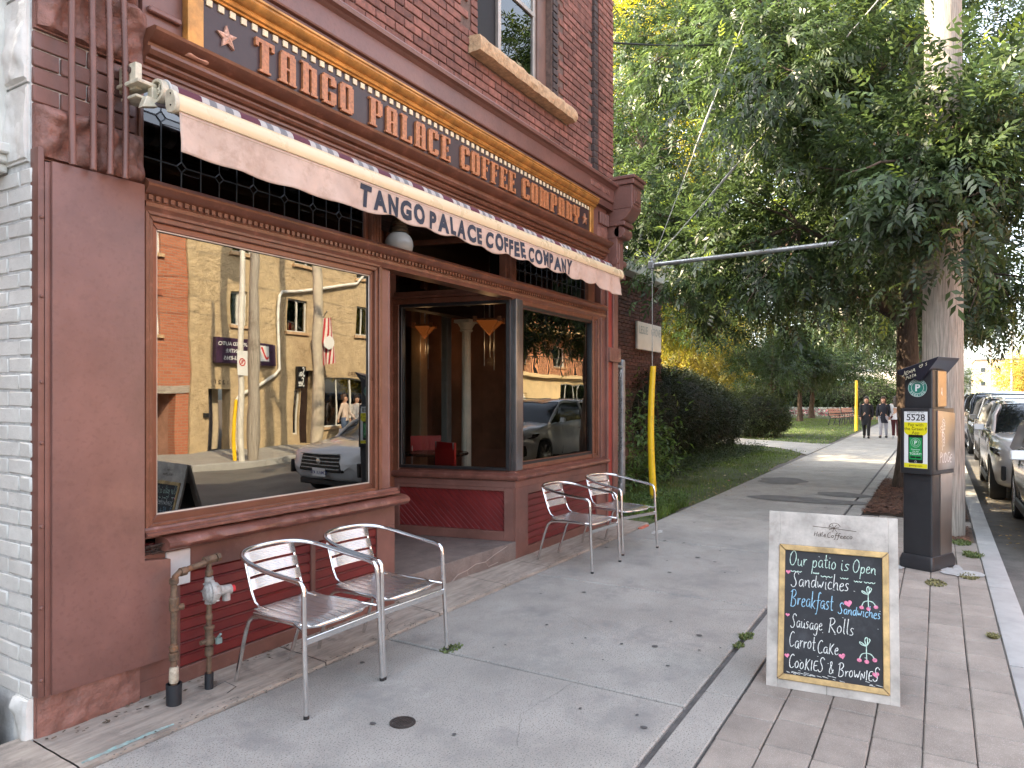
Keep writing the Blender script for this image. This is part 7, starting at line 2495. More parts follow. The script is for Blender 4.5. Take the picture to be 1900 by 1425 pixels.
    # wheels
    for x in (fx, rx_):
        for s in (-1, 1):
            yo = s * (hw - .12)
            w_ = MB().lathe([(rw - .09, -.11), (rw - .02, -.11), (rw, -.08), (rw, .08), (rw - .02, .11), (rw - .09, .11)], 32, M=T(x, yo, rw, rx=R(90)), cap=False)
            wo = part('wheel', w_, mat('tyre_rubber', (.014, .014, .014), .8, bump=.3), t, smooth=40)
            part('wheel_disc', MB().lathe([(.0001, -.02), (rw - .09, -.02), (rw - .09, .02), (.0001, .02)], 28, M=T(x, yo, rw, rx=R(90))), BLACK, wo)
            rim = MB().lathe([(rw - .10, .09), (rw - .085, .105), (rw - .085, -.10), (rw - .10, -.10)], 32, M=T(x, yo, rw, rx=R(-90 * s)), cap=False)
            for q in range(10):
                a = q * math.pi / 5
                rim.tube([(x + .04 * math.cos(a), yo + s * .085, rw + .04 * math.sin(a)), (x + (rw - .10) * math.cos(a + .12), yo + s * .075, rw + (rw - .10) * math.sin(a + .12))], .014, 5)
            rim.tube([(x, yo + s * .05, rw), (x, yo + s * .10, rw)], .055, 12)
            part('rim', rim, ALUS, wo)
    part('underside', MB().box(-L_ / 2 + .2, L_ / 2 - .2, -hw * .7, hw * .7, .20, .30), BLACK, t, smooth=0)
    return t


def paint(name, col, metal=.35):
    return mat(name, col, .22, metal=metal, var=.02, bump=0, coat=1.)


def place(t, x, y, z=-.115, rz=0, s=1):
    M_ = T(x, y, z, rz=rz)
    t.matrix_local = M_; WM[t] = M_


c1 = car('white saloon car parked nearest at the kerb, mostly outside the frame', 'car', paint('white_car_paint', (.66, .67, .69), .0), L_=4.5, H_=1.42, hood=.86, suv=False, grille='wide', plate='CMAX 450')
place(c1, 10.65, -1.80, rz=R(.3))
c2 = car('silver grey crossover parked behind the white saloon, with roof rails and slim headlights', 'car', paint('silver_car_paint', (.62, .61, .59), .0), L_=4.65, H_=1.62, hood=1.0, suv=True, grille='wide')
place(c2, 15.6, -1.62)
c3 = car('black pickup sized car parked third along the kerb with amber sticker on the windscreen', 'car', paint('black_car_paint', (.012, .013, .016), .2), L_=5.2, W_=1.98, H_=1.84, hood=1.12, suv=True, grille='split')
place(c3, 26.8, -1.72)
sb = part('windscreen_sticker', MB().box(-1.10, -1.095, .3, .6, 1.35, 1.5), mat('amber_sticker', (.6, .25, .06), .6), c3, smooth=0)
c4 = copy_tree(c3, T(33.5, -1.75, -.115)); c4['label'] = 'black car parked fourth along the kerb, mostly hidden by the one in front'
c5 = copy_tree(c2, T(41, -1.7, -.115)); c5['label'] = 'silver car far down the kerb in the row'
c6 = copy_tree(c1, T(48, -1.7, -.115)); c6['label'] = 'white saloon car far down the kerb behind the silver one'
c7 = car('grey car parked further along the kerb, fifth from the camera', 'car', paint('slate_car_paint', (.07, .075, .085), .4), L_=4.8, H_=1.7, hood=1.05, grille='split')
place(c7, 21.2, -1.72)
c7['label'] = 'slate grey car parked between the silver crossover and the black car'
c8 = copy_tree(c7, T(62, -5.9, -.11, rz=math.pi)); c8['label'] = 'dark grey car driving away in the far lane'

# ------------------------------------------------------------------ people
SKIN = mat('skin', (.50, .29, .20), .6, var=.05, bump=0)
HAIRD = mat('dark_hair', (.025, .016, .012), .5, bump=.3, bscale=200)


def person(label, x, y, rz, h=1.62, top=(.012, .014, .022), legs=(.01, .01, .012), coat_len=.55, step=.14, hair='long', shoes=(.02, .02, .02), z=0., hairm=None, group=None, armsw=.1):
    """faces -y in its own frame; one skinned body, clothes and hair as parts"""
    t = thing('person', label, 'person', (x, y, z), rz, group)
    s = h / 1.62
    J = {'pel': (0, 0, .86), 'waist': (0, 0, .98), 'chest': (0, .01, 1.18), 'neck': (0, .01, 1.36), 'head0': (0, 0, 1.44), 'head1': (0, -.01, 1.53)}
    verts, edges, rad = [], [], []

    def add(p, r, par=None):
        verts.append(tuple(c * s for c in p)); rad.append(r * s)
        if par is not None: edges.append((par, len(verts) - 1))
        return len(verts) - 1
    pel = add((0, 0, .86), .135)
    wa = add((0, 0, .99), .115, pel)
    chs = add((0, .01, 1.17), .135, wa)
    nk0 = add((0, .012, 1.31), .075, chs)
    nk = add((0, .008, 1.375), .048, nk0)
    hd = add((0, -.008, 1.43), .070, nk)
    h2 = add((0, -.010, 1.50), .088, hd)
    h3 = add((0, -.006, 1.565), .070, h2)
    feet = []
    for sd in (-1, 1):
        st = step * sd
        hip = add((sd * .085, 0, .82), .095, pel)
        kn = add((sd * .085, -st * .55 - .02, .46), .058, hip)
        cf = add((sd * .085, -st * .75 + .01, .33), .052, kn)
        an = add((sd * .085, -st + .02, .09), .036, cf)
        ft = add((sd * .09, -st - .05, .035), .036, an)
        add((sd * .095, -st - .13, .028), .028, ft)
        sh = add((sd * .155, .01, 1.28), .058, nk0)
        el = add((sd * .205, .02 + sd * armsw * .4, 1.03), .040, sh)
        wr = add((sd * .20, -.04 + sd * armsw, .82), .028, el)
        pa = add((sd * .198, -.055 + sd * armsw, .775), .032, wr)
        for f in range(4):
            f1 = add((sd * .198 + (f - 1.5) * .004, -.075 + sd * armsw + f * .014 - .0, .735), .010, pa)
            add((sd * .196, -.080 + sd * armsw + f * .014, .70 + .004 * abs(f - 1.5)), .008, f1)
        add((sd * .190, -.095 + sd * armsw, .755), .011, pa)
    me = bpy.data.meshes.new('body')
    me.from_pydata(verts, edges, [])
    o = bpy.data.objects.new('body', me)
    COL.objects.link(o)
    mdf = o.modifiers.new('skin', 'SKIN')
    sl = me.skin_vertices[0].data if me.skin_vertices else None
    if sl is None:
        bpy.context.view_layer.objects.active = o
        me.update()
    bm = bmesh.new(); bm.from_mesh(me)
    lay = bm.verts.layers.skin.verify()
    bm.verts.ensure_lookup_table()
    for v, r in zip(bm.verts, rad):
        v[lay].radius = (r, r)
    bm.verts[0][lay].use_root = True
    bm.to_mesh(me); bm.free()
    sb_ = o.modifiers.new('sub', 'SUBSURF'); sb_.levels = 2; sb_.render_levels = 2
    dg = bpy.context.evaluated_depsgraph_get()
    m2 = bpy.data.meshes.new_from_object(o.evaluated_get(dg))
    bpy.data.objects.remove(o)
    m2.materials.clear(); m2.materials.append(SKIN)
    m2.polygons.foreach_set('use_smooth', [True] * len(m2.polygons))
    ob = bpy.data.objects.new('body', m2)
    link(ob, t)
    TM = mat('cloth_%d_%d_%d' % tuple(int(c * 999) for c in top), top, .85, var=.12, bscale=30, bump=.3, bdist=.01)
    LM = mat('cloth_%d_%d_%d' % tuple(int(c * 999) for c in legs), legs, .85, var=.12, bscale=30, bump=.3, bdist=.01)
    SM = mat('cloth_%d_%d_%d' % tuple(int(c * 999) for c in shoes), shoes, .6, var=.05, bump=0)

    def S(p): return tuple(c * s for c in p)
    # coat: wraps torso and flares slightly
    z_end = .98 - coat_len * .75
    rings = []
    for zz, rx, ry, dy in ((1.37, .055, .055, .01), (1.345, .10, .075, .012), (1.30, .160, .098, .012), (1.22, .170, .115, .01), (1.10, .158, .112, .0), (.98, .146, .108, 0), (.85, .160, .122, 0), (max(.6, z_end + .02), .170, .132, 0), (z_end, .172, .135, 0)):
        rings.append([S((rx * math.cos(a) * (1 + .03 * math.sin(a * 5 + zz * 9)), dy + ry * math.sin(a) * (1 + .03 * math.cos(a * 4 + zz * 5)), zz)) for a in np.linspace(0, 2 * math.pi, 28, endpoint=False)])
    part('coat', MB().loft(rings), TM, t, smooth=60)
    for sd in (-1, 1):
        part('sleeve', MB().tube([S(p) for p in ((sd * .13, .012, 1.31), (sd * .175, .012, 1.26), (sd * .212, .02 + sd * armsw * .4, 1.03), (sd * .204, -.04 + sd * armsw, .83))], [.06 * s, .066 * s, .054 * s, .043 * s], 14), TM, t, smooth=60)
        st = step * sd
        part('trouser_leg', MB().tube([S(p) for p in ((sd * .075, 0, .86), (sd * .085, -.005, .78), (sd * .085, -st * .55 - .02, .46), (sd * .085, -st * .75 + .012, .33), (sd * .085, -st + .02, .10))], [.105 * s, .10 * s, .068 * s, .062 * s, .052 * s], 14), LM, t, smooth=60)
        part('shoe', MB().loft([[S((sd * .09 + w * math.cos(a), -st + yy, max(0, .045 + hh * math.sin(a)))) for a in np.linspace(0, 2 * math.pi, 12, endpoint=False)] for yy, w, hh in ((.075, .028, .04), (.04, .040, .055), (-.04, .045, .048), (-.11, .042, .038), (-.165, .026, .025))]), SM, t, smooth=60)
    hm = hairm or HAIRD
    hr = MB()
    n = 20
    low = 1.20 if hair == 'long' else 1.44
    rings = []
    for zz, r1, off in ((1.645, .02, .0), (1.63, .06, .005), (1.59, .090, .01), (1.52, .103, .015), (1.44, .100, .025), (1.36, .098, .03), (1.28, .10, .035), (1.20, .085, .045)):
        if zz < low - .01: break
        ring = []
        for k in range(n):
            a = 2 * math.pi * k / n
            xx, yy = r1 * math.cos(a), off + r1 * 1.05 * math.sin(a)
            if zz < 1.58 and yy < -.02:       # open the face
                yy = -.02 + (yy + .02) * .12
                xx *= 1.02
            ring.append(S((xx * (1 + .03 * math.sin(k * 3)), yy, zz)))
        rings.append(ring)
    part('hair', MB().loft(rings), hm, t, smooth=60)
    fc = MB()
    for sd in (-1, 1):
        fc.lathe([(.0001, -.010), (.009, 0), (.0001, .010)], 8, M=T(*S((sd * .030, -.092, 1.505))))
    part('eyes', fc, BKP, t, smooth=60)
    part('nose', MB().loft([[S((.010 * w * math.cos(a), -.088 - d + .010 * math.sin(a), zz)) for a in np.linspace(0, 2 * math.pi, 8, endpoint=False)] for zz, w, d in ((1.50, .7, .0), (1.475, 1, .012), (1.462, 1.2, .010))]), SKIN, t, smooth=60)
    part('mouth', MB().tube([S((-.022, -.086, 1.435)), S((0, -.094, 1.433)), S((.022, -.086, 1.435))], .005 * s, 6), mat('lips', (.40, .12, .10), .5), t)
    return t


RZW = -R(90) + .0        # walking towards the camera (-x)
person('woman in long black coat and black trousers walking towards the shop', 30.3, 2.38, RZW, 1.58, top=(.010, .011, .016), legs=(.012, .012, .014), coat_len=.62, z=.0, group='people walking on the sidewalk')
person('woman in black jacket and pale trousers walking beside the one in the long coat', 30.9, 1.84, RZW - .1, 1.58, top=(.012, .014, .024), legs=(.42, .42, .46), coat_len=.52, step=-.12, z=.0, group='people walking on the sidewalk', hairm=mat('brown_hair', (.06, .03, .018), .5))
person('person in white top and maroon leggings half hidden by the tree trunk', 31.0, 1.42, RZW + math.pi, 1.60, top=(.60, .60, .62), legs=(.09, .02, .025), coat_len=.34, shoes=(.6, .6, .6), z=.0, group='people walking on the sidewalk')
# people in front of the shop across the street (mirrored in the display window)
person('person in pale shirt and jeans standing across the street by the shop window', 17.35, -10.0, R(160), 1.65, top=(.55, .45, .38), legs=(.08, .12, .20), coat_len=.3, step=.03, hair='short', group='people across the street', hairm=MATS['brown_hair'], armsw=.2)
person('person in white shirt across the street, second from the pale concrete pole', 18.1, -10.2, R(200), 1.62, top=(.62, .60, .56), legs=(.10, .10, .12), coat_len=.3, step=.05, hair='short', group='people across the street')
person('person in grey dress across the street near the shop window', 18.8, -10.1, R(170), 1.6, top=(.40, .38, .38), legs=(.30, .22, .18), coat_len=.6, step=.05, group='people across the street')

# ------------------------------------------------------------------ park furniture
bn = thing('park_bench', 'wooden slatted park bench with black ends facing the sidewalk', 'bench', (42.8, 4.7, .05), R(-12))
BWD = mat('bench_wood', (.42, .22, .15), .6, var=.25, scale=9)
for k in range(3):
    part('slat', MB().box(-.9, .9, -.28 + k * .15, -.16 + k * .15, .43, .46), BWD, bn, bev=.006)
for k in range(3):
    part('slat', MB().box(-.9, .9, .20 + k * .04, .225 + k * .04, .52 + k * .14, .63 + k * .14), BWD, bn, bev=.006)
for sx in (-.85, 0, .85):
    part('bench_end', MB().tube([(sx, -.30, 0), (sx, -.26, .42), (sx, .18, .42), (sx, .24, .5), (sx, .34, .95)], .028, 8).tube([(sx, .30, 0), (sx, .18, .42)], .028, 8).tube([(sx, -.28, .42), (sx, -.28, .64), (sx, .22, .64)], .022, 8), BLACK, bn)
bn2 = copy_tree(bn, T(45.6, 4.35, .05, rz=R(-12))); bn2['label'] = 'second slatted park bench, behind the yellow guard'
bn['group'] = bn2['group'] = 'park benches'
solo('guy_guard', MB().tube([(36.4, 3.28, 0), (36.45, 3.28, 1.15), (36.5, 3.28, 2.35)], [.07, .065, .06], 12), YELLOW, 'straight yellow wire guard on the lawn beside the walking women', 'wire guard')
FLW = mat('pink_flowers', (.50, .07, .13), .8, island=.5)
def flowerbed(name, x0, x1, y0, y1, m, seed, n=1500, h=(.1, .6)):
    rg = np.random.default_rng(seed)
    V, F = [], []
    for i in range(n):
        c = np.array((rg.uniform(x0, x1), rg.uniform(y0, y1), rg.uniform(*h)))
        d = rg.normal(size=(2, 3)) * .035
        k = len(V)
        V += [c - d[0], c + d[1], c + d[0], c - d[1]]
        F.append((k, k + 1, k + 2, k + 3))
    o = bpy.data.objects.new(name, raw_mesh(name, np.array(V), np.array(F), m)); link(o)
    return props(o, 'bed of pink flowers and grey leaves before the park hedge', None, None, 'stuff')
flowerbed('flowers', 62, 66, 6.2, 11.5, FLW, 1, 2600)
flowerbed('flowers', 61, 66, 6, 13, mat('silver_foliage', (.30, .34, .30), .8, island=.4), 2, 5000, (.0, .75))
pf = MB()
for k in range(60):
    pf.tube([(66 + .0, 11 + k * .16, 0), (66, 11 + k * .16, 1.15)], .012, 4)
pf.box(65.98, 66.02, 11, 20.6, 1.12, 1.16)
solo('park_railing', pf, mat('green_railing', (.04, .10, .09), .5), 'thin green metal railing beyond the park lawn', 'railing', smooth=0)
solo('litter_flower', blob(13.0, 3.25, .03, .02, .06, 3), mat('pink_litter', (.7, .05, .15), .6), 'small pink scrap of litter at the lawn edge', 'litter')
# ------------------------------------------------------------------ vegetation
def leaf_template(nl, L=.115, W=.0195, stem=.20):
    """pinnate leaf: nl leaflets as folded diamonds (two triangles share the midrib) -> verts (n,3), faces (m,4)"""
    V, F = [], []

    def leaflet(px, py, ang, l, w, droop):
        ca, sa = math.cos(ang), math.sin(ang)
        pts = [(0, 0, 0), (l * .42, w, -.12 * w), (l, 0, -droop * l), (l * .42, -w, -.12 * w)]
        k = len(V)
        for a, b, c in pts:
            V.append((px + a * ca - b * sa, py + a * sa + b * ca, c))
        F.append((k, k + 1, k + 2, k + 3))
    npair = (nl - 1) // 2
    for i in range(npair):
        p = stem * (i + .6) / (npair + .2)
        for s in (-1, 1):
            leaflet(p, 0, s * R(52), L * (.8 + .2 * i / max(1, npair)), W, .35)
    leaflet(stem, 0, 0, L * 1.1, W * 1.05, .4)
    return np.array(V), np.array(F)


TEMP = {}


def leaves(name, pts, dirs, nl, size, m, parent, seed, world=True):
    """place leaf templates at pts, pointing along dirs"""
    if (nl,) not in TEMP:
        TEMP[(nl,)] = leaf_template(nl)
    V0, F0 = TEMP[(nl,)]
    rg = np.random.default_rng(seed)
    n = len(pts)
    d = dirs / (np.linalg.norm(dirs, axis=1, keepdims=True) + 1e-9)
    up = rg.normal(size=(n, 3)) * .45 + np.array((0, 0, 1.))
    s = np.cross(up, d); s /= (np.linalg.norm(s, axis=1, keepdims=True) + 1e-9)
    u = np.cross(d, s)
    sc = size * rg.uniform(.65, 1.25, n)
    M_ = np.stack([d, s, u], 2) * sc[:, None, None]
    V = np.einsum('nij,kj->nki', M_, V0) + pts[:, None, :]
    k = len(V0)
    F = F0[None] + (np.arange(n) * k)[:, None, None]
    V = V.reshape(-1, 3)
    if parent is not None:
        inv = np.array(WM[parent].inverted())
        V = V @ inv[:3, :3].T + inv[:3, 3]
    me = raw_mesh(name, V, F.reshape(-1, 4), m)
    o = bpy.data.objects.new(name, me)
    link(o, parent)
    return o


def blob_points(blobs, n, seed, gap=.0, freq=.9, shell=.55, clump=.0, nclump=0):
    rg = np.random.default_rng(seed)
    vol = np.array([b[3] * b[4] * b[5] for b in blobs]) ** .7
    cnt = (n * vol / vol.sum()).astype(int)
    P_, D_ = [], []
    for b, c in zip(blobs, cnt):
        q = rg.normal(size=(c, 3)); q /= np.linalg.norm(q, axis=1, keepdims=True)
        r = rg.uniform(0, 1, c) ** shell
        p = q * r[:, None]
        P_.append(p * np.array(b[3:6]) + np.array(b[:3]))
        D_.append(q)
    P_, D_ = np.concatenate(P_), np.concatenate(D_)
    if nclump:
        # leaves gather round twig tips
        idx = rg.choice(len(P_), nclump, replace=False)
        tips, td = P_[idx], D_[idx]
        which = rg.integers(0, nclump, len(P_))
        off = rg.normal(size=(len(P_), 3)) * clump
        P_ = tips[which] + off + td[which] * np.abs(rg.normal(size=(len(P_), 1))) * clump * .8
        D_ = td[which] + rg.normal(size=(len(P_), 3)) * .7 + off / clump * .4
    if gap:
        keep = np.array([noise.noise(Vector(p) * freq) > gap - 1 for p in P_])
        P_, D_ = P_[keep], D_[keep]
    D_ = D_ + np.array((0, 0, -.35))
    return P_, D_


def branch_mb(mb, a, b, r0, r1, seed, n=7, wob=.12, nseg=7):
    a, b = Vector(a), Vector(b)
    L_ = (b - a).length
    pts, rs = [], []
    for i in range(n + 1):
        t = i / n
        p = a.lerp(b, t)
        w = math.sin(t * math.pi) * wob * L_
        p += Vector((nz(t * 2.1, seed, 0), nz(seed, t * 2.1, 3), .5 * nz(seed, 4, t * 2.1) + .25)) * w
        pts.append(p); rs.append(r0 + (r1 - r0) * t)
    mb.tube(pts, rs, nseg, cap=False)
    return pts


def tree(name, label, base, trunk_h, trunk_r, blobs, nleaf, m, nl=5, size=1., seed=1, gap=.85, clump=.22, nclump=0, lean=(0, 0), group='trees in the park', twigs=120, shell=.55, bark=None, limbs=None, freq=.9, yellow=0):
    t = thing(name, label, 'tree', base, 0, group)
    x, y, z = base
    bk_ = bark or BARK
    tp = Vector((x + lean[0], y + lean[1], z + trunk_h))
    P = []
    nr = 22
    for i in range(nr + 1):
        u = i / nr
        c = Vector((x, y, z - .1)).lerp(tp, u) + Vector((nz(u * 2, seed, 0), nz(seed, u * 2, 0), 0)) * .12 * math.sin(u * math.pi)
        r = trunk_r * (1 - .28 * u) * (1 + .55 * math.exp(-u * trunk_h / .35))
        P.append([(c.x + r * (1 + .10 * nz(a * 1.5, u * 3, seed, 1.2)) * math.cos(a), c.y + r * (1 + .10 * nz(a * 1.5, u * 3, seed, 1.2)) * math.sin(a), c.z) for a in np.linspace(0, 2 * math.pi, 20, endpoint=False)])
    part('trunk', MB().loft(P), bk_, t, world=True, smooth=60)
    br = MB()
    rg = random.Random(seed)
    nodes = []
    for k, b in enumerate(blobs):
        e = Vector(b[:3])
        pts = branch_mb(br, tp - Vector((0, 0, .3 * rg.random())), e, trunk_r * .55, trunk_r * .12, seed * 7 + k)
        nodes += pts[2:]
    for lm in (limbs or []):
        nodes += branch_mb(br, lm[0], lm[1], lm[2], lm[3], lm[4], wob=.08)
    P_, D_ = blob_points(blobs, nleaf, seed, gap, freq, shell, clump, nclump)
    idx = np.random.default_rng(seed + 5).choice(len(P_), min(twigs, len(P_)), replace=False)
    for i in idx:
        p = Vector(P_[i])
        q = min(nodes, key=lambda v: (v - p).length_squared)
        if (q - p).length < 4.5:
            branch_mb(br, q, p, trunk_r * .10, .006, int(i), n=4, nseg=5, wob=.1)
    part('branches', br, bk_, t, world=True, smooth=60)
    if yellow:
        k = np.random.default_rng(seed + 9).uniform(size=len(P_)) < yellow
        o = leaves('young_leaves', P_[k], D_[k] + np.array((0, 0, 1.1)), nl, size, LEAFY, t, seed + 11)
        P_, D_ = P_[~k], D_[~k]
    cr = leaves('crown', P_, D_, nl, size, m, t, seed + 2)
    return t


LEAF1 = mat('ash_leaf', (.038, .064, .024), .42, var=.35, scale=1.2, bump=0, island=.55, trans=.28, spec=.5)
LEAFY = mat('young_ash_leaf', (.12, .17, .04), .45, var=.3, scale=1.2, bump=0, island=.3, trans=.35)
LEAF2 = mat('park_leaf', (.028, .050, .016), .5, var=.35, scale=.8, bump=0, island=.5, trans=.38)
LEAF3 = mat('yellowing_leaf', (.19, .17, .035), .5, var=.35, scale=.7, bump=0, island=.5, trans=.45)
LEAF4 = mat('dark_small_leaf', (.036, .062, .020), .5, var=.35, scale=1., bump=0, island=.5, trans=.25)
HEDGE = mat('hedge_leaf', (.020, .032, .010), .55, var=.35, scale=2.5, bump=0, island=.55, trans=.12)
LEAFO = mat('orange_leaf', (.34, .13, .03), .5, var=.3, scale=1., bump=0, island=.4, trans=.4)

# street tree beside the parking machine
blobs = [(14.2, 1.0, 7.0, 4.0, 2.7, 3.0), (10.2, .25, 4.15, 1.5, 1.0, 1.05), (9.0, .30, 4.2, .85, .75, .80), (8.9, -.15, 4.45, .75, .5, .6), (9.0, .0, 3.6, .7, .5, .55), (10.8, 1.7, 4.0, 1.6, 1.3, 1.15), (11.6, 3.2, 3.8, 1.7, 1.2, .85), (12.6, 4.6, 5.0, 1.2, .8, .7), (13.2, -.75, 3.45, 1.3, .8, .8),
         (16.2, -.3, 3.9, 1.8, 1.1, 1.2), (14.8, 2.5, 4.1, 2.0, 1.6, 1.15), (10.3, -.80, 4.6, 1.2, .6, .7), (10.0, 1.9, 6.0, 1.6, 1.1, 1.1), (12.2, 1.0, 5.3, 2.0, 1.8, 1.3), (11.2, 2.0, 6.9, 1.8, 1.3, 1.2), (17.5, 1.2, 4.4, 2.0, 1.6, 1.5), (13.0, 4.0, 8.2, 1.6, 1.3, 1.0)]
limbs = [((13.9, .6, 2.9), (11.9, 3.3, 4.7), .19, .15, 3), ((11.9, 3.3, 4.7), (11.0, 5.3, 6.0), .15, .10, 4), ((12.6, 2.3, 4.1), (12.4, 3.6, 6.0), .13, .08, 5), ((12.2, 2.9, 4.5), (11.6, 3.4, 6.3), .10, .05, 6), ((11.5, 4.2, 5.3), (11.5, 5.0, 4.9), .05, .02, 9), ((14.0, .5, 3.0), (10.6, .5, 4.0), .10, .04, 7), ((13.0, 3.2, 5.0), (11.9, 4.9, 5.4), .05, .02, 8)]
tree('street_tree', 'large ash tree in the mulch pit overhanging the sidewalk and the pole', (14.0, .43, 0), 3.2, .21, blobs, 46000, LEAF1, 7, 1.0, 3, .86, .17, 2900, (.05, .05), 'street trees along the kerb', 360, yellow=.03)
tree('park_tree', 'tall dark park tree rising behind the low brick building', (25.0, 9.2, 0), 5.0, .28, [(25, 9, 8.5, 3.6, 3.2, 3.4), (23, 7.6, 6.6, 2.0, 1.8, 1.5), (28, 8.2, 7.8, 2.6, 2.2, 2.4), (24, 10.5, 12, 3, 3, 2.4), (21.5, 8.0, 9.4, 2.0, 2.0, 2.0), (20.6, 10.5, 7, 2.6, 2.4, 2.2), (30, 8.0, 5.2, 2.2, 1.8, 1.4)], 15000, LEAF2, 5, 1.6, 7, .88, .35, 700, twigs=160, limbs=limbs[:0])  # one crown lobe towards the shop added to shade the far sidewalk
tree('park_tree', 'broad park tree rising close behind the low brick building', (19.5, 13, 0), 5.0, .3, [(19.5, 13, 9.0, 3.6, 3.2, 3.0), (16.5, 12.6, 8.6, 2.6, 2.6, 2.4), (22.8, 12.4, 8.6, 2.8, 2.6, 2.6), (25.5, 13.2, 9.4, 2.6, 2.4, 2.4)], 11000, LEAF2, 5, 1.9, 18, .9, .4, 700, twigs=60)  # added for its shade on the sidewalk, mostly hidden by the cafe
tree('park_tree', 'very tall sunlit park tree behind the low brick building', (30.5, 11.5, 0), 7.0, .35, [(30.5, 11, 11, 3.5, 3, 3.2), (33.5, 9.5, 13.5, 3.6, 3, 3.5), (30, 11.5, 17, 4, 3.5, 3.2), (36.5, 8.5, 17, 4, 3.2, 3.4), (34, 11, 21, 5, 4, 3)], 16000, mat('sun_tinted_tall_leaf', (.22, .225, .03), .5, var=.35, scale=.7, bump=0, island=.5, trans=.5), 5, 2.0, 17, .84, .45, 800, twigs=120)  # yellow of the backlit crown put into the leaf colour
tree('park_tree', 'tall sunlit park tree above the hedge', (37, 15, 0), 5.0, .35, [(37, 15, 10, 5, 5, 5), (41, 13, 7.5, 4, 3.4, 3), (33, 16, 12, 4, 4, 3.5), (36, 12.5, 6.0, 3, 2.2, 2.0)], 15000, mat('sun_tinted_park_leaf', (.17, .165, .025), .5, var=.35, scale=.7, bump=0, island=.5, trans=.45), 5, 2.4, 8, .84, .5, 700, twigs=80)  # sunlight painted in: leaf colour yellower and brighter than the other park trees
tree('park_tree', 'yellowing tree glowing in the sun behind the hedge', (50, 15.5, 0), 2.4, .25, [(50, 15.5, 5.6, 4.6, 4, 3.4), (46.5, 14, 4.2, 2.6, 2.2, 2.2), (54, 15, 4.8, 3, 2.6, 2.6)], 12000, LEAF3, 5, 2.2, 9, .85, .4, 500, twigs=60)
tree('park_tree', 'yellow green tree behind the glowing one', (66, 18.5, 0), 2.4, .3, [(66, 18.5, 6.5, 6, 5, 5), (62, 15.5, 5.0, 4, 3, 3.5)], 6000, LEAF3, 5, 3.0, 19, .88, .5, 350, twigs=30)
tree('park_tree', 'far tall tree filling the sky behind the park', (60, 27, 0), 6, .4, [(60, 27, 12, 8, 7, 6.5), (52, 30, 13, 7, 6, 6), (69, 24, 10, 6, 5, 5)], 9000, MATS['sun_tinted_park_leaf'], 5, 3.8, 10, .84, .8, 450, twigs=50)
tree('small_park_tree', 'low spreading park tree with branching trunk, nearest the hedge', (44, 8.6, .1), 1.9, .15, [(44, 8.6, 3.9, 3.2, 2.2, 1.55), (41.8, 8.0, 3.3, 1.6, 1.4, .9), (46, 7.8, 4.0, 2.0, 1.6, 1.2)], 9000, LEAF4, 5, 1.5, 11, .9, .25, 500, twigs=90)
tree('small_park_tree', 'low spreading park tree, middle one of the three on the lawn', (48.2, 7.6, .1), 2.0, .16, [(48.2, 7.6, 4.1, 3.0, 2.2, 1.6), (50.5, 6.8, 3.6, 1.8, 1.5, 1.1)], 8000, LEAF4, 5, 1.5, 12, .9, .25, 450, twigs=90)
tree('small_park_tree', 'low spreading park tree farthest along the lawn', (56.0, 8.0, .1), 2.1, .18, [(56, 8, 4.6, 3.4, 2.6, 2.0), (58, 6.4, 4.2, 2.2, 1.8, 1.6)], 7000, LEAF4, 5, 1.8, 13, .9, .3, 400, twigs=70)
for k, (x, y, r, lab) in enumerate(((26.5, .7, 3.0, 'second street tree along the kerb, behind the ash tree'), (40, .7, 3.2, 'third street tree along the kerb'), (56, .8, 3.2, 'farthest street tree along the kerb'))):
    tree('street_tree', lab, (x, y, 0), 3.4, .18, [(x, y, 6.6, r, r * .8, 2.6), (x - 1.6, y + .4, 5.0, 1.7, 1.4, 1.2), (x + 1.6, y + .9, 5.2, 1.7, 1.4, 1.3)], 7000, LEAF1, 5, 1.7, 20 + k, .88, .3, 380, group='street trees along the kerb', twigs=60)
tree('park_tree', 'broad tree beyond the bench at the park corner', (72, 9, 0), 2.6, .3, [(72, 9, 8, 5, 5, 4), (70, 4.5, 6.4, 3.5, 3, 2.8)], 6000, LEAF2, 5, 2.8, 31, .86, .5, 300, twigs=40)
for k, (x, y, h, m_, lab) in enumerate(((96, -9.5, 6, LEAF3, 'yellow tree far down the other side of the street, nearest of the group'), (118, -12, 5, LEAFO, 'orange autumn tree far down the street'), (132, -11, 8, LEAF3, 'yellow tree far down the street behind the orange one'), (150, 3, 8, LEAF3, 'yellow tree at the far end of the near sidewalk'), (170, -3, 9, LEAF2, 'green tree at the far end of the street'))):
    tree('distant_tree', lab, (x, y, 0), h * .3, .2, [(x, y, h * .62, h * .42, h * .42, h * .38)], 1500, m_, 5, 3.4, 40 + k, .9, .6, 120, group='distant trees down the street', twigs=12)


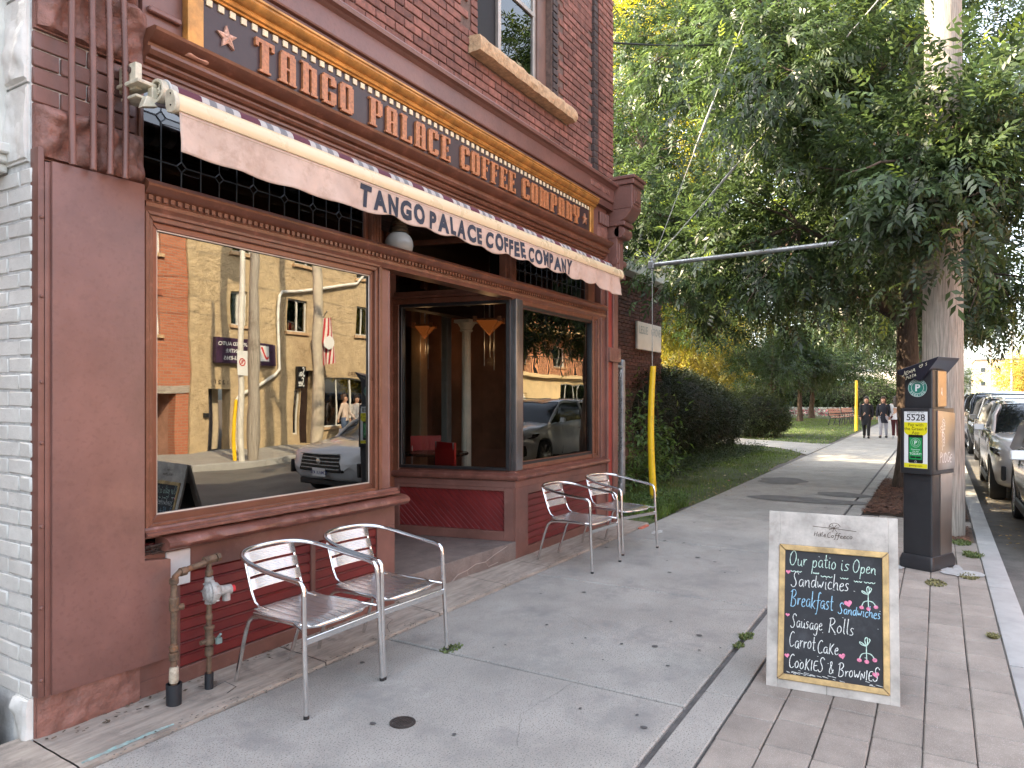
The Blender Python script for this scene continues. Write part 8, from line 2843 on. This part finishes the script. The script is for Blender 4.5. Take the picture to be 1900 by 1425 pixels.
def hedge(name, label, blobs, n, m, size, seed, inner=.86, group='clipped hedges by the park path'):
    t = thing(name, label, 'hedge', (blobs[0][0], blobs[0][1], 0), 0, group)
    rg = np.random.default_rng(seed)
    P_, D_ = [], []
    mb = MB()
    for b in blobs:
        c, r = np.array(b[:3]), np.array(b[3:6])
        rings = []
        for th in np.linspace(.02, math.pi - .02, 14):
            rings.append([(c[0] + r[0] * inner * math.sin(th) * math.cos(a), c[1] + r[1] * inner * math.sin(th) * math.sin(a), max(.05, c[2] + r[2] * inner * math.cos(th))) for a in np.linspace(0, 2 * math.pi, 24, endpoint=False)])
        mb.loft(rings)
    wts = np.array([b[3] * b[4] + b[3] * b[5] for b in blobs])
    for b, k in zip(blobs, (n * wts / wts.sum()).astype(int)):
        q = rg.normal(size=(k, 3)); q /= np.linalg.norm(q, axis=1, keepdims=True)
        r = rg.uniform(.88, 1.03, k)
        p = q * r[:, None] * np.array(b[3:6]) + np.array(b[:3])
        bump_ = np.array([noise.noise(Vector(v) * 1.3) * .12 + noise.noise(Vector(v) * 4) * .05 for v in p])
        p = p + q * bump_[:, None]
        ok = (p[:, 2] > .12 + .25 * rg.uniform(0, 1, k))
        ins = np.zeros(k, bool)
        for b2 in blobs:
            if b2 is not b:
                ins |= (((p - np.array(b2[:3])) / np.array(b2[3:6])) ** 2).sum(1) < .72
        ok &= ~ins
        P_.append(p[ok]); D_.append(q[ok] + rg.normal(size=(ok.sum(), 3)) * .8)
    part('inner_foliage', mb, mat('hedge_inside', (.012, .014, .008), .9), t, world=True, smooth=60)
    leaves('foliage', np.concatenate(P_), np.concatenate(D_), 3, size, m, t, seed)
    st = MB()
    rg2 = random.Random(seed)
    for k in range(16):
        b = rg2.choice(blobs)
        x, y = b[0] + rg2.uniform(-.7, .7) * b[3], b[1] + rg2.uniform(-.5, .5) * b[4]
        st.tube([(x, y, -.05), (x + rg2.uniform(-.2, .2), y + rg2.uniform(-.2, .2), .7)], .02, 5)
    part('stems', st, BARK, t, world=True)
    return t


hedge('hedge', 'big dark rounded hedge behind the yellow guard', [(15.6, 6.3, 1.20, 2.4, 1.35, 1.18), (17.8, 6.1, 1.15, 2.5, 1.35, 1.12), (19.6, 5.85, 1.0, 2.1, 1.25, .98)], 46000, HEDGE, .55, 1)
hedge('hedge', 'smaller rounded bush just past the park path', [(28.8, 6.3, .85, 1.6, 1.3, .95)], 9000, mat('bush_leaf', (.035, .050, .014), .55, var=.3, scale=2, bump=0, island=.5, trans=.2), .75, 2)
hedge('hedge', 'dark hedge beyond the park bench', [(68, 5.8, 1.6, 2.5, 3.6, 1.5), (70, 9.5, 1.5, 2.5, 3.0, 1.4)], 9000, LEAF4, 1.7, 3)
hedge('hedge', 'dark shrubs far behind the lawn trees', [(72, 14, 1.7, 3, 4, 1.9), (75, 20, 2.0, 3, 4, 2.1)], 8000, LEAF4, 2.0, 4)
# climbing vine and ground ivy beside the shop corner
rg = np.random.default_rng(4)
n = 520
vp = np.stack([rg.uniform(9.9, 12.8, n), 4.35 + rg.normal(size=n) * .16, np.abs(rg.normal(size=n)) * .62 + .15], 1)
vp[:, 2] = np.clip(vp[:, 2], .1, 2.1)
vn = thing('vine', 'broad leaved climbing vine behind the grey fence post', 'vine', (10.6, 4.4, 0))
VL = mat('vine_leaf', (.075, .135, .035), .5, var=.3, scale=3, bump=0, island=.45, trans=.3)
leaves('vine_leaves', vp, rg.normal(size=(n, 3)) + np.array((-.6, -.8, 0)), 3, 1.0, VL, vn, 3)
st = MB()
for k in range(12):
    x = 10 + k * .22
    st.tube([(x, 4.4, 0), (x + .1, 4.36, .6), (x - .1, 4.38, 1.2 + .3 * (k % 3))], .008, 5)
part('vine_stems', st, BARK, vn, world=True)
n = 5200
gx, gy = rg.uniform(10.2, 21.5, n), rg.uniform(4.2, 5.6, n)
gz = np.array([lawn_h(a, b) for a, b in zip(gx, gy)]) + np.abs(rg.normal(size=n)) * .07 + .03
o = leaves('ground_cover', np.stack([gx, gy, gz], 1), rg.normal(size=(n, 3)) + np.array((0, -.3, .5)), 3, .5, mat('ground_ivy', (.035, .058, .02), .55, var=.35, scale=2, bump=0, island=.5, trans=.15), None, 5)
props(o, kind='stuff')
n = 900
gx, gy = rg.uniform(9.1, 10.2, n), rg.uniform(3.15, 3.75, n)
gz = np.abs(rg.normal(size=n)) * .06 + .02
o = leaves('ground_cover', np.stack([gx, gy, gz], 1), rg.normal(size=(n, 3)) + np.array((0, -.3, .8)), 3, .42, mat('clover_leaf', (.07, .125, .035), .55, var=.3, scale=2, bump=0, island=.4, trans=.2), None, 6)
props(o, kind='stuff')
print('objects', len(bpy.data.objects), 'tris', sum(len(m.polygons) * 2 for m in bpy.data.meshes))
